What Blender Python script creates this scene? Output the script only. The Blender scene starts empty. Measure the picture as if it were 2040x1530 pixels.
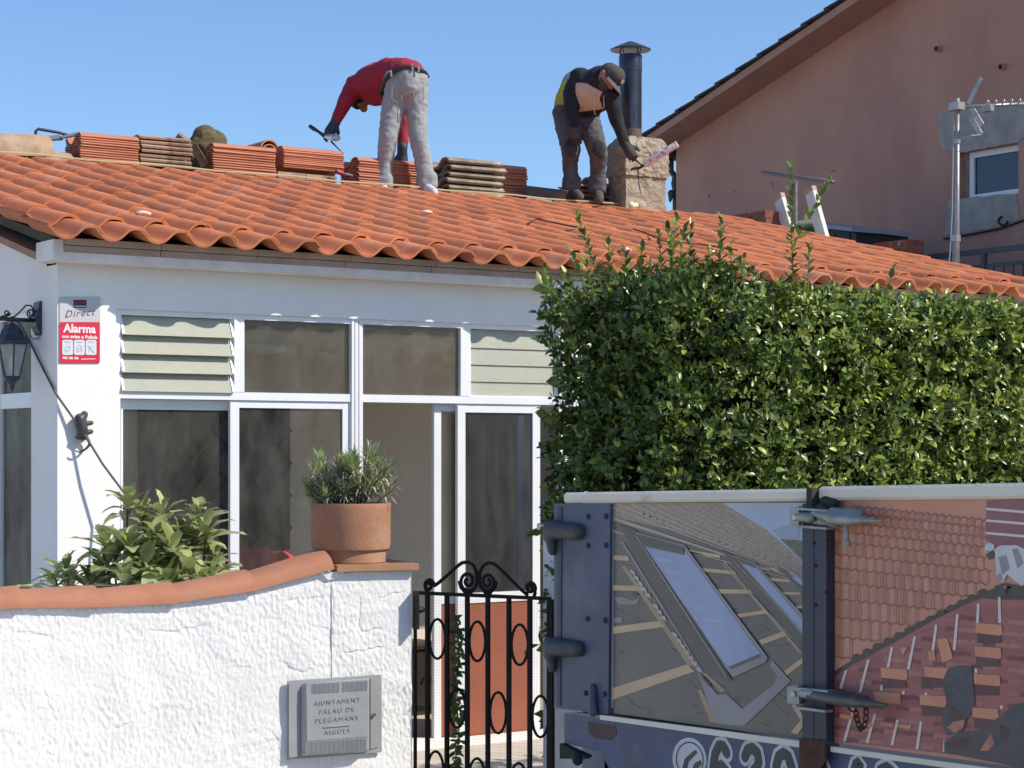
import bpy, math, random
import numpy as np
from mathutils import Vector, Matrix, noise as mnoise
random.seed(7); np.random.seed(7)
PI = math.pi
scene = bpy.context.scene
COL = scene.collection

# ------------------------------------------------------------------ camera, sky, sun, exposure
CAMZ = 1.8
YAW = math.radians(33.69)
CY, SY = math.cos(YAW), math.sin(YAW)
FWD = Vector((SY, CY, 0)); RIGHT = Vector((CY, -SY, 0)); UP = Vector((0, 0, 1))
CAM = Vector((0, 0, CAMZ))
FPX = 4000.0
cd = bpy.data.cameras.new('camera'); cam = bpy.data.objects.new('camera', cd); COL.objects.link(cam)
cam.location = CAM; cam.rotation_euler = (PI / 2, 0, -YAW)
cd.sensor_width = 36.0; cd.lens = 36.0 * FPX / 2040.0
cd.shift_y = (898 - 765) / 2040.0
cd.clip_start = 0.05; cd.clip_end = 3000
scene.camera = cam

SUN_EL = math.radians(41.0); SUN_ROT = math.radians(138.0)
to_sun = Vector((math.sin(SUN_ROT) * math.cos(SUN_EL), math.cos(SUN_ROT) * math.cos(SUN_EL), math.sin(SUN_EL)))
world = bpy.data.worlds.new("World"); scene.world = world; world.use_nodes = True
wn = world.node_tree.nodes; wl = world.node_tree.links
bg = wn['Background']
sky = wn.new('ShaderNodeTexSky'); sky.sky_type = 'NISHITA'; sky.sun_disc = False
sky.sun_elevation = SUN_EL; sky.sun_rotation = SUN_ROT; sky.altitude = 100
sky.air_density = 1.0; sky.dust_density = 0.5; sky.ozone_density = 2.0
tint = wn.new('ShaderNodeVectorMath'); tint.operation = 'MULTIPLY'; tint.inputs[1].default_value = (0.63, 0.765, 0.95)   # the clear polarised blue of the day
wl.new(sky.outputs['Color'], tint.inputs[0]); wl.new(tint.outputs[0], bg.inputs['Color']); bg.inputs['Strength'].default_value = 0.14
sl = bpy.data.lights.new('sun', 'SUN'); sl.energy = 4.1; sl.angle = math.radians(0.53); sl.color = (1.0, 0.925, 0.80)
sun = bpy.data.objects.new('sun', sl); COL.objects.link(sun)
sun.rotation_euler = (-to_sun).to_track_quat('-Z', 'Y').to_euler(); sun.location = (10, -10, 20)
scene.view_settings.view_transform = 'Standard'; scene.view_settings.look = 'None'
scene.view_settings.exposure = 0.35; scene.view_settings.gamma = 1.0
scene.render.engine = 'CYCLES'
scene.cycles.max_bounces = 8; scene.cycles.transparent_max_bounces = 12
scene.cycles.caustics_reflective = False; scene.cycles.caustics_refractive = False

# ------------------------------------------------------------------ layout helpers
def ray(px, py):
    return FWD + RIGHT * ((px - 1020) / FPX) + UP * ((898 - py) / FPX)
def atY(px, py, Y):
    r = ray(px, py); return CAM + r * (Y / r.y)
def atX(px, py, X):
    r = ray(px, py); return CAM + r * (X / r.x)
def atZ(px, py, Z):
    r = ray(px, py); return CAM + r * ((Z - CAMZ) / r.z)
def atT(px, py, t):
    return CAM + ray(px, py) * t
def atPlane(px, py, P0, N):
    r = ray(px, py); return CAM + r * ((Vector(P0) - CAM).dot(N) / r.dot(N))

# ------------------------------------------------------------------ materials
def srgb(r, g, b):
    f = lambda c: (c / 255 / 12.92) if c / 255 <= 0.04045 else ((c / 255 + 0.055) / 1.055) ** 2.4
    return (f(r), f(g), f(b))
def mat(name, c1, c2=None, scale=6.0, rough=0.6, bump=0.0, bscale=40.0, metal=0.0, detail=5.0, lo=0.35, hi=0.65,
        attr=None, attr_amt=0.35, c3=None, scale3=1.5, lo3=0.55, hi3=0.75, stretch=None, trans=0.0, spec=0.5, coat=0.0,
        bdist=0.02, bump2=0.0, bscale2=8.0):
    m = bpy.data.materials.new(name); m.use_nodes = True
    nt = m.node_tree; N = nt.nodes; L = nt.links
    p = N['Principled BSDF']; p.inputs['Roughness'].default_value = rough; p.inputs['Metallic'].default_value = metal
    p.inputs['Specular IOR Level'].default_value = spec
    if coat: p.inputs['Coat Weight'].default_value = coat
    tc = N.new('ShaderNodeTexCoord'); src = tc.outputs['Object']
    if stretch:
        mp = N.new('ShaderNodeMapping'); mp.inputs['Scale'].default_value = stretch
        L.new(src, mp.inputs['Vector']); src = mp.outputs['Vector']
    def nz(s, d=detail):
        n = N.new('ShaderNodeTexNoise'); n.inputs['Scale'].default_value = s; n.inputs['Detail'].default_value = d
        n.inputs['Roughness'].default_value = 0.6
        L.new(src, n.inputs['Vector']); return n.outputs['Fac']
    def rng(o, a, b):
        r = N.new('ShaderNodeMapRange'); r.inputs['From Min'].default_value = a; r.inputs['From Max'].default_value = b
        L.new(o, r.inputs['Value']); return r.outputs['Result']
    def mix(fac, a, b, mode='MIX'):
        x = N.new('ShaderNodeMix'); x.data_type = 'RGBA'; x.blend_type = mode
        if hasattr(fac, 'links'): L.new(fac, x.inputs['Factor'])
        else: x.inputs['Factor'].default_value = fac
        for v, k in ((a, 'A'), (b, 'B')):
            sk = [i for i in x.inputs if i.name == k and i.type == 'RGBA'][0]
            if hasattr(v, 'links'): L.new(v, sk)
            else: sk.default_value = (*v, 1)
        return [o for o in x.outputs if o.type == 'RGBA'][0]
    col = None
    if c2 is not None: col = mix(rng(nz(scale), lo, hi), c1, c2)
    if c3 is not None: col = mix(rng(nz(scale3, 8.0), lo3, hi3), col if col is not None else c1, c3)
    if attr:
        a = N.new('ShaderNodeAttribute'); a.attribute_name = attr
        r = N.new('ShaderNodeMapRange'); r.inputs['To Min'].default_value = 1 - attr_amt; r.inputs['To Max'].default_value = 1 + attr_amt
        L.new(a.outputs['Fac'], r.inputs['Value'])
        v = N.new('ShaderNodeVectorMath'); v.operation = 'SCALE'
        if col is not None: L.new(col, v.inputs[0])
        else: v.inputs[0].default_value = c1
        L.new(r.outputs['Result'], v.inputs['Scale']); col = v.outputs[0]
    if col is not None: L.new(col, p.inputs['Base Color'])
    else: p.inputs['Base Color'].default_value = (*c1, 1)
    if bump:
        b = N.new('ShaderNodeBump'); b.inputs['Strength'].default_value = bump; b.inputs['Distance'].default_value = bdist
        L.new(nz(bscale, 6.0), b.inputs['Height'])
        if bump2:
            b2 = N.new('ShaderNodeBump'); b2.inputs['Strength'].default_value = bump2; b2.inputs['Distance'].default_value = bdist * 2
            L.new(nz(bscale2, 4.0), b2.inputs['Height']); L.new(b.outputs['Normal'], b2.inputs['Normal'])
            L.new(b2.outputs['Normal'], p.inputs['Normal'])
        else: L.new(b.outputs['Normal'], p.inputs['Normal'])
    if trans:
        t = N.new('ShaderNodeBsdfTranslucent'); ms = N.new('ShaderNodeMixShader'); ms.inputs[0].default_value = trans
        if col is not None: L.new(col, t.inputs['Color'])
        else: t.inputs['Color'].default_value = (*c1, 1)
        out = N['Material Output']
        L.new(p.outputs[0], ms.inputs[1]); L.new(t.outputs[0], ms.inputs[2]); L.new(ms.outputs[0], out.inputs['Surface'])
    return m
def glass(name, dirt=0.15, dirtcol=(0.5, 0.5, 0.45), tint=(0.9, 0.92, 0.9), sc=(3, 3, 1.2), refl=0.3):
    """window glass: clear, with a fresnel reflection and a blotchy film of dust"""
    m = bpy.data.materials.new(name); m.use_nodes = True
    nt = m.node_tree; N = nt.nodes; L = nt.links
    N.remove(N['Principled BSDF']); out = N['Material Output']
    tr = N.new('ShaderNodeBsdfTransparent'); tr.inputs['Color'].default_value = (*tint, 1)
    gl = N.new('ShaderNodeBsdfGlossy'); gl.inputs['Roughness'].default_value = 0.03
    gl.inputs['Color'].default_value = (refl, refl, refl, 1)
    df = N.new('ShaderNodeBsdfDiffuse'); df.inputs['Color'].default_value = (*dirtcol, 1)
    fr = N.new('ShaderNodeFresnel'); fr.inputs['IOR'].default_value = 1.45
    m1 = N.new('ShaderNodeMixShader'); L.new(fr.outputs[0], m1.inputs[0]); L.new(tr.outputs[0], m1.inputs[1]); L.new(gl.outputs[0], m1.inputs[2])
    tc = N.new('ShaderNodeTexCoord'); mp = N.new('ShaderNodeMapping'); mp.inputs['Scale'].default_value = sc
    L.new(tc.outputs['Object'], mp.inputs['Vector'])
    nz = N.new('ShaderNodeTexNoise'); nz.inputs['Scale'].default_value = 2.0; nz.inputs['Detail'].default_value = 9; nz.inputs['Roughness'].default_value = 0.65
    L.new(mp.outputs['Vector'], nz.inputs['Vector'])
    r = N.new('ShaderNodeMapRange'); r.inputs['From Min'].default_value = 0.3; r.inputs['From Max'].default_value = 0.75
    r.inputs['To Min'].default_value = dirt * 0.3; r.inputs['To Max'].default_value = dirt * 1.6
    L.new(nz.outputs['Fac'], r.inputs['Value'])
    m2 = N.new('ShaderNodeMixShader'); L.new(r.outputs['Result'], m2.inputs[0]); L.new(m1.outputs[0], m2.inputs[1]); L.new(df.outputs[0], m2.inputs[2])
    L.new(m2.outputs[0], out.inputs['Surface'])
    return m

# ------------------------------------------------------------------ mesh building (world coordinates)
class MB:
    def __init__(self): self.v = []; self.f = []; self.m = []; self.t = []; self.mi = 0; self.tint = 0.5
    def add(self, vs, fs):
        o = len(self.v); self.v += [tuple(x) for x in vs]
        for f in fs:
            self.f.append(tuple(i + o for i in f)); self.m.append(self.mi); self.t.append(self.tint)
    def box(self, lo, hi, M=None):
        (x0, y0, z0), (x1, y1, z1) = lo, hi
        vs = [Vector(p) for p in ((x0, y0, z0), (x1, y0, z0), (x1, y1, z0), (x0, y1, z0), (x0, y0, z1), (x1, y0, z1), (x1, y1, z1), (x0, y1, z1))]
        if M is not None: vs = [M @ p for p in vs]
        self.add(vs, [(0, 3, 2, 1), (4, 5, 6, 7), (0, 1, 5, 4), (1, 2, 6, 5), (2, 3, 7, 6), (3, 0, 4, 7)])
    def obox(self, c, ax, ay, az, sx, sy, sz):
        """box centred at c along three axes"""
        c = Vector(c); M = Matrix(((ax[0], ay[0], az[0], c[0]), (ax[1], ay[1], az[1], c[1]), (ax[2], ay[2], az[2], c[2]), (0, 0, 0, 1)))
        self.box((-sx / 2, -sy / 2, -sz / 2), (sx / 2, sy / 2, sz / 2), M)
    def beam(self, p0, p1, w, h, up=(0, 0, 1)):
        p0 = Vector(p0); p1 = Vector(p1); d = (p1 - p0); l = d.length; d.normalize()
        u = Vector(up); s = d.cross(u).normalized(); u = s.cross(d).normalized()
        self.obox((p0 + p1) / 2, d, s, u, l, w, h)
    def poly(self, pts): self.add(pts, [tuple(range(len(pts)))])
    def prism(self, pts, off):
        n = len(pts); off = Vector(off); a = [Vector(p) for p in pts]; b = [p + off for p in a]
        self.add(a + b, [tuple(range(n)), tuple(range(2 * n - 1, n - 1, -1))] + [(i, i + n, (i + 1) % n + n, (i + 1) % n) for i in range(n)])
    def tube(self, pts, r, n=8, closed=False, cap=True):
        pts = [Vector(p) for p in pts]; k = len(pts)
        rs = r if isinstance(r, (list, tuple)) else [r] * k
        rings = []; ref = None
        for i, p in enumerate(pts):
            if closed: d = pts[(i + 1) % k] - pts[i - 1]
            else: d = pts[min(i + 1, k - 1)] - pts[max(i - 1, 0)]
            if d.length < 1e-9: d = Vector((0, 0, 1))
            d.normalize()
            if ref is None: ref = Vector((0, 0, 1)) if abs(d.z) < 0.9 else Vector((1, 0, 0))
            a = ref - d * ref.dot(d)
            if a.length < 1e-6: a = d.orthogonal()
            a.normalize(); ref = a; b = d.cross(a)
            rings.append([p + (a * math.cos(2 * PI * j / n) + b * math.sin(2 * PI * j / n)) * rs[i] for j in range(n)])
        vs = [q for rg in rings for q in rg]; fs = []
        for i in range(k if closed else k - 1):
            i2 = (i + 1) % k
            for j in range(n): fs.append((i * n + j, i * n + (j + 1) % n, i2 * n + (j + 1) % n, i2 * n + j))
        if cap and not closed: fs += [tuple(range(n - 1, -1, -1)), tuple((k - 1) * n + j for j in range(n))]
        self.add(vs, fs)
    def lathe(self, c, prof, n=24, axis=(0, 0, 1), cap=True):
        """prof: list of (radius, height along axis)"""
        c = Vector(c); ax = Vector(axis).normalized(); a = ax.orthogonal().normalized(); b = ax.cross(a); vs = []; fs = []
        for r, h in prof:
            for j in range(n): vs.append(c + ax * h + (a * math.cos(2 * PI * j / n) + b * math.sin(2 * PI * j / n)) * r)
        for i in range(len(prof) - 1):
            for j in range(n): fs.append((i * n + j, i * n + (j + 1) % n, (i + 1) * n + (j + 1) % n, (i + 1) * n + j))
        if cap:
            fs.append(tuple(range(n - 1, -1, -1))); fs.append(tuple((len(prof) - 1) * n + j for j in range(n)))
        self.add(vs, fs)
    def ball(self, c, r, nu=14, nv=9, M=None):
        c = Vector(c); rx, ry, rz = (r, r, r) if not isinstance(r, (tuple, list)) else r; vs = []; fs = []
        R = M if M is not None else Matrix.Identity(3)
        for i in range(1, nv):
            th = PI * i / nv
            for j in range(nu):
                ph = 2 * PI * j / nu
                vs.append(c + R @ Vector((rx * math.sin(th) * math.cos(ph), ry * math.sin(th) * math.sin(ph), rz * math.cos(th))))
        t = len(vs); vs.append(c + R @ Vector((0, 0, rz))); vs.append(c + R @ Vector((0, 0, -rz)))
        for i in range(nv - 2):
            for j in range(nu): fs.append((i * nu + j, (i + 1) * nu + j, (i + 1) * nu + (j + 1) % nu, i * nu + (j + 1) % nu))
        for j in range(nu):
            fs.append((t, j, (j + 1) % nu)); fs.append((t + 1, (nv - 2) * nu + (j + 1) % nu, (nv - 2) * nu + j))
        self.add(vs, fs)
    def cone(self, p0, r0, p1, r1, n=14, caps=4):
        """rounded tapered capsule as one closed surface"""
        p0 = Vector(p0); p1 = Vector(p1); d = (p1 - p0)
        d = d.normalized() if d.length > 1e-6 else Vector((0, 0, 1))
        pts = []; rs = []
        for i in range(caps):
            a = PI / 2 * (1 - i / caps); pts.append(p0 - d * r0 * math.sin(a)); rs.append(max(r0 * math.cos(a), r0 * 0.05))
        pts.append(p0); rs.append(r0); pts.append(p1); rs.append(r1)
        for i in range(1, caps + 1):
            a = PI / 2 * i / caps; pts.append(p1 + d * r1 * math.sin(a)); rs.append(max(r1 * math.cos(a), r1 * 0.05))
        self.tube(pts, rs, n)
    def mesh(self, name, mats, origin=(0, 0, 0), smooth=False):
        me = bpy.data.meshes.new(name); o = Vector(origin)
        va = np.array(self.v, dtype=float).reshape(-1, 3) - np.array(o)
        me.from_pydata(va.tolist(), [], self.f)
        for m in (mats if isinstance(mats, (list, tuple)) else [mats]): me.materials.append(m)
        me.polygons.foreach_set('material_index', np.array(self.m, dtype=np.int32))
        if smooth: me.polygons.foreach_set('use_smooth', np.ones(len(self.f), dtype=bool))
        at = me.attributes.new('tint', 'FLOAT', 'FACE'); at.data.foreach_set('value', np.array(self.t, dtype=np.float32))
        me.update(); return me
    def build(self, name, mats, parent=None, origin=None, smooth=False, autosmooth=None):
        if parent is not None: origin = world_of(parent)
        elif origin is None:
            a = np.array(self.v); origin = ((a[:, 0].min() + a[:, 0].max()) / 2, (a[:, 1].min() + a[:, 1].max()) / 2, a[:, 2].min())
        me = self.mesh(name, mats, origin, smooth)
        if autosmooth: me.set_sharp_from_angle(angle=math.radians(autosmooth)) if smooth else None
        ob = bpy.data.objects.new(name, me); COL.objects.link(ob)
        if parent is not None: ob.parent = parent
        else: ob.location = origin
        return ob
def world_of(o):
    p = Vector((0, 0, 0))
    while o is not None: p += o.location; o = o.parent
    return p
def tag(o, label=None, cat=None, group=None, kind=None):
    if label: o['label'] = label
    if cat: o['category'] = cat
    if label and not kind: o['kind'] = 'thing'
    if group: o['group'] = group
    if kind: o['kind'] = kind
    return o
def thing(name, label, cat, loc, group=None):
    o = bpy.data.objects.new(name, None); COL.objects.link(o); o.location = loc; o.empty_display_size = 0.1
    return tag(o, label, cat, group)
def link_mesh(name, me, parent):
    ob = bpy.data.objects.new(name, me); COL.objects.link(ob); ob.parent = parent; return ob
def text_data(s, size, extrude=0.002, offset=0.0, shear=0.0, spacing=1.0, align='CENTER'):
    cu = bpy.data.curves.new('lettering', 'FONT'); cu.body = s; cu.size = size; cu.extrude = extrude; cu.offset = offset
    cu.shear = shear; cu.align_x = align; cu.align_y = 'CENTER'; cu.space_character = spacing; cu.resolution_u = 3
    ob = bpy.data.objects.new('lettering', cu); COL.objects.link(ob)
    dg = bpy.context.evaluated_depsgraph_get(); dg.update()
    me = ob.evaluated_get(dg).to_mesh()
    vs = [v.co.copy() for v in me.vertices]; fs = [tuple(p.vertices) for p in me.polygons]
    ob.evaluated_get(dg).to_mesh_clear(); bpy.data.objects.remove(ob); bpy.data.curves.remove(cu)
    return vs, fs
def text_on(mb, s, size, P, ax, ay, az, **k):
    """lettering whose middle sits at P, reading along ax, upright along ay, raised along az"""
    vs, fs = text_data(s, size, **k); P = Vector(P); ax, ay, az = Vector(ax), Vector(ay), Vector(az)
    mb.add([P + ax * v.x + ay * v.y + az * v.z for v in vs], fs)
def blob(name, mb, mats, parent, voxel=0.012, smooth=6, wrinkle=0.0, wscale=14.0, paint=None, wdir=(1, 1, 1)):
    """grow one continuous surface over overlapping tapered volumes"""
    me = mb.mesh('tmp', mats[0]); ob = bpy.data.objects.new('tmp', me); COL.objects.link(ob)
    r = ob.modifiers.new('r', 'REMESH'); r.mode = 'VOXEL'; r.voxel_size = voxel
    s = ob.modifiers.new('s', 'SMOOTH'); s.factor = 0.5; s.iterations = smooth
    dg = bpy.context.evaluated_depsgraph_get(); dg.update()
    e = ob.evaluated_get(dg).to_mesh()
    n = len(e.vertices); co = np.empty(n * 3); e.vertices.foreach_get('co', co); co = co.reshape(-1, 3)
    no = np.empty(n * 3); e.vertices.foreach_get('normal', no); no = no.reshape(-1, 3)
    fs = [tuple(p.vertices) for p in e.polygons]
    ob.evaluated_get(dg).to_mesh_clear(); bpy.data.objects.remove(ob); bpy.data.meshes.remove(me)
    if wrinkle:
        w = np.array(wdir)
        for i in range(n):
            p = Vector(co[i] * w) * wscale
            h = mnoise.noise(p) + 0.5 * mnoise.noise(p * 2.1 + Vector((5, 1, 2)))
            rd = 1 - abs(mnoise.noise(p * 0.8 + Vector((3, 9, 4)))) * 2
            co[i] += no[i] * wrinkle * (0.6 * h + 0.7 * rd - 0.3)
    out = MB(); out.v = [tuple(c) for c in co]
    for f in fs:
        c = co[list(f)].mean(axis=0); out.f.append(f); out.t.append(0.5)
        out.m.append(paint(Vector(c)) if paint else 0)
    return out.build(name, mats, parent, smooth=True)
# ------------------------------------------------------------------ shared materials
M_WHITE = mat('white_plaster', (0.85, 0.835, 0.80), (0.77, 0.755, 0.72), 3, 0.85, 0.25, 90, lo=0.4, hi=0.8, bdist=0.006, c3=(0.60, 0.58, 0.54), scale3=2.2, lo3=0.62, hi3=0.85)
M_ALU = mat('white_aluminium', (0.80, 0.81, 0.82), (0.74, 0.75, 0.76), 5, 0.35, lo=0.3, hi=0.8)
M_FASCIA = mat('weathered_brick', (0.56, 0.46, 0.38), (0.46, 0.37, 0.30), 5, 0.85, 0.3, 60, c3=(0.40, 0.28, 0.22), scale3=3)
M_MOULD = mat('painted_moulding', (0.84, 0.82, 0.78), (0.70, 0.67, 0.62), 7, 0.8, 0.3, 50, c3=(0.42, 0.32, 0.26), scale3=9, lo3=0.66, hi3=0.72)
M_TILE = mat('terracotta', (0.56, 0.190, 0.072), (0.48, 0.150, 0.060), 9, 0.75, 0.15, 140, attr='tint', attr_amt=0.25, c3=(0.56, 0.30, 0.21), scale3=3.2, lo3=0.58, hi3=0.80, bdist=0.004)
M_DARK = mat('dark_void', (0.02, 0.018, 0.017), rough=0.9)
M_BEIGE = mat('beige_render', (0.78, 0.69, 0.56), (0.72, 0.64, 0.52), 3, 0.9, 0.2, 60)
M_GLASS = glass('dusty_glass', 0.10, (0.50, 0.47, 0.41), (0.97, 0.97, 0.95))
M_GLASSD = glass('grimy_glass', 0.08, (0.45, 0.44, 0.42), (0.97, 0.97, 0.96), sc=(6, 6, 1.2))
M_FROST = mat('frosted_glass', (0.62, 0.62, 0.50), (0.56, 0.58, 0.49), 6, 0.25, 0.3, 200, trans=0.35)
M_CONC = mat('concrete', (0.36, 0.35, 0.33), (0.28, 0.275, 0.26), 4, 0.9, 0.3, 50)

# ------------------------------------------------------------------ ground
g = MB(); g.add([(-400, -400, 0), (400, -400, 0), (400, 400, 0), (-400, 400, 0)], [(0, 1, 2, 3)])
tag(g.build('street_ground', mat('bounce_street', (0.57, 0.51, 0.43), (0.48, 0.43, 0.365), 3, 0.9, 0.3, 120), origin=(0, 0, 0)), kind='structure')  # unseen ground; pale warm colour chosen to bounce fill into the shade
g = MB(); g.box((0, 6.3, 0.0), (16.5, 22, 0.03))
tag(g.build('terrace_paving', mat('pale_paving', (0.62, 0.56, 0.48), (0.54, 0.48, 0.41), 5, 0.8, 0.2, 60), origin=(8, 12, 0)), kind='structure')

# ------------------------------------------------------------------ the white house
HX0, HX1, HY0, HY1 = 3.94, 11.85, 10.30, 18.0
EAVE_Y, EAVE_Z, PITCH, RIDGE_Y = 9.975, 2.936, 0.234, 14.16
RX0, RX1 = 3.80, 12.0
def zroof(y): return EAVE_Z + PITCH * (y - EAVE_Y) if y <= RIDGE_Y else EAVE_Z + PITCH * (2 * RIDGE_Y - EAVE_Y - y)
house = thing('white_house', 'white single storey house with terracotta tile roof and glazed front porch', 'house', (8, 14, 0))
YF = 10.32                                    # front face of the window frames
def fx(px, py=800, y=YF): return atY(px, py, y).x
WX0, WX1 = fx(228), fx(1136)
HEAD = 2.575
w = MB()
w.box((HX0, HY0, 0), (WX0, HY0 + 0.16, 2.90)); w.box((WX0, HY0, HEAD), (WX1, HY0 + 0.16, 2.90)); w.box((WX1, HY0, 0), (WX1 + .35, HY0 + 0.16, 2.90)); w.box((11.2, HY0, 0), (HX1, HY0 + 0.16, 2.90)); w.box((WX1 + .35, HY0, 0), (11.2, HY0 + 0.16, .9)); w.box((WX1 + .35, HY0, 2.5), (11.2, HY0 + 0.16, 2.90))  # includes an unseen opening behind the hedge, added to light the porch
sy0 = atX(62, 700, HX0).y; sy1 = sy0 + 1.15   # side window opening
w.box((HX0, HY0 + 0.16, 0), (HX0 + 0.16, sy0, 2.80)); w.box((HX0, sy0, HEAD), (HX0 + 0.16, sy1, 2.80)); w.box((HX0, sy0, 0), (HX0 + 0.16, sy1, 0.25))
w.box((HX0, sy1, 0), (HX0 + 0.16, HY1, 2.80))
w.prism([(HX0, HY0, 2.80), (HX0, RIDGE_Y, zroof(RIDGE_Y) - 0.16), (HX0, HY1, 2.80)], (0.16, 0, 0))
w.box((HX0 + 0.16, HY1 - 0.16, 0), (HX1, HY1, 2.80)); w.box((HX1 - 0.16, HY0 + 0.16, 0), (HX1, HY1 - 0.16, 2.80))
w.prism([(HX1, HY0, 2.80), (HX1, RIDGE_Y, zroof(RIDGE_Y) - 0.16), (HX1, HY1, 2.80)], (-0.16, 0, 0))
w.build('wall', M_WHITE, house)
# porch interior
BW = 11.95
i_ = MB(); i_.box((HX0 + 0.16, BW, 0.03), (HX1 - 0.16, BW + 0.12, 2.68)); i_.build('porch_back_wall', M_BEIGE, house)
i_ = MB(); i_.box((HX0 + 0.16, HY0 + 0.16, 2.68), (HX1 - 0.16, BW + 0.12, 2.74)); i_.build('porch_ceiling', mat('brown_ceiling', (0.76, 0.67, 0.55), (0.70, 0.61, 0.50), 4, 0.8), house)
i_ = MB()
for k in range(3): i_.box((HX0 + 0.16, 10.75 + 0.42 * k, 2.58), (HX1 - 0.16, 10.83 + 0.42 * k, 2.68))
i_.build('ceiling_beam', mat('brown_wood', (0.45, 0.36, 0.27), (0.38, 0.30, 0.22), 8, 0.7), house)
cl_ = thing('ceiling_lamp', 'pale dome ceiling lamp dimly seen through the upper porch pane', 'ceiling lamp', (atY(532, 684, 11.6).x, 11.6, 2.30))
q_ = MB(); q_.lathe((atY(532, 684, 11.6).x, 11.6, atY(532, 700, 11.6).z), [(.02, -.02), (.12, 0), (.14, .04), (.12, .06)], 20); q_.build('shade', M_ALU, cl_, smooth=True)
q_ = MB(); q_.tube([(atY(532, 684, 11.6).x, 11.6, atY(532, 690, 11.6).z), (atY(532, 684, 11.6).x, 11.6, 2.68)], .012, 8); q_.build('stem', M_ALU, cl_)
# dark interior window with its diamond grille
dx0, dx1 = atY(275, 900, BW).x, atY(574, 900, BW).x; dz0, dz1 = atY(420, 1100, BW).z, atY(420, 812, BW).z
wi = MB(); wi.box((dx0, BW - 0.03, dz0), (dx1, BW - 0.004, dz1)); wi = wi.build('inner_window', mat('dark_pane', (0.060, 0.052, 0.056), (0.035, 0.031, 0.036), 2, 0.6, spec=.2), house)
gr = MB(); sp = 0.17
n = int((dx1 - dx0 + dz1 - dz0) / sp) + 2
def clipseg(x0, z0, ddx, ddz):
    lo, hi = -9.0, 9.0
    for p, d, a, b in ((x0, ddx, dx0, dx1), (z0, ddz, dz0, dz1)):
        t0, t1 = (a - p) / d, (b - p) / d
        if t0 > t1: t0, t1 = t1, t0
        lo, hi = max(lo, t0), min(hi, t1)
    return (lo, hi) if hi > lo + 0.02 else None
for k in range(-n, n):
    for sgn in (1, -1):
        s = clipseg(dx0 + k * sp * 1.1, dz0 if sgn > 0 else dz1, 1.0, 1.15 * sgn)
        if s:
            P = lambda t: Vector((dx0 + k * sp * 1.1 + t, BW - 0.045, (dz0 if sgn > 0 else dz1) + 1.15 * sgn * t))
            gr.tube([P(s[0]), P(s[1])], 0.010, 5)
gr.build('window_grille', mat('black_iron_inside', (0.004, 0.004, 0.004), rough=0.9, spec=0.1), wi)
cu = MB(); cu.box((dx0 + 0.34, BW - 0.036, dz0 + 0.05), (dx0 + 0.62, BW - 0.031, dz1 - 0.08)); cu.build('curtain', mat('brown_curtain', (0.10, 0.075, 0.06), (0.07, 0.05, 0.04), 20, 0.9, stretch=(8, 1, 0.3)), wi)
d = MB(); d.box((atY(905, 900, BW).x, BW - 0.05, 0.03), (atY(1110, 900, BW).x, BW - 0.004, 2.06)); dd = d.build('inner_door', mat('dark_door', (0.055, 0.042, 0.036), (0.04, 0.03, 0.027), 5, 0.4), house)
# ---- glazing of the front
Z_T0, Z_T1, Z_P1 = 2.087, 2.132, 2.545
fr = MB()
def vpost(mb, pa, pb, z0, z1, y0=YF, y1=YF + 0.06): mb.box((fx(pa), y0, z0), (fx(pb), y1, z1))
vpost(fr, 228, 240, 0.03, HEAD); vpost(fr, 700, 722, 0.03, HEAD, YF - 0.006); vpost(fr, 1114, 1136, 0.03, HEAD)
for a, b in ((240, 700), (722, 1114)):
    vpost(fr, a, b, Z_P1, HEAD, YF + 0.002); vpost(fr, a, b, Z_T0, Z_T1, YF + 0.002)
vpost(fr, 467, 487, Z_T1, Z_P1); vpost(fr, 918, 937, Z_T1, Z_P1)
vpost(fr, 240, 700, 0.90, 0.95)
frame = fr.build('window_frame', M_ALU, house)
gv = MB(); x = (fx(708) + fx(714)) / 2
for pp in (706, 714): gv.box((fx(pp) - 0.0025, YF - 0.0075, 0.03), (fx(pp) + 0.0025, YF - 0.0055, HEAD - 0.01))
gv.build('frame_groove', mat('grey_joint', (0.30, 0.31, 0.33), rough=0.6), frame)
def pane(a, b, z0, z1, y, m=None, name='pane', par=None):
    p = MB(); p.box((fx(a, 700, y), y, z0), (fx(b, 700, y), y + 0.005, z1)); return p.build(name, m or M_GLASS, par or frame)
pane(487, 700, Z_T1, Z_P1, YF + 0.03); pane(722, 918, Z_T1, Z_P1, YF + 0.03)
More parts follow.
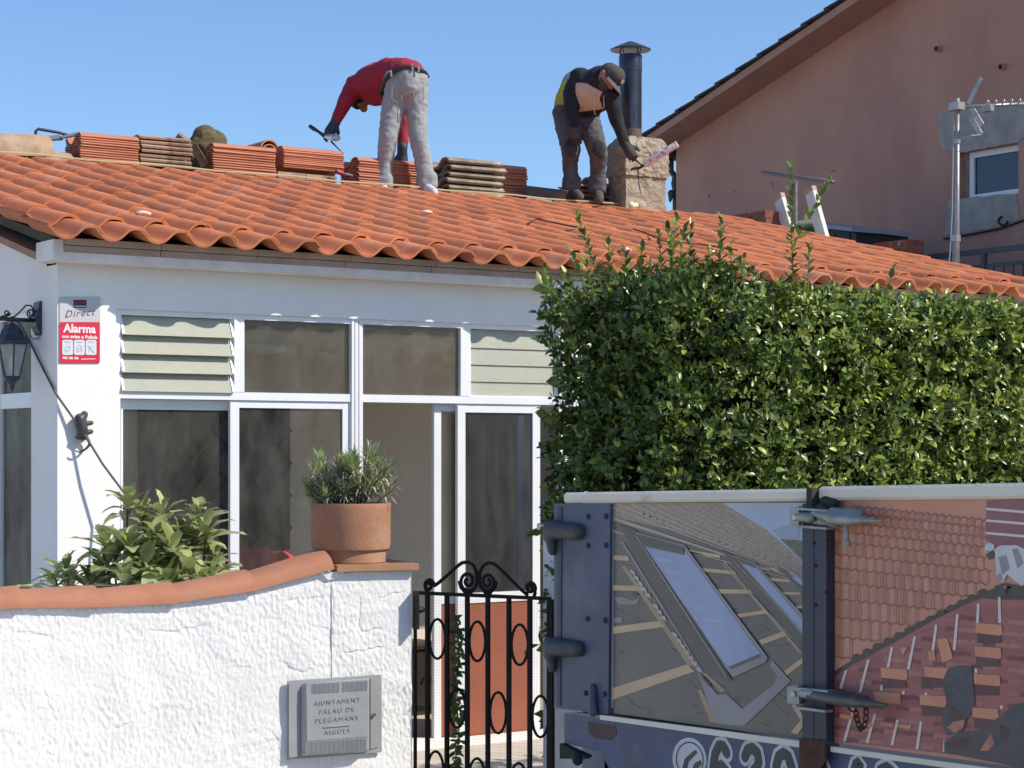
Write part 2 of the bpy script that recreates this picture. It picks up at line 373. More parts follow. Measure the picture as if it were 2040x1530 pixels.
# louvres: four frosted blades each, in their clips
def louvre(pa, pb, tilt, name):
    x0, x1 = fx(pa) + 0.004, fx(pb) - 0.004; h = (Z_P1 - Z_T1) / 4
    root = MB(); root.box((x0 - 0.004, YF + 0.02, Z_T1), (x0 + 0.012, YF + 0.05, Z_P1)); root.box((x1 - 0.012, YF + 0.02, Z_T1), (x1 + 0.004, YF + 0.05, Z_P1)); root.box((x0 + 0.012, YF + 0.022, Z_T1), (x1 - 0.012, YF + 0.048, Z_T1 + 0.006))
    root = root.build(name, M_ALU, house)
    for k in range(4):
        zt = Z_P1 - h * k - 0.004; L = h * (1.12 if tilt > 0.2 else 1.08)
        ay = Vector((0, -math.sin(tilt), -math.cos(tilt))); az = Vector((0, -math.cos(tilt), math.sin(tilt)))
        top = Vector(((x0 + x1) / 2, YF + 0.035 + (0.0 if tilt > 0.2 else 0.004), zt))
        b = MB(); b.obox(top + ay * L / 2, (1, 0, 0), ay, az, x1 - x0 - 0.03, L, 0.005); b.build('louvre_blade', M_FROST, root)
        for xx in (x0 + 0.008, x1 - 0.008):
            c = MB(); c.obox(Vector((xx, top.y, top.z)) + ay * L / 2, (1, 0, 0), ay, az, 0.012, L * 0.95, 0.016)
            c.build('blade_clip', M_ALU, root)
louvre(240, 467, 0.42, 'louvre_window'); louvre(937, 1114, 0.09, 'louvre_window')
# lower left: two sliding leaves
def leaf(pa, pb, z0, z1, y, ws, top, name, panes, midrail=None, botrail=0.05, panel=None, gm=None):
    f = MB(); x0, x1 = fx(pa, 900, y), fx(pb, 900, y); d = 0.03
    f.box((x0, y, z0), (x0 + ws, y + d, z1)); f.box((x1 - ws, y, z0), (x1, y + d, z1))
    f.box((x0 + ws, y + 0.001, z1 - top), (x1 - ws, y + d, z1)); f.box((x0 + ws, y + 0.001, z0), (x1 - ws, y + d, z0 + botrail))
    if midrail: f.box((x0 + ws, y + 0.001, midrail[0]), (x1 - ws, y + d, midrail[1]))
    fo = f.build(name, M_ALU, house)
    g = MB(); g.box((x0 + ws, y + 0.012, midrail[1] if midrail else z0 + botrail), (x1 - ws, y + 0.017, z1 - top)); g.build('pane', gm or M_GLASS, fo)
    if midrail:
        g = MB(); g.box((x0 + ws, y + 0.008, z0 + botrail), (x1 - ws, y + 0.022, midrail[0])); g.build('lower_panel', panel, fo)
    return fo
M_PANEL = mat('red_brown_panel', (0.33, 0.10, 0.05), (0.28, 0.085, 0.045), 5, 0.55, 0.15, 120)
leaf(241, 470, 0.95, Z_T0 - 0.003, YF + 0.05, 0.012, 0.055, 'sliding_window', 1)
leaf(459, 699, 0.95, Z_T0 - 0.003, YF + 0.012, 0.055, 0.04, 'sliding_window', 1)
ZM0, ZM1 = atY(1000, 1199, YF).z, atY(1000, 1179, YF).z
ZB = atY(1000, 1480, YF).z
leaf(865, 1045, 0.06, Z_T0 - 0.003, YF + 0.05, 0.05, 0.045, 'sliding_door', 1, (ZM0, ZM1), ZB - 0.06, M_PANEL, glass('thin_glass', 0.06, (0.4, 0.38, 0.34)))
leaf(912, 1076, 0.06, Z_T0 - 0.003, YF + 0.012, 0.055, 0.05, 'sliding_door', 1, (ZM0, ZM1), ZB - 0.06, M_PANEL, M_GLASSD)
pane(1076, 1114, 0.06, Z_T0, YF + 0.03, glass('thin_glass_2', 0.05, (0.4, 0.38, 0.34)))
s_ = MB(); s_.box((WX0, HY0 - 0.12, 0.03), (WX1, HY0 + 0.16, 0.06)); s_.build('door_sill', M_WHITE, house)
u_ = MB(); u_.box((WX0, HY0 + 0.02, 0.06), (fx(700), HY0 + 0.12, 0.90)); u_.build('window_apron', M_WHITE, house)
# side window of the porch
sw = MB(); xs = HX0 + 0.02
for y0, y1 in ((sy0, sy0 + 0.045), (sy1 - 0.045, sy1), ((sy0 + sy1) / 2 - 0.02, (sy0 + sy1) / 2 + 0.02)): sw.box((xs, y0, 0.25), (xs + 0.05, y1, HEAD))
zz = lambda py, y: atX(10, py, xs).z
for z0, z1 in ((0.25, 0.30), (HEAD - 0.035, HEAD), (2.075, 2.125), (2.04, 2.075)): sw.box((xs + 0.002, sy0 + 0.045, z0), (xs + 0.048, sy1 - 0.045, z1))
sw = sw.build('side_window_frame', M_ALU, house)
for z0, z1 in ((0.30, 2.04), (2.125, HEAD - 0.035)):
    p = MB(); p.box((xs + 0.02, sy0 + 0.045, z0), (xs + 0.025, sy1 - 0.045, z1)); p.build('pane', glass('side_glass', 0.3, (0.40, 0.40, 0.34)), sw)  # greenish-grey film colour stands in for a reflection on these panes
# ---- eaves: two courses of thin brick over a painted moulding
c = MB()
random.seed(3)
xx = HX0 - 0.03
while xx < RX1:
    L = random.uniform(0.55, 0.60)
    c.box((xx, EAVE_Y + 0.180, 2.852), (min(xx + L - 0.004, RX1), HY0 + 0.1, 2.888)); xx += L
xx = HX0 - 0.025
while xx < RX1:
    L = random.uniform(0.55, 0.60)
    c.box((xx, EAVE_Y + 0.165, 2.891), (min(xx + L - 0.004, RX1), HY0 + 0.1, 2.926)); xx += L
c.build('eaves_brick', M_FASCIA, house)
c = MB()
c.box((HX0 - 0.085, EAVE_Y + 0.16, 2.808), (RX1, HY0 + 0.09, 2.850)); c.box((HX0 - 0.085, EAVE_Y + 0.16, 2.850), (HX0 - 0.03, HY0 + 0.09, 2.915))
c.build('eaves_moulding', M_MOULD, house)
# ---- roof deck
k = MB(); off = 0.075
A = lambda y, dz=0: (zroof(y) - off + dz)
k.prism([(RX0 + 0.14, EAVE_Y + 0.34, A(EAVE_Y + 0.34)), (RX0 + 0.14, RIDGE_Y, A(RIDGE_Y)), (RX0 + 0.14, 2 * RIDGE_Y - EAVE_Y - 0.14, A(EAVE_Y + 0.14)),
         (RX0 + 0.14, 2 * RIDGE_Y - EAVE_Y - 0.14, A(EAVE_Y + 0.14) - 0.05), (RX0 + 0.14, RIDGE_Y, A(RIDGE_Y) - 0.05), (RX0 + 0.14, EAVE_Y + 0.34, A(EAVE_Y + 0.34) - 0.05)], (RX1 - RX0 - 0.2, 0, 0))
k.build('roof_deck', mat('old_roof_deck', (0.10, 0.085, 0.07), (0.07, 0.06, 0.05), 6, 0.95, 0.4, 40), house)
k = MB(); k.prism([(HX0 - 0.06, HY0 + 0.11, 2.82), (HX0 - 0.06, RIDGE_Y, zroof(RIDGE_Y) - 0.17), (HX0 - 0.06, RIDGE_Y, zroof(RIDGE_Y) - 0.135), (HX0 - 0.06, HY0 + 0.11, 2.86)], (0.2, 0, 0))
k.build('verge_mortar', mat('orange_mortar', (0.42, 0.25, 0.15), (0.34, 0.22, 0.15), 12, 0.95, 0.6, 40), house)
k = MB(); k.box((RX0 + 0.16, RIDGE_Y - 0.02, zroof(RIDGE_Y) - 0.06), (RX1 - 0.1, RIDGE_Y + 0.75, zroof(RIDGE_Y) - 0.012))
k.build('ridge_board', mat('ridge_bedding', (0.20, 0.17, 0.13), (0.13, 0.11, 0.085), 8, 0.95, 0.5, 40), house)
# ---- the tiles of the front slope (one mesh: a surface pattern)
TW = 0.2575
def prof(u):
    s = math.sin(2 * PI * (u - 0.5)); h = 0.0345 * math.tanh(0.9 * s) / math.tanh(0.9)
    if u > 0.82: h += 0.0155 * min(1, (u - 0.82) / 0.12)
    return h
US = [-0.14 + 1.20 * i / 22 for i in range(23)]
US[0] = -0.14
def tile(mb, O, eu, es, en, length, W, lift0, lift1, thick=0.013, hs=1.0):
    """one roof tile: eu across, es up the slope, en out of the slope; O = lower left corner"""
    n = len(US); top = []; bot = []
    hs_ = [prof(u) * hs for u in US]
    for e, (s, lf) in enumerate(((0, lift0), (length, lift1))):
        for i, u in enumerate(US):
            j = max(1, min(n - 2, i)); du = (US[j + 1] - US[j - 1]) * W; dh = hs_[j + 1] - hs_[j - 1]
            l = math.hypot(du, dh); nx, nh = -dh / l, du / l
            p = O + eu * (u * W) + es * s + en * (hs_[i] + lf); top.append(p)
            bot.append(p - (eu * nx + en * nh) * thick)
    vs = top + bot; m = 2 * n; fs = []
    for i in range(n - 1):
        fs.append((i, i + 1, n + i + 1, n + i)); fs.append((m + i + 1, m + i, m + n + i, m + n + i + 1))
        fs.append((i + 1, i, m + i, m + i + 1)); fs.append((n + i, n + i + 1, m + n + i + 1, m + n + i))
    fs += [(0, n, m + n, m), (n + n - 1, n - 1, m + n - 1, m + 2 * n - 1)]
    mb.add(vs, fs)
sl_ = math.hypot(1, PITCH); ES = Vector((0, 1, PITCH)) / sl_; EN = Vector((0, -PITCH, 1)) / sl_; EU = Vector((1, 0, 0))
SLEN = (RIDGE_Y - EAVE_Y) * sl_
starts = [0.0] + [0.32 + 0.445 * i for i in range(9)]
tiles = MB(); random.seed(11)
ncol = int((RX1 - RX0) / TW)
for cidx in range(ncol):
    base_j = random.uniform(-0.006, 0.006)
    for r, s0 in enumerate(starts):
        L = 0.40 if r == 0 else 0.52
        if s0 + L > SLEN + 0.05: L = SLEN + 0.05 - s0
        if L < 0.1: continue
        s = s0 + base_j + random.uniform(-0.007, 0.007)
        O = Vector((RX0 + cidx * TW + random.uniform(-0.002, 0.002), EAVE_Y, EAVE_Z)) + ES * s
        tw = random.uniform(-0.006, 0.006)
        tiles.tint = min(1, max(0, random.gauss(0.5, 0.2)))
        tile(tiles, O, (EU + ES * tw).normalized(), (ES - EU * tw).normalized(), EN, L, TW, ((0.012 if r == 0 else 0.022) if r < 2 else 0.0155) + random.uniform(-0.002, 0.003) + (0.006 if r == 1 else 0), 0.002 if r else 0.002)
tob = tiles.build('roof_tiles', M_TILE, house, smooth=True, autosmooth=42)
# ------------------------------------------------------------------ street wall with pillar, coping and meter cupboard
WP = atT(820, 1130, 8.5); WP.z = 0
WD = Vector((0.982, -0.186, 0)).normalized(); WN = Vector((WD.y, -WD.x, 0))   # WN looks at the street
if WN.y > 0: WN = -WN
def atW(px, py, out=0.0): return atPlane(px, py, WP + WN * out, WN)
def ws(px, py=1200, out=0.0): return (atW(px, py, out) - WP).dot(WD)
def wpt(s, z, out=0.0): p = WP + WD * s + WN * out; return Vector((p.x, p.y, z))
sw_ = thing('street_wall', 'white rough plastered street wall with terracotta coping rising to a pillar', 'wall', wpt(-0.9, 0))
topline = [(-60, 1212), (0, 1210), (90, 1209), (200, 1206), (330, 1199), (420, 1188), (500, 1172), (580, 1152), (655, 1130), (661, 1128)]
tops = [(ws(px, py), atW(px, py).z) for px, py in topline]
PS0 = ws(661, 1200); PZ = atW(740, 1139).z; LEFT = -2.6
def ztop(s):
    if s >= PS0: return PZ
    if s <= tops[0][0]: return tops[0][1]
    return float(np.interp(s, [t[0] for t in tops], [t[1] for t in tops]))
M_ROUGH = mat('rough_whitewash', (0.86, 0.85, 0.82), (0.79, 0.775, 0.74), 4, 0.9, 0.35, 75, lo=0.35, hi=0.75, c3=(0.68, 0.63, 0.52), scale3=2.6, lo3=0.66, hi3=0.9, bdist=0.012, stretch=(1, 1, 0.75))
LEDGES = [[(30, 1258), (75, 1262), (100, 1268)], [(300, 1256), (345, 1258), (400, 1248)], [(560, 1318), (580, 1332), (600, 1338), (625, 1334)], [(470, 1325), (500, 1330)], [(640, 1250), (665, 1262)],
          [(718, 1190), (715, 1245), (722, 1258), (757, 1252)], [(660, 1168), (664, 1225), (660, 1300)], [(540, 1455), (552, 1475), (556, 1500)], [(462, 1455), (466, 1475)], [(575, 1195), (640, 1190)], [(90, 1380), (100, 1410)], [(230, 1450), (262, 1440)], [(760, 1190), (800, 1178)], [(690, 1300), (760, 1290)]]
LSEG = []
for pl in LEDGES:
    q = [atW(*p_) for p_ in pl]; q = [((p_ - WP).dot(WD), p_.z) for p_ in q]
    LSEG += list(zip(q[:-1], q[1:]))
def roughness(s, z):
    m = 0.45 + 0.75 * max(0, min(1, 0.5 + mnoise.noise(Vector((s * 1.7, z * 2.2, 40))) * 1.3))
    h = 0.6 * mnoise.noise(Vector((s * 8, z * 7, 0.3)))
    q2 = Vector((s * 38, z * 24, 2.0)); h += m * (0.16 * (1 - 2 * abs(mnoise.noise(q2))) + 0.24 * mnoise.noise(q2 * 1.6))
    h += m * 0.26 * mnoise.noise(Vector((s * 85, z * 52, 5.0)))
    e = mnoise.noise(Vector((s * 2.1, z * 12 + 1.2 * mnoise.noise(Vector((s * 5, z * 4, 8))), 11)))     # trowel laps
    h += 1.0 * max(0.0, (e - 0.2))
    wob = 0.010 * mnoise.noise(Vector((s * 30, z * 30, 3)))
    for (ax, az), (bx_, bz) in LSEG:
        dx, dz = bx_ - ax, bz - az; L2 = dx * dx + dz * dz; t = ((s - ax) * dx + (z - az) * dz) / L2
        if -0.2 < t < 1.2:
            d = ((s - ax) * dz - (z - az) * dx) / math.sqrt(L2) + wob
            f = max(0, 1 - abs(t - .5) / .7)
            if -0.004 < d < 0.05: h -= 0.48 * min(1, f * 2.5) * math.exp(-max(d, 0) / 0.014) * (1 if d > 0 else 1 + d / .004)
    return h
def rough_face(mb, s0, s1, z0, zt, ns, nz, out=0.0, amp=0.0062):
    vs = []
    for i in range(ns + 1):
        s = s0 + (s1 - s0) * i / ns; zz = zt(s)
        for j in range(nz + 1):
            z = z0 + (zz - z0) * j / nz
            edge = 1.0
            vs.append(wpt(s, z, out + amp * roughness(s, z) * edge))
    fs = [(i * (nz + 1) + j, (i + 1) * (nz + 1) + j, (i + 1) * (nz + 1) + j + 1, i * (nz + 1) + j + 1) for i in range(ns) for j in range(nz)]
    mb.add(vs, fs)
b0 = (ws(572, 1430), atW(572, 1511).z); b1 = (ws(760, 1430), atW(760, 1346).z)      # the meter cupboard's hole
w = MB()
ZLOW = 0.42
rough_face(w, -1.95, PS0, ZLOW, ztop, 420, 220)
T = 0.22
w.mi = 0
ss = [LEFT] + [-1.95 + (PS0 + 1.95) * i / 30 for i in range(31)]
w.add([wpt(s, 0, -T) for s in ss] + [wpt(s, ztop(s), -T) for s in ss] + [wpt(s, ztop(s), 0.001) for s in ss], [(i + 1, i, 31 + 1 + i, 31 + 2 + i) for i in range(31)] + [(32 + i, 32 + i + 1, 64 + i + 1, 64 + i)[::-1] for i in range(31)])
w.add([wpt(LEFT, 0), wpt(PS0, 0), wpt(PS0, ZLOW), wpt(LEFT, ZLOW), wpt(LEFT, ztop(-3)), wpt(-1.95, ztop(-3)), wpt(-1.95, ZLOW)], [(0, 1, 2, 3), (3, 6, 5, 4)])
w.build('wall', M_ROUGH, sw_, smooth=True)
p = MB()
rough_face(p, PS0 - 0.003, 0.0, ZLOW, ztop, 110, 220, 0.0006)
def pcorner(z): return [wpt(PS0, z, 0.003), wpt(0, z, 0.003), wpt(0.0, z, -0.34), wpt(PS0, z, -0.34)]
p.add(pcorner(0) + pcorner(PZ), [(1, 2, 6, 5), (2, 3, 7, 6), (3, 0, 4, 7), (4, 5, 6, 7)])
p.add([wpt(PS0, 0, 0.003), wpt(0, 0, 0.003), wpt(0, ZLOW, 0.003), wpt(PS0, ZLOW, 0.003)], [(0, 1, 2, 3)])
p.build('pillar', M_ROUGH, sw_)
M_COPE = mat('coping_terracotta', (0.46, 0.20, 0.11), (0.40, 0.165, 0.09), 6, 0.8, 0.15, 120, c3=(0.52, 0.30, 0.20), scale3=3, lo3=0.55, hi3=0.8)
M_TCOTTA = mat('slab_terracotta', (0.42, 0.22, 0.12), (0.36, 0.18, 0.10), 6, 0.8, 0.15, 100)
c = MB(); z0 = PZ + 0.004
c.prism([wpt(PS0 + 0.015, z0, 0.03), wpt(0.022, z0, 0.03), wpt(0.022, z0, -0.36), wpt(PS0 - 0.03, z0, -0.36)], (0, 0, 0.028)); c.build('capstone', M_TCOTTA, sw_)
m_ = MB(); m_.add([wpt(PS0 - 0.02, PZ - 0.03, 0.012), wpt(PS0 + 0.05, PZ - 0.012, 0.012), wpt(PS0 + 0.05, PZ + 0.004, 0.012), wpt(PS0 - 0.05, PZ + 0.004, 0.02), wpt(PS0 - 0.02, PZ - 0.03, -0.2), wpt(PS0 + 0.05, PZ - 0.012, -0.2), wpt(PS0 + 0.05, PZ + 0.004, -0.2), wpt(PS0 - 0.05, PZ + 0.004, -0.2)],
             [(0, 1, 2, 3), (7, 6, 5, 4), (0, 4, 5, 1), (1, 5, 6, 2), (2, 6, 7, 3), (3, 7, 4, 0)]); m_.build('mortar_patch', M_ROUGH, sw_)
# coping: barrel tiles, each with its fat upper end over the next one
cl = [(-120, 1216, 44, 1208), (36, 1209, 196, 1207), (190, 1208, 352, 1199), (345, 1199, 506, 1174), (498, 1176, 662, 1131)]
for a in cl:
    mb = MB(); s0, s1 = ws(a[0], a[1]), ws(a[2], a[3]); za, zb = atW(a[0], a[1]).z, atW(a[2], a[3]).z
    P0, P1 = wpt(s0, za, 0), wpt(s1, zb, 0); d = (P1 - P0).normalized(); upv = WN.cross(d); upv = upv if upv.z > 0 else -upv
    n = 14; rings = []
    for (P, r, h) in ((P0, 0.118, 0.066), (P1, 0.128, 0.080)):
        for q in (1.0, 0.88):
            rings.append([P - WN * 0.105 + WN * (r * q * math.cos(PI * j / n)) * 1.05 + upv * (h * q * math.sin(PI * j / n) ** 0.8 - 0.004) for j in range(n + 1)])
    vs = [v for rg in rings for v in rg]; k = n + 1; fs = []
    for j in range(n):
        fs += [(j, j + 1, 2 * k + j + 1, 2 * k + j)[::-1], (k + j + 1, k + j, 3 * k + j, 3 * k + j + 1)[::-1], (j + 1, j, k + j, k + j + 1)[::-1], (2 * k + j, 2 * k + j + 1, 3 * k + j + 1, 3 * k + j)[::-1]]
    fs += [(0, 2 * k, 3 * k, k), (k - 1, 2 * k - 1, 4 * k - 1, 3 * k - 1)]
    mb.add(vs, fs); mb.build('coping_tile', M_COPE, sw_, smooth=True, autosmooth=40)

# meter cupboard
M_GREY = mat('grey_metal_box', (0.36, 0.37, 0.37), (0.31, 0.32, 0.325), 5, 0.45, 0.1, 120, c3=(0.42, 0.40, 0.35), scale3=4, metal=0.0)
M_GREYD = mat('grey_plastic', (0.22, 0.225, 0.23), rough=0.5)
mc = thing('meter_cupboard', 'grey water meter cupboard with raised lettering set in the white pillar', 'meter box', wpt((b0[0] + b1[0]) / 2, b0[1], 0.012))
def bx(u, v, o=0.0):        # u,v in the zoomed crop of the cupboard (origin 560,1330, 7.65x)
    return atW(560 + u / 7.65, 1330 + v / 7.65, 0.012 + o)
def slab(mb, q, t, o=0.0): mb.prism([bx(*p, o) for p in q], WN * t)
f = MB(); slab(f, [(90, 200), (1520, 105), (1525, 1285), (85, 1400)], 0.008); f.build('box_frame', M_GREY, mc)
f = MB(); slab(f, [(115, 240), (270, 230), (290, 255), (275, 1350), (115, 1375)], 0.005, 0.0085); f.build('hinge_strip', M_GREY, mc)
d_ = MB(); P = [(290, 290), (330, 245), (1320, 160), (1345, 165), (1345, 1250), (1290, 1290), (330, 1345), (290, 1330)]
fr_ = [bx(*q, 0.0085) for q in P]; inset = [(385, 250), (390, 240), (1318, 185), (1325, 190), (1325, 1240), (1318, 1262), (395, 1330), (385, 1320)]
bk_ = [bx(*q, 0.038) for q in inset]; n = 8
d_.add(fr_ + bk_, [tuple(range(n, 2 * n))] + [(i, (i + 1) % n, n + (i + 1) % n, n + i) for i in range(n)]); door = d_.build('box_door', M_GREY, mc)
f = MB()
for k in range(44):
    u = 470 + 19.4 * k
    if abs(u - 915) > 20: slab(f, [(u, 250 - 0.06 * (u - 470)), (u + 9, 250 - 0.06 * (u - 470)), (u + 9, 395 - 0.05 * (u - 470)), (u, 395 - 0.05 * (u - 470))], 0.004, 0.036)
f.build('vent_ribs', M_GREY, door); f = MB()
for k in range(46):
    u = 405 + 19.6 * k; slab(f, [(u, 1135 - 0.07 * (u - 405)), (u + 9, 1135 - 0.07 * (u - 405)), (u + 9, 1320 - 0.07 * (u - 405)), (u, 1320 - 0.07 * (u - 405))], 0.004, 0.036)
f.build('vent_ribs', M_GREY, door)
f = MB(); slab(f, [(385, 420), (1325, 350), (1325, 1050), (390, 1120)], 0.0035, 0.0365); f.build('name_plate', M_GREY, door)
f = MB(); zz = lambda v: bx(860, v).z
upw = Vector((0, 0, 1)); slope = (bx(1200, 480) - bx(500, 540)).normalized()
hh = (bx(860, 470) - bx(860, 560)).length
for s, u, v in (('AJUNTAMENT', 855, 520), ('PALAU DE', 850, 655), ('PLEGAMANS', 850, 790), ('AIGÜES', 855, 975)):
    text_on(f, s, hh * 1.12, bx(u, v, 0.0405), slope, upw, WN, extrude=0.0022, offset=-0.0007, spacing=1.3 if s != 'AJUNTAMENT' else 1.22)
slab(f, [(650, 898), (1055, 866), (1055, 880), (650, 912)], 0.004, 0.040)
f.build('raised_lettering', mat('worn_lettering', (0.40, 0.40, 0.39), (0.33, 0.325, 0.32), 12, 0.5), door)
f = MB(); slab(f, [(1360, 165), (1410, 160), (1490, 260), (1490, 1200), (1360, 1240)], 0.004, 0.0085); f.build('lock_strip', M_GREY, mc)
f = MB(); f.lathe(bx(1415, 715, 0.012), [(0.0075, 0), (0.0075, 0.010), (0.004, 0.010), (0.004, 0.006)], 16, WN); lk = f.build('lock', M_GREYD, mc)
f = MB(); f.lathe(bx(1420, 712, 0.0185), [(0.0037, 0), (0.0037, 0.0006)], 12, WN); f.build('keyhole', M_DARK, lk)

# ------------------------------------------------------------------ potted plant on the pillar
PP = wpt(0, 0, -0.155) ; PC = atPlane(699, 1112, PP, WN); PZ2 = PZ + 0.0325
pc = Vector((PC.x, PC.y, PZ2)); tt = (pc - CAM).dot(FWD); px_m = tt / FPX
pot = thing('potted_plant', 'cylindrical terracotta pot with a small spiky green bush on the pillar', 'potted plant', pc)
h = lambda y: (1115 - y) * px_m * 1.02
R = 79 * px_m; R2 = 70 * px_m
b = MB(); b.lathe(pc, [(R2 * 0.98, 0), (R2, 0.004), (R2, h(1092)), (R * 0.97, h(1088)), (R, h(1078)), (R, h(1010)), (R * 1.01, h(1002)), (R * 1.0, h(999)), (R * 0.9, h(999)), (R * 0.88, h(1020))], 48)
b.build('pot', mat('pot_terracotta', (0.40, 0.185, 0.10), (0.33, 0.145, 0.08), 5, 0.85, 0.2, 90, c3=(0.44, 0.28, 0.185), scale3=4, lo3=0.45, hi3=0.75), pot, smooth=True, autosmooth=35)
b = MB(); b.lathe(pc, [(0.001, h(1016)), (R * 0.885, h(1015))], 24, cap=False); b.build('soil', mat('soil', (0.06, 0.045, 0.035), (0.04, 0.03, 0.02), 20, 1.0, 0.8, 60), pot)
stems = MB(); lv = MB(); random.seed(5)
base = pc + Vector((0, 0, h(1012)))
def narrow_leaf(mb, P, d, L, wd, bend):
    d = d.normalized(); s = d.cross(Vector((0, 0, 1)))
    s = s.normalized() if s.length > 1e-3 else Vector((1, 0, 0)); up = s.cross(d)
    a = [P, P + d * L * 0.45 + up * bend * 0.3, P + d * L - up * bend]
    w1 = wd
    mb.add([a[0] - s * w1 * 0.4, a[0] + s * w1 * 0.4, a[1] + s * w1, a[1] - s * w1, a[2] + s * w1 * 0.15, a[2] - s * w1 * 0.15], [(0, 1, 2, 3), (3, 2, 4, 5)])
heads = []
for k in range(100):
    th = random.uniform(0, 2 * PI); ph = math.acos(random.uniform(-0.8, 1)); rr = random.uniform(0.5, 1.0)
    side = -1 if k % 2 else 1
    c0 = base + RIGHT * (side * 30 * px_m) + Vector((0, 0, 52 * px_m if side < 0 else 62 * px_m))
    hd = c0 + (RIGHT * math.sin(ph) * math.cos(th) + FWD * math.sin(ph) * math.sin(th)) * (70 * px_m * rr) + Vector((0, 0, math.cos(ph) * 58 * px_m * rr))
    heads.append(hd); st = base + RIGHT * (side * random.uniform(4, 22) * px_m) + FWD * random.uniform(-0.03, 0.03)
    mid = (st + hd) / 2 + Vector((random.uniform(-.01, .01), random.uniform(-.01, .01), -0.01))
    stems.tube([st, mid, hd], [0.004, 0.003, 0.0022], 5)
    dr = (hd - c0).normalized() * 0.6 + Vector((0, 0, 0.55)); dr.normalize()
    for q in range(22):
        a = q * 2.4; el = 0.15 + 1.25 * (q / 22)
        o1 = dr.orthogonal().normalized(); o2 = dr.cross(o1)
        d = dr * math.cos(el) + (o1 * math.cos(a) + o2 * math.sin(a)) * math.sin(el)
        lv.mi = 0 if q < 16 and random.random() < 0.8 else 1; lv.tint = random.random()
        narrow_leaf(lv, hd - dr * 0.0022 * q, d, random.uniform(0.045, 0.07), random.uniform(0.003, 0.0048), random.uniform(0, 0.012))
stems.build('stem', mat('grey_stem', (0.16, 0.12, 0.09), rough=0.9), pot)
lv.build('foliage', [mat('spiky_leaf', (0.27, 0.36, 0.135), rough=0.5, attr='tint', attr_amt=0.5, trans=0.25), mat('dry_leaf', (0.50, 0.44, 0.34), rough=0.7, attr='tint', attr_amt=0.35, trans=0.2)], pot)

# ------------------------------------------------------------------ iron gate, swung inwards
GH = atT(1098, 1195, 8.7); GH.z = 0
GD = Vector((-0.396, 0.920, 0)).normalized(); GN = Vector((GD.y, -GD.x, 0))
def gp(px, py): return atPlane(px, py, GH, GN)
def gc(u, v): return gp(780 + u / 3.5575, 1100 + v / 3.5575)
gate = thing('iron_gate', 'black wrought iron garden gate with scrolls and oval rings standing ajar', 'gate', GH + GD * 0.35)
M_IRON = mat('black_iron', (0.010, 0.0095, 0.0095), (0.018, 0.014, 0.012), 12, 0.55, 0.2, 90, spec=.25)
b = MB(); gz0 = 0.10
b.beam(gc(160, 287), gc(1128, 330), 0.014, 0.016); b.build('top_rail', M_IRON, gate); b = MB(); b.beam(Vector((*gc(160, 287).xy, gz0 + 0.02)), Vector((*gc(1128, 330).xy, gz0 + 0.02)), 0.02, 0.03)
b.build('bottom_rail', M_IRON, gate)
bars = [(168, 290, .012), (255, 290, .017), (393, 298, .017), (537, 305, .017), (683, 312, .017), (832, 320, .017), (980, 325, .017), (1128, 335, .026)]
for u, v, wd in bars:
    P = gc(u, v); b = MB(); b.beam(P, Vector((P.x, P.y, gz0)), wd, wd, up=GD); b.build('bar', M_IRON, gate)
def oval(cu, cv, ru, rv):
    b = MB(); b.tube([gc(cu + ru * math.cos(t * PI / 14), cv + rv * math.sin(t * PI / 14)) for t in range(28)], 0.0065, 6, closed=True); b.build('ring', M_IRON, gate, smooth=True)
for cu, cv, ru, rv in ((325, 615, 56, 140), (608, 632, 56, 140), (908, 656, 58, 143), (465, 1105, 57, 138), (755, 1138, 57, 145), (1055, 1165, 57, 146), (312, 1550, 56, 138), (605, 1600, 56, 138), (900, 1635, 58, 140)): oval(cu, cv, ru, rv)
def spiral(cu, cv, r0, r1, a0, turns, sq=1.0):
    n = int(22 * abs(turns)); return [(cu + (r0 + (r1 - r0) * i / n) * math.cos(a0 + 2 * PI * turns * i / n), cv + sq * (r0 + (r1 - r0) * i / n) * math.sin(a0 + 2 * PI * turns * i / n)) for i in range(n + 1)]
def scroll(pts, r=0.0085, nm='scroll'):
    b = MB(); b.tube([gc(*p) for p in pts], [r] * (len(pts) - 1) + [r * 1.3], 6); b.build(nm, M_IRON, gate, smooth=True)
# big double scrolls, small outer ones and the straps joining them
scroll([(300, 240), (330, 220), (400, 160), (460, 105), (500, 75), (540, 70), (580, 92), (603, 140)] + spiral(541, 205, 66, 14, -0.5, 1.75, 1.22))
scroll([(965, 305), (900, 250), (830, 180), (760, 110), (720, 80), (682, 75), (645, 100), (622, 150)] + spiral(680, 210, 60, 14, PI + 0.5, -1.75, 1.25))
scroll([(300, 245), (302, 235)] + spiral(265, 235, 37, 9, 0.0, -1.4, 1.2) ); scroll([(1010, 312), (1018, 290)] + spiral(985, 255, 36, 9, 0.6, -1.5, 1.25))
b = MB()
for pts in ([(236, 235), (240, 265), (262, 285)], [(478, 205), (490, 250), (525, 290), (560, 290), (598, 250), (604, 200)], [(620, 205), (630, 250), (665, 290), (700, 290), (735, 250), (742, 205)]): b.tube([gc(*p) for p in pts], 0.0075, 6)
b.build('scroll_strap', M_IRON, gate, smooth=True)
b = MB(); random.seed(2)
zt = gc(640, 320).z; P0 = gc(260, 320); P1 = gc(1120, 335); L = (P1 - P0).length; off = GN * -0.012 if GN.dot(FWD) < 0 else GN * 0.012
for k in range(int(L / 0.013)):
    p = P0 + (P1 - P0).normalized() * (0.013 * k) + off; b.tube([Vector((p.x, p.y, gz0)), Vector((p.x, p.y, zt - 0.01))], 0.0003, 3, cap=False)
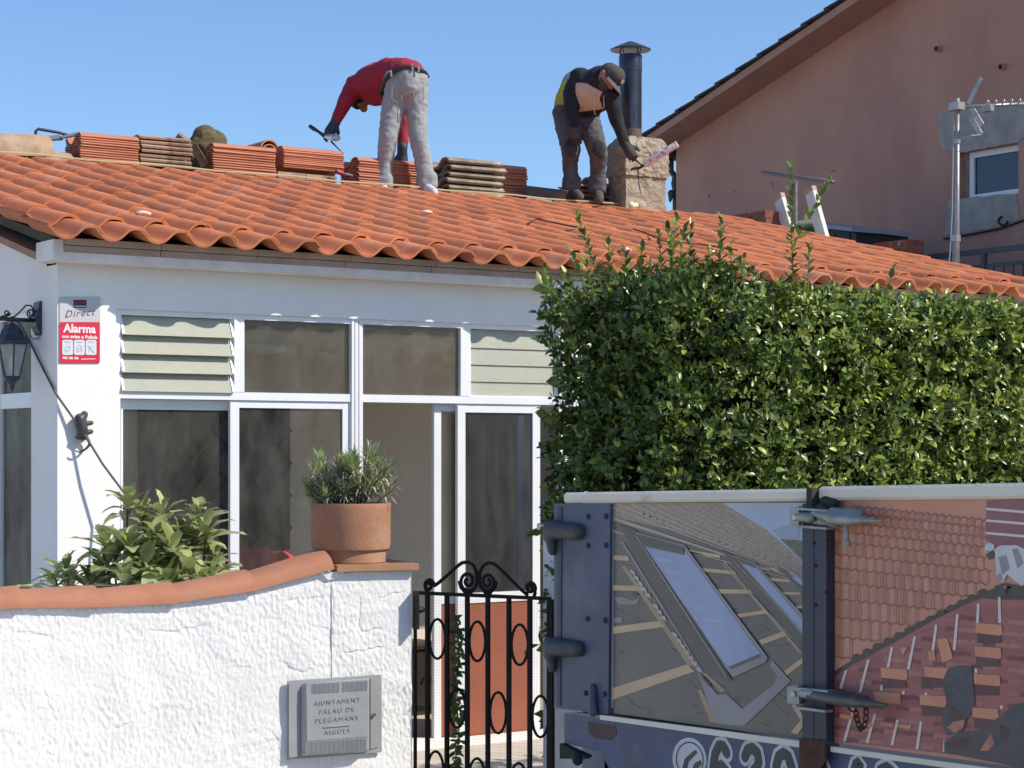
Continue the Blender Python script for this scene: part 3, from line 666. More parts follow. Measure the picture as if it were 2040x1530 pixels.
for k in range(int((zt - gz0) / 0.013)):
    z = gz0 + 0.013 * k; b.tube([Vector((P0.x, P0.y, z)) + off, Vector((P1.x, P1.y, z)) + off], 0.0003, 3, cap=False)
b.build('wire_mesh', mat('galvanised_wire', (0.16, 0.155, 0.15), rough=0.6), gate)
# striker on the pillar and the far gate post behind the lorry
b = MB(); P = wpt(0.004, 0, -0.10)
st_ = atPlane(826, 1215, P, WD)
b.obox(st_ + WD * 0.006, WN, WD, (0, 0, 1), 0.05, 0.012, 0.16); b.cone(st_ + WD * 0.012 + Vector((0, 0, 0.0)), 0.02, st_ + WD * 0.035, 0.012, 8, 3)
tag(b.build('latch_keeper', M_IRON), 'small black latch keeper bolted to the inner side of the white pillar', 'latch')
b = MB(); P = GH + Vector((0.13, -0.03, 0)); b.box((P.x, P.y - 0.02, 0), (P.x + 0.12, P.y + 0.28, atT(1112, 1062, 8.65).z)); b.box((P.x - 0.02, P.y - 0.04, atT(1112, 1062, 8.65).z + 0.002), (P.x + 0.14, P.y + 0.3, atT(1112, 1062, 8.65).z + 0.03))
tag(b.build('gatepost', M_WHITE), 'white gatepost half hidden behind the blue lorry side', 'gatepost')
# creeper on the gate
cr = thing('climbing_plant', 'thin green creeper growing up behind the second bar of the iron gate', 'climbing plant', Vector((*gc(460, 1500).xy, 0)))
st = MB(); lf = MB(); random.seed(9)
pts = [gc(462 + 14 * math.sin(v / 90), v) + FWD * 0.05 for v in range(450, 1620, 30)]; pts.append(Vector((pts[-1].x, pts[-1].y, 0)))
st.tube(pts, 0.004, 5)
def leaf_shape(mb, P, d, nrm, L, W, fold=0.25, curl=0.15):
    """an oval leaf folded along its midrib"""
    d = d.normalized(); s = d.cross(nrm)
    s = s.normalized() if s.length > 1e-4 else d.orthogonal().normalized(); n = s.cross(d)
    def pt(a, b, c): return P + d * (L * a) + s * (W * b) + n * (W * c)
    f = fold; c = curl * L / W
    vs = [pt(0, 0, 0), pt(.35, 0, 0), pt(.7, 0, -c * .4), pt(1, 0, -c), pt(.3, .45, f), pt(.65, .42, f - c * .35), pt(.3, -.45, f), pt(.65, -.42, f - c * .35)]
    mb.add(vs, [(0, 4, 1), (1, 4, 5, 2), (2, 5, 3), (0, 1, 6), (1, 2, 7, 6), (2, 3, 7)])
for v in range(455, 1560, 5):
    if random.random() < 0.25 and 640 < v < 690 or 1190 < v < 1290 and random.random() < 0.7: continue
    P = gc(462 + 14 * math.sin(v / 90) + random.gauss(0, 14), v) + FWD * (0.05 + random.uniform(-0.03, 0.03))
    lf.tint = random.random()
    leaf_shape(lf, P, RIGHT * random.gauss(0, 1) + Vector((0, 0, random.uniform(-1.2, 0.4))), -FWD + Vector((0, 0, 0.7)) + RIGHT * random.gauss(0, .5), random.uniform(0.025, 0.045), random.uniform(0.012, 0.02))
st.build('stem', mat('green_stem', (0.10, 0.13, 0.04), rough=0.7), cr)
lf.build('foliage', mat('creeper_leaf', (0.13, 0.21, 0.05), rough=0.45, attr='tint', attr_amt=0.6, trans=0.3), cr)
# bits behind the gate: step edge
# ------------------------------------------------------------------ broad leaved shrub behind the wall
sh = thing('broad_leaved_shrub', 'shrub with long ribbed olive green leaves behind the street wall', 'shrub', Vector((*atT(300, 1150, 9.9).xy, 0.03)))
st = MB(); lf = MB(); random.seed(21)
def long_leaf(mb, P, d, nrm, L, W, droop):
    d = d.normalized(); s = d.cross(nrm); s = s.normalized() if s.length > 1e-4 else d.orthogonal().normalized(); n = s.cross(d)
    prof_ = [(0, .08), (.12, .3), (.3, .72), (.5, 1), (.68, .95), (.84, .62), (.95, .22), (1, .02)]
    vs = []
    for i, (a, w) in enumerate(prof_):
        c = P + d * (L * a) - Vector((0, 0, 1)) * droop * L * a * a * 0.9
        rip = 0.045 * W * (1 if i % 2 else -1)
        vs += [c - s * W * w * .5 + n * (W * .16 * w + rip), c, c + s * W * w * .5 + n * (W * .16 * w + rip)]
    fs = []
    for i in range(len(prof_) - 1): fs += [(3 * i, 3 * i + 1, 3 * i + 4, 3 * i + 3), (3 * i + 1, 3 * i + 2, 3 * i + 5, 3 * i + 4)]
    mb.add(vs, fs)
whorls = [(255, 985, 9.85, 0.95), (325, 1000, 9.8, .85), (310, 1055, 9.6, 1.1), (395, 1010, 9.8, .9), (410, 1040, 9.65, 1.05), (215, 1060, 9.7, .95), (260, 1075, 9.5, 1.15), (345, 1085, 9.5, 1.2), (215, 1110, 9.5, 1.0), (290, 1120, 9.4, 1.2),
          (380, 1115, 9.4, 1.2), (130, 1120, 9.7, .9), (110, 1140, 9.6, .85), (250, 1140, 9.3, 1.1), (330, 1150, 9.3, 1.1), (425, 1100, 9.7, .95), (180, 1150, 9.5, .9), (360, 1045, 9.9, .9), (290, 1030, 9.95, .8), (400, 1145, 9.35, .95), (140, 1150, 9.9, .8), (285, 1000, 9.9, .8), (230, 1090, 9.6, 1), (300, 1080, 9.6, 1), (360, 1080, 9.7, 1), (420, 1130, 9.6, 1), (270, 1120, 9.7, 1), (340, 1130, 9.5, 1.1), (200, 1140, 9.6, 1), (385, 1060, 9.75, 1), (300, 1150, 9.4, 1)]
root = Vector((*atT(300, 1150, 9.75).xy, 0.03))
for (px, py, t, sc) in whorls:
    H = atT(px, py + 12, t); r0 = root + RIGHT * random.uniform(-.3, .25)
    st.tube([r0, (r0 + H) / 2 + RIGHT * (H - r0).dot(RIGHT) * 0.2 + Vector((0, 0, -0.05)), H], [0.012, 0.009, 0.005], 6)
    n = random.randint(11, 15)
    lean = RIGHT * max(-.35, min(.35, (px - 290) / 500)) + Vector((0, 0, 1))
    for q in range(n):
        a = q * 2.4 + random.uniform(-.3, .3); el = 0.40 + 1.25 * (q / n) + random.uniform(-.12, .12)
        d = Vector((math.cos(a) * math.sin(el), math.sin(a) * math.sin(el), math.cos(el))) + lean * 0.25
        lf.tint = random.random(); lf.mi = 1 if (q < 2 and random.random() < .6) else 0
        L = random.uniform(0.18, 0.30) * sc * (0.62 + 0.45 * q / n)
        long_leaf(lf, H - Vector((0, 0, 0.006 * q)), d, Vector((d.x * -.6, d.y * -.6, 1)), L, L * random.uniform(.28, .37), random.uniform(0.2, 0.7))
st.build('stem', mat('brown_stem', (0.13, 0.10, 0.06), rough=0.8), sh)
lf.build('foliage', [mat('olive_leaf', (0.42, 0.46, 0.20), (0.32, 0.375, 0.155), 18, 0.32, 0.15, 60, attr='tint', attr_amt=0.4, trans=0.22), mat('young_leaf', (0.30, 0.34, 0.09), rough=0.4, attr='tint', attr_amt=0.3, trans=0.3)], sh, smooth=True)
# red seat cushions behind the glass of the porch
b = MB()
for (px, py, r) in ((455, 1130, .12), (510, 1125, .14), (560, 1130, .11), (530, 1150, .12), (480, 1145, .11)):
    P = atY(px, py - 4, 10.75); b.ball(P, (r, r * .8, r * .7))
cs = blob('red_cushion', b, [mat('red_cloth', (0.75, 0.02, 0.045), (0.6, 0.012, 0.03), 14, 0.8)], thing('porch_cushion', 'heap of red cloth cushions behind the porch glass', 'cushion', Vector((*atY(510, 1125, 10.75).xy, 0.82))), 0.015, 4, 0.02, 10)
b = MB(); P = atY(510, 1125, 10.75); b.box((P.x - .8, P.y - .2, 0.76), (P.x + .9, P.y + .25, 0.80))
for dx in (-.75, .85):
    for dy in (-.16, .2): b.box((P.x + dx - .02, P.y + dy - .02, 0.03), (P.x + dx + .02, P.y + dy + .02, 0.76))
tag(b.build('bench', mat('brown_bench', (0.20, 0.12, 0.07), rough=0.6)), 'brown bench carrying the red cushions inside the porch', 'bench')

cb_ = thing('dark_cabinet', 'dark cabinet standing inside the open porch doorway behind the gate', 'cabinet', Vector((*atY(838, 1500, 11.6).xy, 0.03)))
M_CAB = mat('dark_varnish', (0.022, 0.016, 0.013), (0.032, 0.022, 0.017), 6, .45)
x0, x1, zt = atY(790, 1300, 11.6).x, atY(880, 1300, 11.6).x, atY(838, 1290, 11.6).z
b = MB(); b.box((x0, 11.5, .08), (x1, BW - .002, zt)); b.build('carcass', M_CAB, cb_)
b = MB(); b.box((x0 - .015, 11.48, zt + .001), (x1 + .015, BW - .002, zt + .025)); b.build('top', M_CAB, cb_)
for k in (0, 1):
    xa = x0 + .01 + k * (x1 - x0) / 2; xb = xa + (x1 - x0) / 2 - .02
    b = MB(); b.box((xa, 11.482, .10), (xb, 11.499, zt - .02)); dr_ = b.build('door', M_CAB, cb_)
    b = MB(); b.cone((xb - .02 if k == 0 else xa + .02, 11.47, zt * .6), .008, (xb - .02 if k == 0 else xa + .02, 11.455, zt * .6), .01, 8, 3); b.build('handle', M_GREYD, dr_)
b = MB(); b.box((x0 + .02, 11.52, .03), (x1 - .02, BW - .01, .08)); b.build('plinth', M_CAB, cb_)

# ------------------------------------------------------------------ clipped hedge
HGX, HGY0, HGY1, HGX2 = 5.17, 6.47, 7.40, 10.0
hedge = thing('clipped_hedge', 'tall clipped evergreen hedge with glossy leaves beside the gate', 'hedge', (7.3, 6.9, 0))
random.seed(31)
def hz(x, y): # top height
    return 2.53 - 0.026 * (x - HGX) + 0.05 * math.exp(-((x - 5.5) / .35) ** 2) + 0.05 * mnoise.noise(Vector((x * 2.2, y * 2.2, 1)))
def bulge(a, b): return 0.075 * mnoise.noise(Vector((a * 2.0, b * 2.0, 3.0))) + 0.05 * mnoise.noise(Vector((a * 5, b * 5, 9)))
core = MB(); core.box((HGX + .11, HGY0 + .17, 0.0), (HGX2 - .2, HGY1 - .12, 2.40))  # solid near-black box blocks see-through; its colour gives the shaded inside
core.build('dark_core', mat('core_shade', (0.012, 0.014, 0.008), (0.006, 0.007, 0.004), 25, 1.0, 1.0, 60), hedge)
leaves = MB(); M_TWIG = mat('green_twig', (0.13, 0.16, 0.05), rough=0.6)
def shoot(P, d, nl, L, leaf, sp, tw=False, young_or_lit=0.0):
    d = d.normalized(); o1 = d.orthogonal().normalized(); o2 = d.cross(o1); a0 = random.uniform(0, PI)
    if tw:
        twig = MB(); twig.tube([P - d * 0.05, P + d * L * .5 + o1 * random.uniform(-.01, .01), P + d * L], [0.0032, 0.0026, 0.0016], 5); twig.build('young_shoot', M_TWIG, hedge)
    for q in range(nl):
        f = q / max(1, nl - 1); a = a0 + (q // 2) * (PI / 2) + (q % 2) * PI + random.uniform(-.35, .35)
        el = sp * (1.0 - 0.55 * f) + random.uniform(-.15, .2)
        r = o1 * math.cos(a) + o2 * math.sin(a)
        dd = d * math.cos(el) + r * math.sin(el)
        leaves.tint = min(1, max(0, random.gauss(0.45 + young_or_lit * 0.25, 0.26)))
        rr = random.random()
        leaves.mi = 1 if rr < 0.04 + young_or_lit * 0.14 else (2 if rr < 0.13 + young_or_lit * .38 else 0)
        l = leaf * random.uniform(.75, 1.2) * (1 - 0.25 * f * (1 if tw else .4))
        leaf_shape(leaves, P + d * L * f, dd, d - r * 0.35, l, l * random.uniform(.46, .58), 0.16, random.uniform(0.02, 0.2))
VX1 = 7.7
def surf_shoots(n, fn, tw=False):
    for _ in range(n):
        P, nrm = fn()
        gap = mnoise.noise(Vector((P.x * 3.3, P.y * 3.3, P.z * 3.3)) + Vector((7, 7, 7)))
        if gap < -0.36 and random.random() < 0.85: continue
        P = P - nrm * random.uniform(0, 0.14)
        d = nrm * 0.75 + Vector((random.gauss(0, .5), random.gauss(0, .5), random.gauss(.35, .45)))
        shoot(P, d, random.randint(5, 8), random.uniform(.04, .075), random.choice((0.036, .042, 0.05)), 1.15, young_or_lit=1.0 if (P.x > HGX + .55 and random.random() < .5) else 0.0)  # leaves away from the corner get paler, painting the sunlit part by colour
def front():
    x = random.uniform(HGX + .05, VX1); z = random.uniform(1.0, hz(x, HGY0) - .02); rc = max(0, (HGX + .28) - x)
    rt = max(0, z - (hz(x, HGY0) - .2))
    return Vector((x, HGY0 + bulge(x, z) + rc * rc * 1.1 + rt * rt * 1.2, z)), Vector((-rc * 1.5, -1, rt * 1.6)).normalized()
def left_face():
    y = random.uniform(HGY0 + .03, HGY1); z = random.uniform(.9, hz(HGX, y) - .02); rt = max(0, z - (hz(HGX, y) - .2))
    return Vector((HGX + bulge(y + 20, z) + rt * rt * 1.2 - 0.03, y, z)), Vector((-1, 0, rt * 1.6)).normalized()
def top_face():
    x = random.uniform(HGX + .05, VX1 + .3); y = random.uniform(HGY0 + .05, HGY1)
    return Vector((x, y, hz(x, y) - .02)), Vector((0, 0, 1))
surf_shoots(4300, front); surf_shoots(2300, left_face); surf_shoots(1500, top_face)
# coarse rest of the hedge, outside the photograph
for _ in range(1100):
    x = random.uniform(VX1, HGX2); z = random.uniform(.2, 2.5)
    shoot(Vector((x, HGY0 + bulge(x, z), z)), Vector((random.gauss(0, .5), -1, .3)), 6, .09, 0.085, 1.2)
for _ in range(700):
    x = random.uniform(HGX, VX1); z = random.uniform(.1, 1.0); shoot(Vector((x, HGY0 + bulge(x, z), z)), Vector((random.gauss(0, .5), -1, .3)), 6, .09, 0.085, 1.2)
for _ in range(900):
    x = random.uniform(HGX, HGX2); z = random.uniform(.3, 2.55); shoot(Vector((x, HGY1 + bulge(x, z), z)), Vector((random.gauss(0, .5), 1, .3)), 6, .09, 0.085, 1.2)
# long unclipped shoots: (base px, py) -> (tip px, py), Y plane
longs = [((1580, 560), (1575, 328), 7.95), ((1585, 480), (1655, 350), 7.95), ((1610, 560), (1612, 492), 7.9), ((1435, 545), (1437, 436), 7.95), ((1335, 545), (1348, 436), 8.0), ((1318, 540), (1312, 468), 8.05),
         ((1372, 540), (1377, 448), 8.0), ((1195, 560), (1152, 434), 8.4), ((1215, 550), (1212, 482), 8.5), ((1130, 640), (1087, 534), 8.5), ((1150, 620), (1128, 545), 8.6), ((1275, 545), (1280, 488), 8.1), ((1478, 548), (1482, 515), 7.95),
         ((1770, 585), (1777, 540), 7.9), ((1160, 560), (1140, 505), 8.4), ((1405, 548), (1415, 500), 7.95), ((1250, 560), (1245, 500), 8.2), ((1110, 700), (1090, 690), 8.7), ((1100, 830), (1078, 815), 8.8), ((1095, 1020), (1078, 1055), 8.75), ((1180, 575), (1165, 520), 8.35), ((1340, 520), (1330, 450), 8.05), ((1355, 530), (1362, 460), 7.95), ((1455, 545), (1425, 505), 7.95), ((1460, 555), (1455, 490), 7.9)]
for (a, b_, y) in longs:
    P = atY(*a, y - 1.38); Q = atY(*b_, y - 1.38); L = (Q - P).length
    shoot(P, Q - P, int(L / 0.0135), L, 0.056, 0.95, tw=True, young_or_lit=.35)
leaves.build('foliage', [mat('hedge_leaf', (0.108, 0.165, 0.034), rough=0.33, attr='tint', attr_amt=0.65, trans=0.16), mat('yellow_leaf', (0.34, 0.36, 0.07), rough=0.4, attr='tint', attr_amt=0.3, trans=0.3), mat('light_leaf', (0.34, 0.41, 0.08), rough=0.38, attr='tint', attr_amt=0.4, trans=0.25)], hedge, smooth=True)
# ------------------------------------------------------------------ things along the ridge
ZR = zroof(RIDGE_Y) - 0.012                   # the bedding board
YS = 14.42
M_NEWT = mat('new_tile', (0.50, 0.20, 0.115), (0.44, 0.165, 0.095), 8, 0.8, 0.1, 120, attr='tint', attr_amt=0.15)
M_OLDT = mat('old_tile', (0.46, 0.33, 0.22), (0.33, 0.21, 0.14), 9, 0.9, 0.4, 60, c3=(0.16, 0.12, 0.09), scale3=5, lo3=0.55, hi3=0.75, attr='tint', attr_amt=0.2)
M_LICHEN = mat('lichen_tile', (0.30, 0.25, 0.18), (0.17, 0.13, 0.10), 12, 0.95, 0.6, 60, c3=(0.50, 0.43, 0.33), scale3=6, lo3=0.55, hi3=0.7, attr='tint', attr_amt=0.2)
ORD = ['topmost', 'second from the top', 'third from the top', 'fourth from the top', 'fifth from the top', 'sixth from the top', 'seventh from the top', 'eighth from the top', 'ninth from the top', 'tenth from the top', 'eleventh from the top', 'twelfth from the top', 'thirteenth from the top']
def tile_mesh(name, L, W, m, thick=0.014, hs=1.0, wavy=0.0):
    """a loose tile, lying with its length along x and its roll along y (towards the street)"""
    mb = MB(); tile(mb, Vector((-L / 2, W / 2, 0.04)), Vector((0, -1, 0)), Vector((1, 0, 0)), Vector((0, 0, 1)), L, W, 0, 0, thick, hs)
    return mb.mesh(name, m, (0, 0, 0), True)
random.seed(41)
def stack(px0, px1, py_top, py_bot, y, n, me_name, L, W, m, label, group, hs=1.0, thick=0.0105, jit=0.006, rz=0.0, cat='roof tile', zbase=None):
    P0 = atY(px0, py_bot, y - W / 2); P1 = atY(px1, py_bot, y - W / 2)
    me = tile_mesh(me_name, P1.x - P0.x, W, m, thick, hs); me.set_sharp_from_angle(angle=0.7)
    zb = ZR + 0.01 if zbase is None else zbase
    ztop_ = atY((px0 + px1) / 2, py_top, y - W * .25).z
    pitch = (ztop_ - zb - 0.08 * hs) / max(1, n - 1)
    src = None
    for k in range(n):
        if src is None: ob = bpy.data.objects.new(me_name, me); src = ob
        else: ob = src.copy()
        COL.objects.link(ob)
        ob.location = ((P0.x + P1.x) / 2 + random.uniform(-jit, jit), y + random.uniform(-jit, jit), zb + pitch * k + 0.0 * hs)
        ob.rotation_euler = (random.uniform(-.006, .006), random.uniform(-.004, .004), rz + random.uniform(-.012, .012))
        tag(ob, label % ORD[n - 1 - k], cat, group)
    return zb + pitch * (n - 1) + 0.08 * hs
stack(160, 276, 268, 338, YS, 12, 'terracotta_tile', .45, .26, M_NEWT, 'new terracotta tile, %s of the leftmost new stack', 'new tiles in the leftmost stack')
stack(279, 380, 278, 340, YS, 8, 'weathered_tile', .42, .25, M_OLDT, 'old weathered tile, %s of the pale leftmost old stack', 'old tiles in the pale stack', hs=.55, thick=.016, jit=.012)
stack(424, 548, 290, 353, YS, 12, 'terracotta_tile', .45, .26, M_NEWT, 'new tile, %s of the stack right of the burlap sack', 'new tiles in the stack by the sack')
zb4 = ZR + 0.115
stack(565, 684, 296, 337, YS, 10, 'terracotta_tile', .45, .26, M_NEWT, 'new tile, %s of the half shaded stack on old bricks', 'new tiles in the stack on the bricks', zbase=zb4)
stack(714, 832, 318, 375, YS, 11, 'terracotta_tile', .45, .26, M_NEWT, 'new tile, %s of the stack behind the man in red', 'new tiles in the stack behind the man in red')
stack(896, 1006, 318, 386, YS, 6, 'lichened_tile', .42, .27, M_LICHEN, 'lichened tile, %s of the grey stack beside the red man', 'lichened tiles in the grey stack', hs=1.0, thick=.022, jit=.018)
stack(985, 1049, 330, 386, YS + .22, 12, 'terracotta_tile', .3, .26, M_NEWT, 'new tile, %s of the stack behind the grey lichened tiles', 'new tiles in the stack behind the grey tiles')
stack(1150, 1241, 372, 404, YS, 5, 'buff_tile', .4, .26, M_OLDT, 'buff tile, %s of the low stack behind the capped man', 'buff tiles in the low stack', hs=.7, jit=.012)
# tilted tile on the low stack
me = tile_mesh('loose_tile', .36, .25, M_NEWT); ob = bpy.data.objects.new('loose_tile', me); COL.objects.link(ob)
ob.location = Vector((*atY(1185, 372, YS).xy, atY(1185, 368, YS).z - .05)); ob.rotation_euler = (0.1, 0.16, .15)
tag(ob, 'single orange tile leaning on the low stack beside the chimney', 'roof tile')
# dark old barrel tile lying down, right of the stacks
def barrel(name, P0, P1, r0, r1, m, label, roll=0.0, cat='roof tile', up=Vector((0, 0, 1))):
    mb = MB(); P0, P1 = Vector(P0), Vector(P1); d = (P1 - P0).normalized(); s = d.cross(up).normalized(); u = s.cross(d); n = 12; rings = []
    for P, r in ((P0, r0), (P1, r1)):
        for q in (1, .86): rings.append([P + (s * math.cos(PI * j / n + roll) + u * math.sin(PI * j / n + roll)) * r * q for j in range(n + 1)])
    k = n + 1; fs = []
    for j in range(n): fs += [(j, j + 1, 2 * k + j + 1, 2 * k + j), (k + j + 1, k + j, 3 * k + j, 3 * k + j + 1), (j + 1, j, k + j, k + j + 1), (2 * k + j, 2 * k + j + 1, 3 * k + j + 1, 3 * k + j)]
    fs += [(0, 2 * k, 3 * k, k), (k - 1, 2 * k - 1, 4 * k - 1, 3 * k - 1)]
    mb.add([v for rg in rings for v in rg], fs)
    ob = mb.build(name, m, smooth=True, autosmooth=40); return tag(ob, label, cat)
M_DARKT = mat('sooty_tile', (0.13, 0.095, 0.075), (0.08, 0.06, 0.05), 8, 0.95, 0.4, 50, c3=(0.30, 0.14, 0.08), scale3=4)
barrel('ridge_tile', atY(1046, 389, YS), atY(1128, 402, 14.2), .085, .10, M_DARKT, 'dark sooty barrel tile lying on the ridge left of the capped man')
# the two bedded ridge tiles at the left end, with mortar
barrel('ridge_tile', Vector((3.6, 14.38, ZR - .02)), atY(92, 318, 14.38), .17, .185, M_OLDT, 'worn ridge tile bedded in mortar at the left end of the ridge')
barrel('ridge_tile', Vector((atY(80, 318, 14.42).x, 14.42, ZR - .02)), Vector((atY(134, 318, 14.42).x, 14.42, ZR - .02)), .15, .16, M_OLDT, 'short pale ridge tile between the worn ridge tile and first new stack')
mb = MB(); random.seed(4)
for k in range(9): mb.ball((RX0 + .1 + k * .105, 14.24 + random.uniform(-.01, .01), ZR + .0), (.075, .05, .022))
blob('mortar_bed', mb, [M_CONC], None, .014, 3, .008, 14)
tag(bpy.data.objects['mortar_bed'], 'grey mortar bedding along the foot of the worn ridge tile', 'mortar')
# arched tiles behind the second stack
for k, dz in enumerate((0, .028)):
    P = atY(521, 300, YS + .42) + Vector((0, 0, -0.03 + dz * .6)); barrel('arched_tile', P + Vector((-.0, -.15, 0)), P + Vector((.0, .25, 0)), .085 - .016 * (1 - k) * 1.2, .085 - .016 * (1 - k) * 1.2, M_NEWT, ['inner of two nested arched tiles standing behind the stack by the sack', 'outer of two nested arched tiles standing behind the stack by the sack'][k])
mb = MB(); P = atY(521, 335, YS + .5); mb.box((P.x - .12, P.y - .25, ZR - .1), (P.x + .12, P.y + .3, atY(521, 303, YS + .42).z - .01))
tag(mb.build('tile_block', M_OLDT), 'block of old roof debris carrying the two nested arched tiles', 'debris')
# old flat bricks under the fourth stack
for k, (a, b_, z0, z1, lab) in enumerate(((556, 612, .0, .058, 'left of the lower bricks'), (614, 655, .0, .058, 'right of the lower bricks'), (553, 610, .06, .112, 'left of the upper bricks'), (611, 672, .06, .112, 'right of the upper bricks'))):
    x0, x1 = atY(a, 350, 14.28).x, atY(b_, 350, 14.28).x
    mb = MB(); mb.box((x0, 14.27 + .01 * (k % 2), ZR + z0 + .004), (x1 - .006, 14.52, ZR + z1)); tag(mb.build('old_brick', M_OLDT), 'old flat brick, %s under the half shaded stack' % lab, 'brick', 'old bricks under the shaded stack')
# burlap sack (dry, dark) and tipped old tile behind
mb = MB()
c = lambda px, py, y=YS + .1: atY(px, py, y)
mb.cone(c(400, 290), .10, c(425, 285), .11); mb.ball(c(408, 275), (.10, .12, .10)); mb.cone(c(385, 300), .07, c(392, 325), .09); mb.cone(c(432, 284), .05, c(448, 292), .03)
mb.cone(c(400, 335), .12, c(420, 335), .12)
blob('burlap_sack', mb, [mat('burlap', (0.20, 0.165, 0.085), (0.11, 0.09, 0.05), 14, 1.0, 0.8, 120, stretch=(1, 1, 3))], None, .012, 4, .012, 12)
tag(bpy.data.objects['burlap_sack'], 'crumpled brown burlap sack lying between pale old tiles and new tiles', 'sack')
barrel('broken_tile', c(350, 272, YS + .15), c(385, 296, YS + .1), .045, .05, M_LICHEN, 'broken grey tile leaning against the burlap sack', .4)
barrel('broken_tile', c(384, 288, YS - .05), c(408, 330, YS - .08), .03, .035, M_LICHEN, 'slipped lichened tile standing on edge in front of the sack', 1.0)
# bent steel bar and small trowel behind the first stack
mb = MB(); y = YS + .35
mb.tube([c(71, 274, y), c(71, 262, y), c(76, 257, y), c(118, 264, y), c(142, 272, y)], .012, 8); tag(mb.build('bent_bar', mat('dark_steel', (0.05, 0.055, 0.065), rough=.5, metal=.6), smooth=True), 'bent dark steel bar sticking up behind the leftmost new stack', 'steel bar')
mb = MB(); mb.prism([c(86, 272, YS), c(118, 268, YS), c(126, 276, YS), c(95, 278, YS)], (0, .01, -.012)); mb.cone(c(122, 274, YS), .012, c(150, 268, YS), .016, 10)
tag(mb.build('trowel', mat('grey_tool', (0.16, 0.16, 0.17), rough=.5)), 'small grey trowel lying on the ridge tile by the bent bar', 'trowel')
# setting-out string
mb = MB(); mb.tube([Vector((RX0 + .1 + 6.9 * k / 20, 14.10, zroof(14.10) + .055 + .006 * math.sin(k * 2.1))) for k in range(21)], .007, 5)
tag(mb.build('string_line', mat('yellow_string', (0.50, 0.42, 0.24), rough=.8)), 'pale yellow setting out string stretched along the ridge', 'string')
# red handled tool lying by the stack behind the man
mb = MB(); P, Q, R_ = c(682, 345, 14.22), c(672, 342, 14.22), c(702, 350, 14.22); mb.cone(Q, .022, P, .018, 10); mb.mi = 1; mb.tube([P, R_], .010, 6)
tag(mb.build('hand_tool', [mat('red_handle', (0.35, 0.03, 0.04), rough=.5), bpy.data.materials['grey_tool']], smooth=True), 'red handled tool lying at the edge of the half shaded stack', 'tool')
# loose wires on the tiles
for nm, pts, lab in (('loose_wire', [(1050, 446), (1068, 436), (1090, 441), (1150, 453)], 'thin dark bent wire lying on the tiles left of the hedge shoots'), ('loose_wire', [(1262, 456), (1292, 466), (1320, 480), (1390, 486), (1470, 498)], 'thin dark wire lying on the tiles behind the hedge shoots')):
    mb = MB()
    def onroof(px, py):
        n = Vector((0, -PITCH, 1)); return atPlane(px, py, Vector((0, EAVE_Y, EAVE_Z + .06)), n)
    mb.tube([onroof(*p) for p in pts], .006, 5); tag(mb.build(nm, mat('rusty_wire', (0.06, 0.03, 0.02), rough=.7)), lab, 'wire')
random.seed(8); mb = MB()
crumbs = [((285, 425), 'left'), ((850, 423), 'middle'), ((1245, 497), 'right')]
for (p, lb) in crumbs:
    P = onroof(*p); q = MB(); q.ball(P + Vector((0, 0, .0)), (.05, .03, .014)); o = blob('mortar_crumb', q, [mat('pale_mortar', (0.62, 0.50, 0.42), rough=.9)], None, .006, 2, .006, 40); tag(o, 'pale crumb of mortar on the tiles, %s one of three' % lb, 'mortar crumb', 'mortar crumbs on the tiles')

# ------------------------------------------------------------------ chimney
ch = thing('chimney', 'rough stone chimney with tall black flue pipe and conical rain cap', 'chimney', atY(1270, 410, 14.15))
cy0 = 14.0; cx0 = atY(1246, 350, cy0).x; cx1 = atY(1331, 350, cy0).x; cy1 = atX(1209, 350, cx0).y
ct = atY(1290, 272, cy0).z; cb = zroof(cy0) - .05; cm = atY(1290, 352, cy0).z
M_STONE = mat('stone_render', (0.42, 0.37, 0.28), (0.29, 0.25, 0.185), 9, 0.95, 0.9, 45, c3=(0.46, 0.32, 0.20), scale3=5, lo3=.58, hi3=.8, bump2=.5, bscale2=14)
def stonebox(mb, x0, x1, y0, y1, z0, z1, amp, freq, nu=26, nv=22, rtop=0.0, seed=0):
    per = 2 * ((x1 - x0) + (y1 - y0)); vs = []
    cxm, cym = (x0 + x1) / 2, (y0 + y1) / 2
    pts = []
    for (ax, ay), (bx_, by) in (((x0, y0), (x1, y0)), ((x1, y0), (x1, y1)), ((x1, y1), (x0, y1)), ((x0, y1), (x0, y0))):
        for i in range(nu): pts.append((ax + (bx_ - ax) * i / nu, ay + (by - ay) * i / nu))
    m = len(pts)
    for j in range(nv + 1):
        z = z0 + (z1 - z0) * j / nv
        sc = 1 - (rtop * max(0, (z - (z1 - .12)) / .12) ** 2 if rtop else 0)
        for x, y in pts:
            q = Vector((x * freq, y * freq, z * freq * 1.5 + seed)); cell = mnoise.voronoi(q)[0]
            h = amp * ((cell[1] - cell[0]) * 1.2 - .45) + amp * .5 * mnoise.noise(q * 2.3)
            dx, dy = x - cxm, y - cym; l = math.hypot(dx, dy)
            vs.append((cxm + dx * sc + dx / l * h, cym + dy * sc + dy / l * h, z + (amp * .5 * mnoise.noise(q * 1.1) if 0 < j < nv else 0)))
    fs = [(j * m + i, j * m + (i + 1) % m, (j + 1) * m + (i + 1) % m, (j + 1) * m + i) for j in range(nv) for i in range(m)]
    fs.append(tuple(nv * m + i for i in range(m))); mb.add(vs, fs)
b = MB(); stonebox(b, cx0 + .01, cx1 - .01, cy0 + .01, cy1, cb, cm + .03, .02, 6, seed=3); b.build('stone_base', M_STONE, ch)
b = MB(); stonebox(b, cx0 - .005, cx1 + .012, cy0 - .012, cy1 + .01, cm, ct, .028, 9, 34, 24, .30); b.build('stone_head', M_STONE, ch)
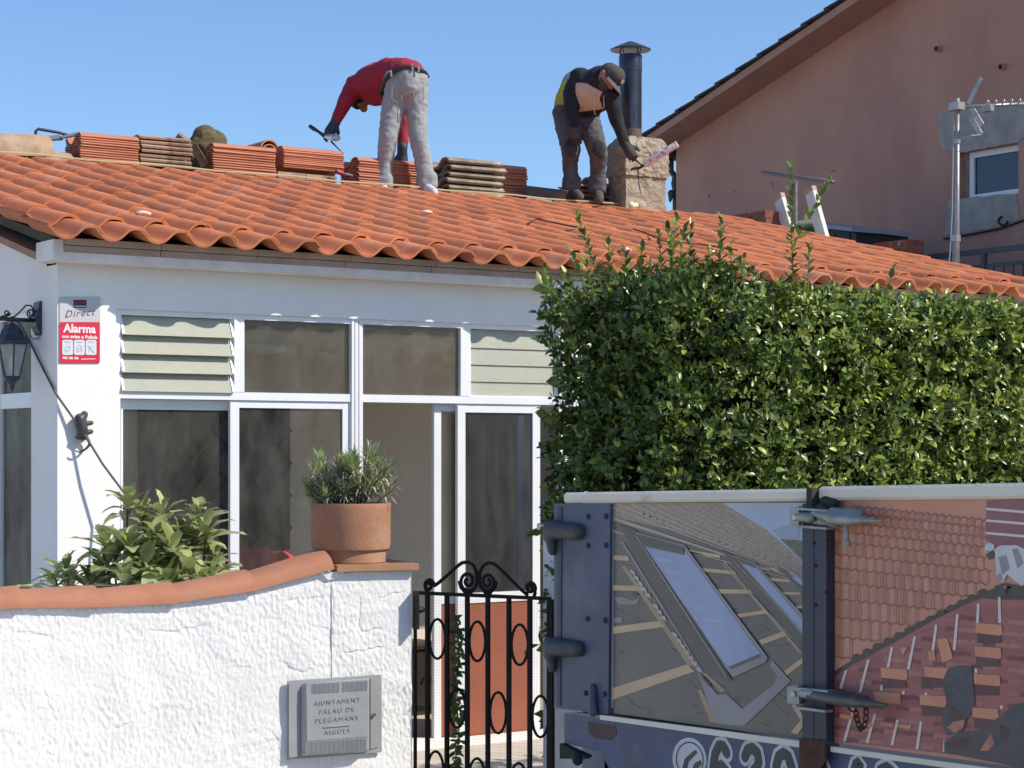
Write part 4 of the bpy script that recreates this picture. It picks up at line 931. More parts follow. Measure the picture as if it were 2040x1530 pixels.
FP = atY(1256, 300, (cy0 + cy1) / 2); FP.z = ct - .02; pr = 22.5 * FP.dot(FWD) / FPX
zt_ = atY(1256, 110, FP.y).z
M_FLUE = mat('black_enamel', (0.028, 0.034, 0.045), (0.04, 0.05, 0.065), 6, 0.28, c3=(0.10, 0.13, 0.17), scale3=3, metal=.3, stretch=(4, 4, .5))
b = MB(); b.lathe(FP, [(pr, 0), (pr, (zt_ - FP.z) * .80), (pr * 1.03, (zt_ - FP.z) * .805), (pr * 1.03, (zt_ - FP.z) * .985), (pr * .99, zt_ - FP.z), (pr * .9, zt_ - FP.z), (pr * .9, zt_ - FP.z - .1)], 32); fl = b.build('flue_pipe', M_FLUE, ch, smooth=True, autosmooth=35)
b = MB(); b.lathe(FP, [(pr * 1.01, 0), (pr * 1.012, .09)], 24, cap=False); b.build('sooty_collar', mat('burnt_collar', (0.14, 0.10, 0.07), (0.07, 0.06, 0.055), 6, .7), fl)
zc0, zc1 = atY(1256, 100, FP.y).z, atY(1256, 82, FP.y).z; rc = 41 * FP.dot(FWD) / FPX
b = MB(); b.lathe(Vector((FP.x, FP.y, zc0)), [(rc * .97, -.004), (rc, .004), (rc * .55, (zc1 - zc0) * .55), (rc * .16, (zc1 - zc0) * .92), (.002, zc1 - zc0)], 36); rcap = b.build('rain_cap', M_FLUE, ch, smooth=True, autosmooth=40)
for a in (0.3, 1.87, 3.44, 5.0):
    b = MB(); b.tube([(FP.x + pr * 1.02 * math.cos(a), FP.y + pr * 1.02 * math.sin(a), zt_ - .04), (FP.x + pr * 1.03 * math.cos(a), FP.y + pr * 1.03 * math.sin(a), zt_ + .01), (FP.x + pr * 1.2 * math.cos(a), FP.y + pr * 1.2 * math.sin(a), zc0 + .01)], .006, 5); b.build('cap_strut', M_FLUE, rcap)
q = MB(); random.seed(6)
for px in range(1256, 1300, 7): P = onroof(px, 409 + (px - 1256) * .06); q.ball((P.x, P.y, P.z + .0), (.045, .05, random.uniform(.02, .04)))
o = blob('foam_bead', q, [mat('cream_foam', (0.72, 0.66, 0.46), rough=.8)], None, .008, 3, .008, 20); tag(o, 'bead of cream mounting foam along the foot of the chimney', 'foam bead')
# ------------------------------------------------------------------ the two men on the ridge
def hand(mb, W, d, side, up, s=1.0, curl=0.6):
    """palm and five bent fingers; d: direction of the hand, side: towards the thumb, up: back of the hand"""
    d = Vector(d).normalized(); side = Vector(side); side = (side - d * side.dot(d)).normalized(); up = d.cross(side).normalized() if up is None else up
    K = W + d * .085 * s
    mb.cone(W, .030 * s, K, .036 * s)
    mb.cone(W + side * .015 * s, .024 * s, K + side * .022 * s, .020 * s); mb.cone(W - side * .012 * s, .024 * s, K - side * .024 * s, .020 * s)
    for i, (o, L) in enumerate(((.030, .072), (.011, .082), (-.010, .076), (-.030, .060))):
        a = K + side * o * s; dd = (d * math.cos(curl * .5) - up * math.sin(curl * .5)); b = a + dd * L * .45 * s
        d2 = (d * math.cos(curl * 1.5) - up * math.sin(curl * 1.5)); c = b + d2 * L * .33 * s; d3 = (d * math.cos(curl * 2.4) - up * math.sin(curl * 2.4)); e = c + d3 * L * .26 * s
        mb.cone(a, .011 * s, b, .010 * s, 8, 3); mb.cone(b, .010 * s, c, .0092 * s, 8, 3); mb.cone(c, .0092 * s, e, .008 * s, 8, 3)
    t0 = W + d * .03 * s + side * .03 * s; t1 = t0 + (d * .7 + side * .6 - up * .25).normalized() * .042 * s; t2 = t1 + (d * .9 + side * .1 - up * .45).normalized() * .032 * s
    mb.cone(t0, .014 * s, t1, .0115 * s, 8, 3); mb.cone(t1, .0115 * s, t2, .009 * s, 8, 3)
M_SKIN = mat('skin', (0.33, 0.175, 0.125), (0.28, 0.14, 0.10), 20, 0.55)
M_HAIR = mat('dark_hair', (0.018, 0.014, 0.012), rough=.6)
M_GLOVE = mat('blue_black_glove', (0.022, 0.03, 0.045), (0.03, 0.04, 0.06), 20, .6)
# ---- man in red
T1 = 16.5
def m1(u, v, dep=0.0): return atT(560 + u / 4.08, 60 + v / 4.08, T1 + dep)
man1 = thing('person', 'man bending over in a red sweater and pale grey jeans on the ridge', 'person', m1(1000, 1310))
def limb(mb, pts):
    for (a, ra), (b, rb) in zip(pts[:-1], pts[1:]): mb.cone(a, ra, b, rb)
legL = [(m1(950, 480), .112), (m1(912, 640), .100), (m1(868, 880, -.04), .080), (m1(842, 1090), .065), (m1(835, 1255), .060)]
legR = [(m1(1090, 480), .112), (m1(1102, 640), .092), (m1(1114, 880, -.03), .076), (m1(1160, 1090), .073), (m1(1187, 1250), .068)]
torso = [(m1(1015, 345, .03), .120), (m1(930, 350, .14), .128), (m1(810, 400, .28), .150), (m1(720, 440, .36), .150), (m1(655, 455, .42), .110)]
armL = [(m1(612, 445, .40), .088), (m1(530, 560, .34), .068), (m1(505, 620, .33), .060), (m1(442, 745, .33), .040)]
armR = [(m1(830, 480, .52), .08), (m1(965, 640, .52), .062), (m1(1000, 760, .48), .056), (m1(985, 985, .42), .040)]
HC = m1(648, 545, .50)
b = MB()
limb(b, [(p, r * .82) for p, r in legL]); limb(b, [(p, r * .82) for p, r in legR]); limb(b, [(p, r * .85) for p, r in torso]); limb(b, [(p, r * .8) for p, r in armL]); limb(b, [(p, r * .8) for p, r in armR])
b.cone(m1(690, 480, .44), .06, HC, .06); b.ball(HC, (.085, .095, .098)); b.cone(HC + FWD * .04 - UP * .03, .055, HC + FWD * .06 - UP * .085 + RIGHT * .02, .035)
b.ball(HC + RIGHT * .084 + UP * .0, (.014, .022, .032)); b.ball(HC - RIGHT * .084, (.014, .022, .032)); b.cone(HC + FWD * .098 - UP * .02, .014, HC + FWD * .112 - UP * .04, .012)
hand(b, armL[-1][0], m1(385, 850, .31) - armL[-1][0], RIGHT, None, 1.0, .9); hand(b, armR[-1][0], Vector((0, 0, -1)) + FWD * .15, -RIGHT, None, 1.0, .5)
blob('body', b, [M_SKIN], man1, .009, 3)
b = MB()
hips = [(m1(945, 420, .02), .118), (m1(1085, 420, 0.0), .118)]
b.cone(*hips[0], *hips[1])
b.cone(m1(1045, 470, -.02), .125, m1(1030, 400, -.03), .12)
limb(b, legL); limb(b, legR)
for L_ in (legL[-1], legR[-1]):
    for dz in (0, .026, .05): b.cone(L_[0] + UP * dz - RIGHT * .02, L_[1] * 1.04, L_[0] + UP * dz + RIGHT * .02, L_[1] * 1.02)
jeans = blob('trousers', b, [mat('pale_jeans', (0.315, 0.35, 0.36), (0.26, 0.29, 0.30), 8, .9, .3, 120, c3=(0.23, 0.235, 0.23), scale3=6, lo3=.6, hi3=.8)], man1, .009, 3, .0065, 15, wdir=(1, 1, 1.7))
pk = MB()
for cx, dx in ((940, -1), (1120, 1)):
    P = m1(cx, 500, -.125)
    pk = MB(); pk.tube([m1(cx - 38, 455, -.12), m1(cx - 40, 560, -.125), m1(cx, 590, -.125), m1(cx + 40, 560, -.125), m1(cx + 38, 455, -.12)], .004, 5); pk.build('pocket_seam', bpy.data.materials['pale_jeans'], jeans)

b = MB(); limb(b, [(p, r) for p, r in torso]); b.cone(m1(870, 330, .2), .115, m1(760, 400, .28), .115); b.cone(m1(860, 470, .26), .125, m1(750, 500, .34), .115)
b.cone(m1(880, 560, .22), .06, m1(760, 560, .3), .06)
limb(b, armL); limb(b, armR); b.cone(torso[-1][0], .10, armL[0][0], .09); b.cone(torso[-2][0], .13, armR[0][0], .08)
b.cone(m1(960, 350, .08), .132, m1(1060, 352, .05), .112)
red = blob('sweater', b, [mat('red_knit', (0.34, 0.022, 0.045), (0.28, 0.016, 0.036), 12, .9, .3, 160)], man1, .011, 5, .009, 9, wdir=(1, 1, 1.3))
# belt with loops round the bent waist
b = MB(); bpts = []
for u, v, dp in ((818, 520, .02), (828, 455, -.02), (850, 400, -.06), (890, 352, -.10), (950, 312, -.125), (1010, 297, -.13), (1070, 300, -.125), (1130, 318, -.10), (1172, 350, -.03), (1190, 380, .05)): bpts.append(m1(u, v, dp))
back = [m1(1120, 360, .2), m1(1000, 400, .26), m1(880, 480, .2)]
b.tube(bpts + back, .019, 6, closed=True); b.build('belt', mat('dark_belt', (0.03, 0.026, 0.024), rough=.5), man1, smooth=True)
for u, v in ((892, 352), (1065, 302), (1115, 318)):
    b = MB(); b.beam(m1(u, v - 24, -.13), m1(u + 6, v + 26, -.145), .014, .012, up=FWD); b.build('belt_loop', bpy.data.materials['pale_jeans'], jeans)
b = MB(); b.ball(HC + UP * .015 + FWD * -.02 - RIGHT * .01, (.094, .098, .092)); b.cone(HC - RIGHT * .06 - UP * .03, .05, HC - RIGHT * .03 - UP * .055, .05)
blob('hair', b, [M_HAIR], man1, .009, 2, .005, 40)
for (W, dd, sd, cl, nm) in ((armL[-1][0], m1(385, 850, .31) - armL[-1][0], RIGHT, .9, 'glove'), (armR[-1][0], Vector((0, 0, -1)) + FWD * .15, -RIGHT, .5, 'glove')):
    b = MB(); b.cone(W - Vector(dd).normalized() * .035, .046, W + Vector(dd).normalized() * .02, .040); hand(b, W, dd, sd, None, 1.16, cl); blob(nm, b, [M_GLOVE], man1, .007, 2)
M_SHOE = mat('white_trainer', (0.62, 0.62, 0.62), (0.45, 0.45, 0.46), 10, .6)
for (a, t, nm) in ((m1(838, 1290), m1(850, 1305, .0), 'shoe'), (m1(1195, 1280), m1(1240, 1312, -.10), 'shoe')):
    b = MB(); b.cone(a + FWD * .03, .045, t - UP * .008, .040); b.cone(a - FWD * .05 - UP * .01, .04, t - FWD * .03 - UP * .012, .036); sh_ = blob(nm, b, [M_SHOE], man1, .008, 3)
    b = MB(); b.cone(a - UP * .04 + FWD * .03, .022, t - UP * .04, .022); 
b = MB(); b.cone(m1(735, 1275, .02), .025, m1(800, 1268, .0), .04); blob('shoe_toe', b, [mat('dark_shoe', (0.035, 0.032, 0.03), rough=.6)], man1, .008, 2)
# ---- capped man
T2 = 17.5
def m2(u, v, dep=0.0): return atT(1000 + u / 4.08, 50 + v / 4.08, T2 + dep)
man2 = thing('person', 'capped man in black and cream sweatshirt and dark trousers stooping beside the chimney', 'person', m2(660, 1420))
legL = [(m2(525, 745), .115), (m2(545, 890, -.06), .102), (m2(560, 1020, -.10), .084), (m2(553, 1150, -.02), .066), (m2(568, 1320), .064)]
legR = [(m2(690, 770), .115), (m2(738, 900, -.08), .097), (m2(785, 1050, -.12), .082), (m2(780, 1180, -.03), .067), (m2(775, 1325), .064)]
HC = m2(868, 425, -.36)
FD = (RIGHT * .38 - FWD * .42 - UP * .80).normalized()          # the way the face points
FU = RIGHT * .75 + UP * .5 - FWD * .25; FU = (FU - FD * FU.dot(FD)).normalized(); FS = FD.cross(FU)
armR_ = [(m2(640, 430, -.12), .092), (m2(572, 560, -.16), .074), (m2(562, 670, -.20), .066), (m2(592, 805, -.27), .046)]
armL_ = [(m2(880, 585, -.30), .086), (m2(912, 680, -.32), .068), (m2(935, 790, -.32), .060), (m2(1005, 970, -.34), .042)]
tor = [(m2(500, 690, .02), .105), (m2(700, 710, 0), .10), (m2(640, 620, -.06), .16), (m2(720, 520, -.16), .17), (m2(790, 450, -.24), .13)]
b = MB(); limb(b, [(p, r * .8) for p, r in legL]); limb(b, [(p, r * .8) for p, r in legR]); b.cone(m2(530, 720), .10, m2(690, 720), .10); limb(b, [(p, r * .82) for p, r in tor[2:]]); b.cone(m2(600, 710, -.02), .12, tor[2][0], .13)
limb(b, [(p, r * .8) for p, r in armR_]); limb(b, [(p, r * .8) for p, r in armL_]); b.cone(tor[3][0], .10, armR_[0][0], .075); b.cone(tor[3][0], .10, armL_[0][0], .07)
b.cone(tor[-1][0], .065, HC - FD * .02, .062)
b.ball(HC, (.088, .088, .1)); b.cone(HC + FD * .03 - FU * .02, .07, HC + FD * .045 - FU * .075, .045); b.cone(HC + FD * .088 - FU * .0, .012, HC + FD * .108 - FU * .025, .014)
for s in (-1, 1):
    b.ball(HC + FS * s * .086 - FU * .008 - FD * .012, (.014, .019, .024)); b.ball(HC + FD * .078 + FS * s * .033 + FU * .012, .015); b.cone(HC + FD * .086 + FS * s * .018 + FU * .030, .009, HC + FD * .078 + FS * s * .05 + FU * .028, .008)
b.cone(HC + FD * .088 - FU * .05 - FS * .018, .008, HC + FD * .088 - FU * .05 + FS * .018, .008)
hand(b, armR_[-1][0], m2(612, 960, -.26) - armR_[-1][0], RIGHT, None, 1.0, .5); hand(b, armL_[-1][0], m2(1085, 1110, -.36) - armL_[-1][0], UP, None, 1.0, 1.0)
HD2 = HC.copy()
def skinpaint(p):
    q = p - HD2
    return 1 if (q.length < .15 and (q.dot(FU) < -.040 and q.dot(FD) > .0 or q.dot(FD) < -.045)) else 0
blob('body', b, [M_SKIN, mat('beard', (0.06, 0.04, 0.03), rough=.8)], man2, .009, 3, paint=skinpaint)
b = MB(); limb(b, legL); limb(b, legR); b.cone(m2(520, 715), .118, m2(695, 725), .112); b.cone(m2(560, 660, -.01), .11, m2(680, 680, -.01), .11); b.cone(m2(600, 780, -.02), .10, m2(650, 780, -.02), .10)
for L_ in (legL[-1], legR[-1]):
    for dz in (0, .03, .06): b.cone(L_[0] + UP * dz - RIGHT * .018, L_[1] * 1.04, L_[0] + UP * dz + RIGHT * .018, L_[1] * 1.02)
b.cone(m2(470, 790, 0), .05, m2(485, 860, -.02), .052)
tr2 = blob('trousers', b, [mat('charcoal_trousers', (0.105, 0.108, 0.118), (0.072, 0.075, 0.082), 9, .95, .3, 120, c3=(0.16, 0.157, 0.155), scale3=7, lo3=.58, hi3=.8)], man2, .009, 3, .008, 15, wdir=(1, 1, 1.7))
for (kp, nm) in ((m2(562, 990, -.17), 'knee_patch'), (m2(790, 1010, -.19), 'knee_patch')):
    b = MB(); b.ball(kp + FWD * .012, (.062, .032, .085), M=Matrix((RIGHT, FWD, UP)).transposed()); blob(nm, b, [mat('black_patch', (0.045, 0.046, 0.050), (0.03, 0.031, 0.034), 14, .95)], tr2, .01, 2, .004, 20)
b = MB(); limb(b, tor[2:]); b.cone(m2(520, 640, .0), .105, m2(590, 480, -.08), .115); b.cone(m2(610, 690, -.02), .125, m2(690, 690, -.04), .12); b.cone(m2(840, 600, -.26), .085, m2(740, 640, -.14), .10)
b.cone(m2(545, 690, .02), .115, m2(600, 690, 0), .12)
b.cone(tor[3][0], .13, armR_[0][0], .095); b.cone(tor[3][0], .13, armL_[0][0], .088); limb(b, armR_); limb(b, armL_)
b.cone(m2(770, 440, -.26), .095, m2(830, 500, -.30), .085)
def uv2(p):
    r = p - CAM; t = r.dot(FWD); return (1020 + FPX * r.dot(RIGHT) / t - 1000) * 4.08, (898 - FPX * r.dot(UP) / t - 50) * 4.08
def swpaint(p):
    u, v = uv2(p); dep = (p - CAM).dot(FWD) - T2
    arm = min((p - a).length - r for (a, r) in [(armR_[k][0].lerp(armR_[k + 1][0], f), armR_[k][1] * (1 - f) + armR_[k + 1][1] * f) for k in range(3) for f in (0, .25, .5, .75, 1)] + [(armL_[k][0].lerp(armL_[k + 1][0], f), armL_[k][1] * (1 - f) + armL_[k + 1][1] * f) for k in range(3) for f in (0, .25, .5, .75, 1)])
    if arm < .012: return 0
    if u < 540 + (560 - v) * .25 and v < 655: return 2 if v > 455 + (u - 480) * .1 else 3
    if v > 470 + max(0, (u - 680)) * .55 and v < 690 + (u - 760) * -.12 and u > 600: return 1
    return 0
blob('sweatshirt', b, [mat('black_fleece', (0.013, 0.014, 0.018), (0.022, 0.023, 0.027), 10, .95, .3, 140), mat('cream_fleece', (0.56, 0.46, 0.36), (0.49, 0.40, 0.31), 10, .95, .3, 140), mat('lime_fleece', (0.40, 0.44, 0.05), (0.33, 0.37, 0.04), 10, .95), mat('grey_fleece', (0.30, 0.31, 0.32), rough=.95)], man2, .010, 4, .008, 9, paint=swpaint)
for u0, v0, u1, v1 in ((742, 560, 757, 730), (828, 575, 832, 670)):
    b = MB(); b.tube([m2(u0, v0, -.36), m2((u0 + u1) / 2 - 3, (v0 + v1) / 2, -.38), m2(u1, v1, -.36)], .0045, 5); b.build('drawstring', mat('cord', (0.55, 0.40, 0.28), rough=.8), man2)
# cap: crown, panels and a brim that shades the face
M_CAP = mat('faded_cap', (0.075, 0.070, 0.066), (0.045, 0.042, 0.040), 9, .9, .2, 120)
b = MB(); cc = HC + FU * .036 + FD * .010; b.ball(cc, (.097, .097, .097)); b.cone(cc - FD * .05 - FU * .01, .084, cc + FD * .02 + FU * .015, .09)
cap = blob('cap', b, [M_CAP], man2, .009, 3)
b = MB(); n = 14; top = []
for j in range(n + 1):
    a = -1.15 + 2.3 * j / n
    for q in (.085, .185):
        rr = q if q < .1 else .095 + .085 * math.cos(a * .9)
        p = cc + FD * (rr * math.cos(a) + .005) + FS * (max(rr, .1) * math.sin(a) * .92) + FU * (.0 - .022 * (math.sin(a) ** 2) - (.02 if q > .1 else 0)); top.append(p)
k = len(top); vs = top + [p - FU * .006 for p in top]; fs = []
for j in range(n):
    a = 2 * j; fs += [(a, a + 1, a + 3, a + 2), (k + a + 2, k + a + 3, k + a + 1, k + a), (a + 1, k + a + 1, k + a + 3, a + 3)]
b.add(vs, fs); b.build('brim', mat('pale_brim', (0.16, 0.145, 0.125), (0.11, 0.10, 0.085), 9, .9), cap, smooth=True)  # brim is paler than the crown
b = MB(); bp = cc + FD * .098 + FU * .045; b.obox(bp + (FD + FU * .6).normalized() * .008, FS, (FU - FD * .6).normalized(), (FD + FU * .6).normalized(), .045, .04, .006); b.build('cap_badge', mat('pale_badge', (0.30, 0.29, 0.28), (0.12, 0.11, 0.10), 60, .8), cap)
for (W, dd, sd, cl) in ((armR_[-1][0], m2(612, 960, -.26) - armR_[-1][0], RIGHT, .5), (armL_[-1][0], m2(1085, 1110, -.36) - armL_[-1][0], UP, 1.0)):
    b = MB(); b.cone(W - Vector(dd).normalized() * .02, .040, W + Vector(dd).normalized() * .02, .038); hand(b, W, dd, sd, None, 1.16, cl); blob('glove', b, [mat('grimy_glove', (0.03, 0.03, 0.032), (0.07, 0.06, 0.055), 18, .8)], man2, .007, 2)
for (a, t) in ((m2(575, 1350), m2(630, 1395, -.13)), (m2(778, 1355), m2(790, 1420, -.14))):
    b = MB(); b.cone(a + FWD * .02, .052, t, .042); b.cone(a - UP * .03 + FWD * .02, .042, t - UP * .0, .040); blob('boot', b, [mat('dusty_boot', (0.13, 0.09, 0.07), (0.06, 0.048, 0.042), 9, .85)], man2, .008, 3)
# ---- the two caulking guns
M_TOOL = mat('black_tool', (0.03, 0.03, 0.035), rough=.45)
g1 = thing('sealant_gun', 'sealant gun with silver tube held by the man in red', 'sealant gun', m1(420, 880, .27))
b = MB(); a = m1(372, 865, .33); e = m1(462, 876, .16); b.lathe(a, [(.026, 0), (.028, .004), (.028, (e - a).length * .94), (.024, (e - a).length)], 20, e - a); b.build('cartridge', mat('silver_tube', (0.62, 0.61, 0.58), rough=.25, metal=.5), g1, smooth=True, autosmooth=40)
b = MB(); b.lathe(m1(440, 874, .2), [(.029, 0), (.029, .02)], 20, e - a); b.build('band', mat('orange_band', (0.50, 0.27, 0.12), rough=.5), g1, smooth=True, autosmooth=40)
b = MB(); b.tube([m1(228, 776, .36), m1(262, 800, .36), m1(300, 822, .35), m1(345, 856, .34), m1(372, 866, .33)], [.014, .018, .012, .016, .018], 8); b.tube([m1(345, 850, .34), m1(352, 888, .34), m1(378, 906, .34)], .009, 6); b.build('handle', M_TOOL, g1, smooth=True)
b = MB(); b.tube([m1(408, 905, .3), m1(450, 950, .24), m1(505, 1002, .18)], [.010, .006, .004], 6); b.build('nozzle', M_TOOL, g1)
g2 = thing('sealant_gun', 'sealant gun with long white and purple tube held by the capped man', 'sealant gun', m2(1200, 1100, -.38))
a, e = m2(1160, 1135, -.40), m2(1420, 970, -.46); L = (e - a).length; ax = (e - a).normalized()
b = MB(); b.lathe(a, [(.012, -.01), (.027, .0), (.029, .01), (.029, L * .97), (.026, L)], 22, ax); b.build('cartridge', mat('white_purple_tube', (0.66, 0.62, 0.62), (0.24, 0.20, 0.36), 9, .4, lo=.55, hi=.62), g2, smooth=True, autosmooth=40)
b = MB(); b.lathe(e, [(.0285, -.012), (.030, -.01), (.030, .006), (.027, .008)], 22, ax); b.build('end_ring', mat('white_plastic', (0.8, 0.8, 0.78), rough=.35), g2, smooth=True, autosmooth=40)
b = MB(); b.tube([a, a - ax * .06], .012, 8); b.tube([a - ax * .05, m2(1075, 1165, -.37), m2(1050, 1175, -.35)], .011, 7); b.tube([a - ax * .02, m2(1085, 1095, -.38), m2(1060, 1105, -.36)], .009, 7); b.build('handle', M_TOOL, g2, smooth=True)
b = MB(); b.tube([m2(1105, 1160, -.38), m2(1112, 1290, -.34), m2(1135, 1400, -.30)], [.007, .005, .003], 6); b.build('nozzle', M_TOOL, g2)
# ------------------------------------------------------------------ the pink neighbouring house
QX = 17.4
M_PINK = mat('pink_render', (0.53, 0.295, 0.215), (0.48, 0.265, 0.195), 1.6, 0.95, 0.25, 60, lo=.3, hi=.7, c3=(0.41, 0.215, 0.165), scale3=.9, lo3=.44, hi3=.72, stretch=(1, 1.3, .55))
M_PATCH = mat('cement_patch', (0.40, 0.37, 0.33), (0.30, 0.28, 0.25), 5, .95, .4, 40, c3=(0.46, .43, .38), scale3=3)
M_PROOF = mat('dark_roof_tile', (0.075, 0.065, 0.06), (0.05, 0.045, 0.042), 8, .9, .4, 50)
M_FASC = mat('brown_rendered_verge', (0.46, 0.26, 0.19), (0.40, 0.22, 0.165), 3, .9, .2, 50)
pink = thing('pink_house', 'tall pink rendered house with gable wall and small white window', 'house', (21, 15, 0))
def px_(px, py, X=QX): return atX(px, py, X)
QC = px_(1347, 290).y; QR = 14.2; QN = 2 * QR - QC
def zsoff(y): return CAMZ + 4.245 + .285 * (QC - y) if y > QR else CAMZ + 4.245 + .285 * (QC - QR) - .285 * (QR - y)
wy1 = px_(1908, 340).y; wy0 = px_(2029, 340).y; wz1 = px_(1985, 292).z; wz0 = px_(1985, 391).z
b = MB()
xo = (0.3, 0, 0)
b.prism([(QX, QC, 0), (QX, QC, zsoff(QC)), (QX, wy1, zsoff(wy1)), (QX, wy1, 0)], xo)
b.prism([(QX, wy1, wz1), (QX, wy1, zsoff(wy1)), (QX, QR, zsoff(QR)), (QX, wy0, zsoff(wy0)), (QX, wy0, wz1)] if wy0 < QR else [(QX, wy1, wz1), (QX, wy1, zsoff(wy1)), (QX, wy0, zsoff(wy0)), (QX, wy0, wz1)], xo)
b.prism([(QX, wy1, 0), (QX, wy1, wz0), (QX, wy0, wz0), (QX, wy0, 0)], xo)
b.prism([(QX, wy0, 0), (QX, wy0, zsoff(wy0)), (QX, QR, zsoff(QR)), (QX, QN, zsoff(QN)), (QX, QN, 0)], xo)
b.box((QX + .3, QC - .3, 0), (26, QC, zsoff(QC))); b.box((QX + .3, QN, 0), (26, QN + .3, zsoff(QN)))
b.build('wall', M_PINK, pink)
b = MB(); OX = QX - .5; ee = .13
def ztop2(y): return zsoff(y) + .11
for s in (1, -1):
    e = QC + ee if s > 0 else QN - ee
    b.prism([(OX, e, zsoff(e) - 0), (OX, QR, zsoff(QR)), (OX, QR, zsoff(QR) + .10), (OX, e, zsoff(e) + .10)], (9.2, 0, 0))
b.build('roof_slab', M_FASC, pink)
b = MB(); y = QC + ee + .05; random.seed(12)
while y > QN - ee:
    for s in (1,):
        y2 = y - .42; L = .50
        za, zb = zsoff(max(y, QR) if y > QR else y) + .105, zsoff(y - L) + .135 - .0
        if y > QR and y - L > QR: b.prism([(OX - .05, y, zsoff(y) + .135), (OX - .05, y - L, zsoff(y - L) + .105), (OX - .05, y - L, zsoff(y - L) + .128), (OX - .05, y, zsoff(y) + .160)], (9.3, 0, 0))
        elif y < QR: b.prism([(OX - .05, y, zsoff(y) + .105), (OX - .05, y - L, zsoff(y - L) + .135), (OX - .05, y - L, zsoff(y - L) + .160), (OX - .05, y, zsoff(y) + .14)], (9.3, 0, 0))
        else: b.prism([(OX - .05, y, zsoff(y) + .135), (OX - .05, QR, zsoff(QR) + .12), (OX - .05, y - L, zsoff(y - L) + .135), (OX - .05, y - L, zsoff(y - L) + .160), (OX - .05, QR, zsoff(QR) + .17), (OX - .05, y, zsoff(y) + .160)], (9.3, 0, 0))
    y -= .42
b.build('roof_tiles', M_PROOF, pink)
# window in its rough cement surround
b = MB(); X = QX + .10; fy1 = px_(1931, 340, X).y; fw = .07
for y0, y1, z0, z1 in ((wy0 + .0, wy0 + fw, wz0, wz1), (fy1 - fw, fy1, wz0, wz1), (wy0 + fw, fy1 - fw, wz1 - fw, wz1), (wy0 + fw, fy1 - fw, wz0, wz0 + fw)): b.box((X, y0, z0), (X + .06, y1, z1))
wf = b.build('window', M_ALU, pink)
b = MB(); b.box((X + .03, wy0 + fw, wz0 + fw), (X + .04, fy1 - fw, wz1 - fw)); b.build('pane', mat('blue_dark_glass', (0.03, 0.045, 0.08), (0.04, 0.05, 0.075), 3, .08), wf)
b = MB(); b.box((X - .02, fy1, wz0), (X + .15, wy1, wz1)); b.box((X + .06, wy0, wz0), (X + .15, wy1, wz1)); b.build('rough_reveal', mat('bare_block', (0.33, 0.25, 0.17), (0.24, 0.18, 0.13), 6, .95, .6, 30), pink)
random.seed(15)
def patch(pts, nm):
    out = []; n = len(pts)
    for i in range(n):
        a, c_ = pts[i], pts[(i + 1) % n]; k = max(2, int(math.hypot(c_[0] - a[0], c_[1] - a[1]) / 9))
        for j in range(k): out.append(px_(a[0] + (c_[0] - a[0]) * j / k + random.uniform(-1.6, 1.6), a[1] + (c_[1] - a[1]) * j / k + random.uniform(-1.6, 1.6), QX - .002))
    b = MB(); b.prism(out, (-.010, 0, 0)); b.build(nm, M_PATCH, pink)
patch([(1868, 228), (1895, 222), (2050, 196), (2052, 262), (2030, 284), (1990, 290), (1925, 303), (1880, 300), (1872, 285)], 'cement_patch')
patch([(1890, 400), (1930, 394), (2026, 385), (2031, 438), (1990, 452), (1935, 462), (1884, 468), (1884, 440)], 'cement_patch')
for (u, v) in ((1872, 97), (2000, 133)):
    b = MB(); P = px_(u, v); b.lathe(P + Vector((-.07, -.01, -.01)), [(.032, 0), (.036, .004), (.036, .1), (.03, .1)], 14, (1, 0.1, .1)); b.mi = 1; b.lathe(P + Vector((-.0715, -.01, -.01)), [(.03, 0), (.03, .002)], 14, (1, .1, .1)); b.build('vent_stub', [M_PINK, M_DARK], pink, smooth=True, autosmooth=40)
b = MB()
for (u, v, s) in ((1414, 396, .07), (1465, 385, .04), (1540, 373, .06)): P = px_(u, v, QX - .001); b.prism([P, P + Vector((0, s * .5, .02)), P + Vector((0, s * .4, s)), P + Vector((0, -s * .2, s * .9))], (-.002, 0, 0))
b.build('scuff_mark', mat('grey_scuff', (0.16, 0.17, 0.17), rough=.9), pink)
# cable along the wall
b = MB(); b.tube([px_(1880, 476, QX - .02), px_(1935, 467, QX - .03), px_(1995, 455, QX - .03), px_(2050, 435, QX - .02)], .012, 5); b.tube([px_(1998 + 9 * math.cos(a / 2), 440 + 9 * math.sin(a / 2), QX - .03) for a in range(10)], .012, 5); b.build('wall_cable', M_DARK, pink)
# gutter and downpipe at the far corner
b = MB(); y = QC + .16
b.tube([(QX - .5, y, zsoff(QC) - .10), (25.5, y, zsoff(QC) - .10)], .085, 10); M_GUT = mat('dark_gutter', (0.045, 0.05, 0.06), rough=.5); gtr = b.build('gutter', M_GUT, pink, smooth=True, autosmooth=40)
b = MB(); q = lambda u, v: atY(u, v, QC + .12)
b.tube([q(1336, 318), q(1336, 340), q(1345, 352), q(1343, 366), q(1346, 380), Vector((*q(1347, 420).xy, 1.0))], .045, 8); b.cone(q(1337, 385), .05, q(1335, 400), .02, 8); b.build('downpipe', M_GUT, pink, smooth=True)
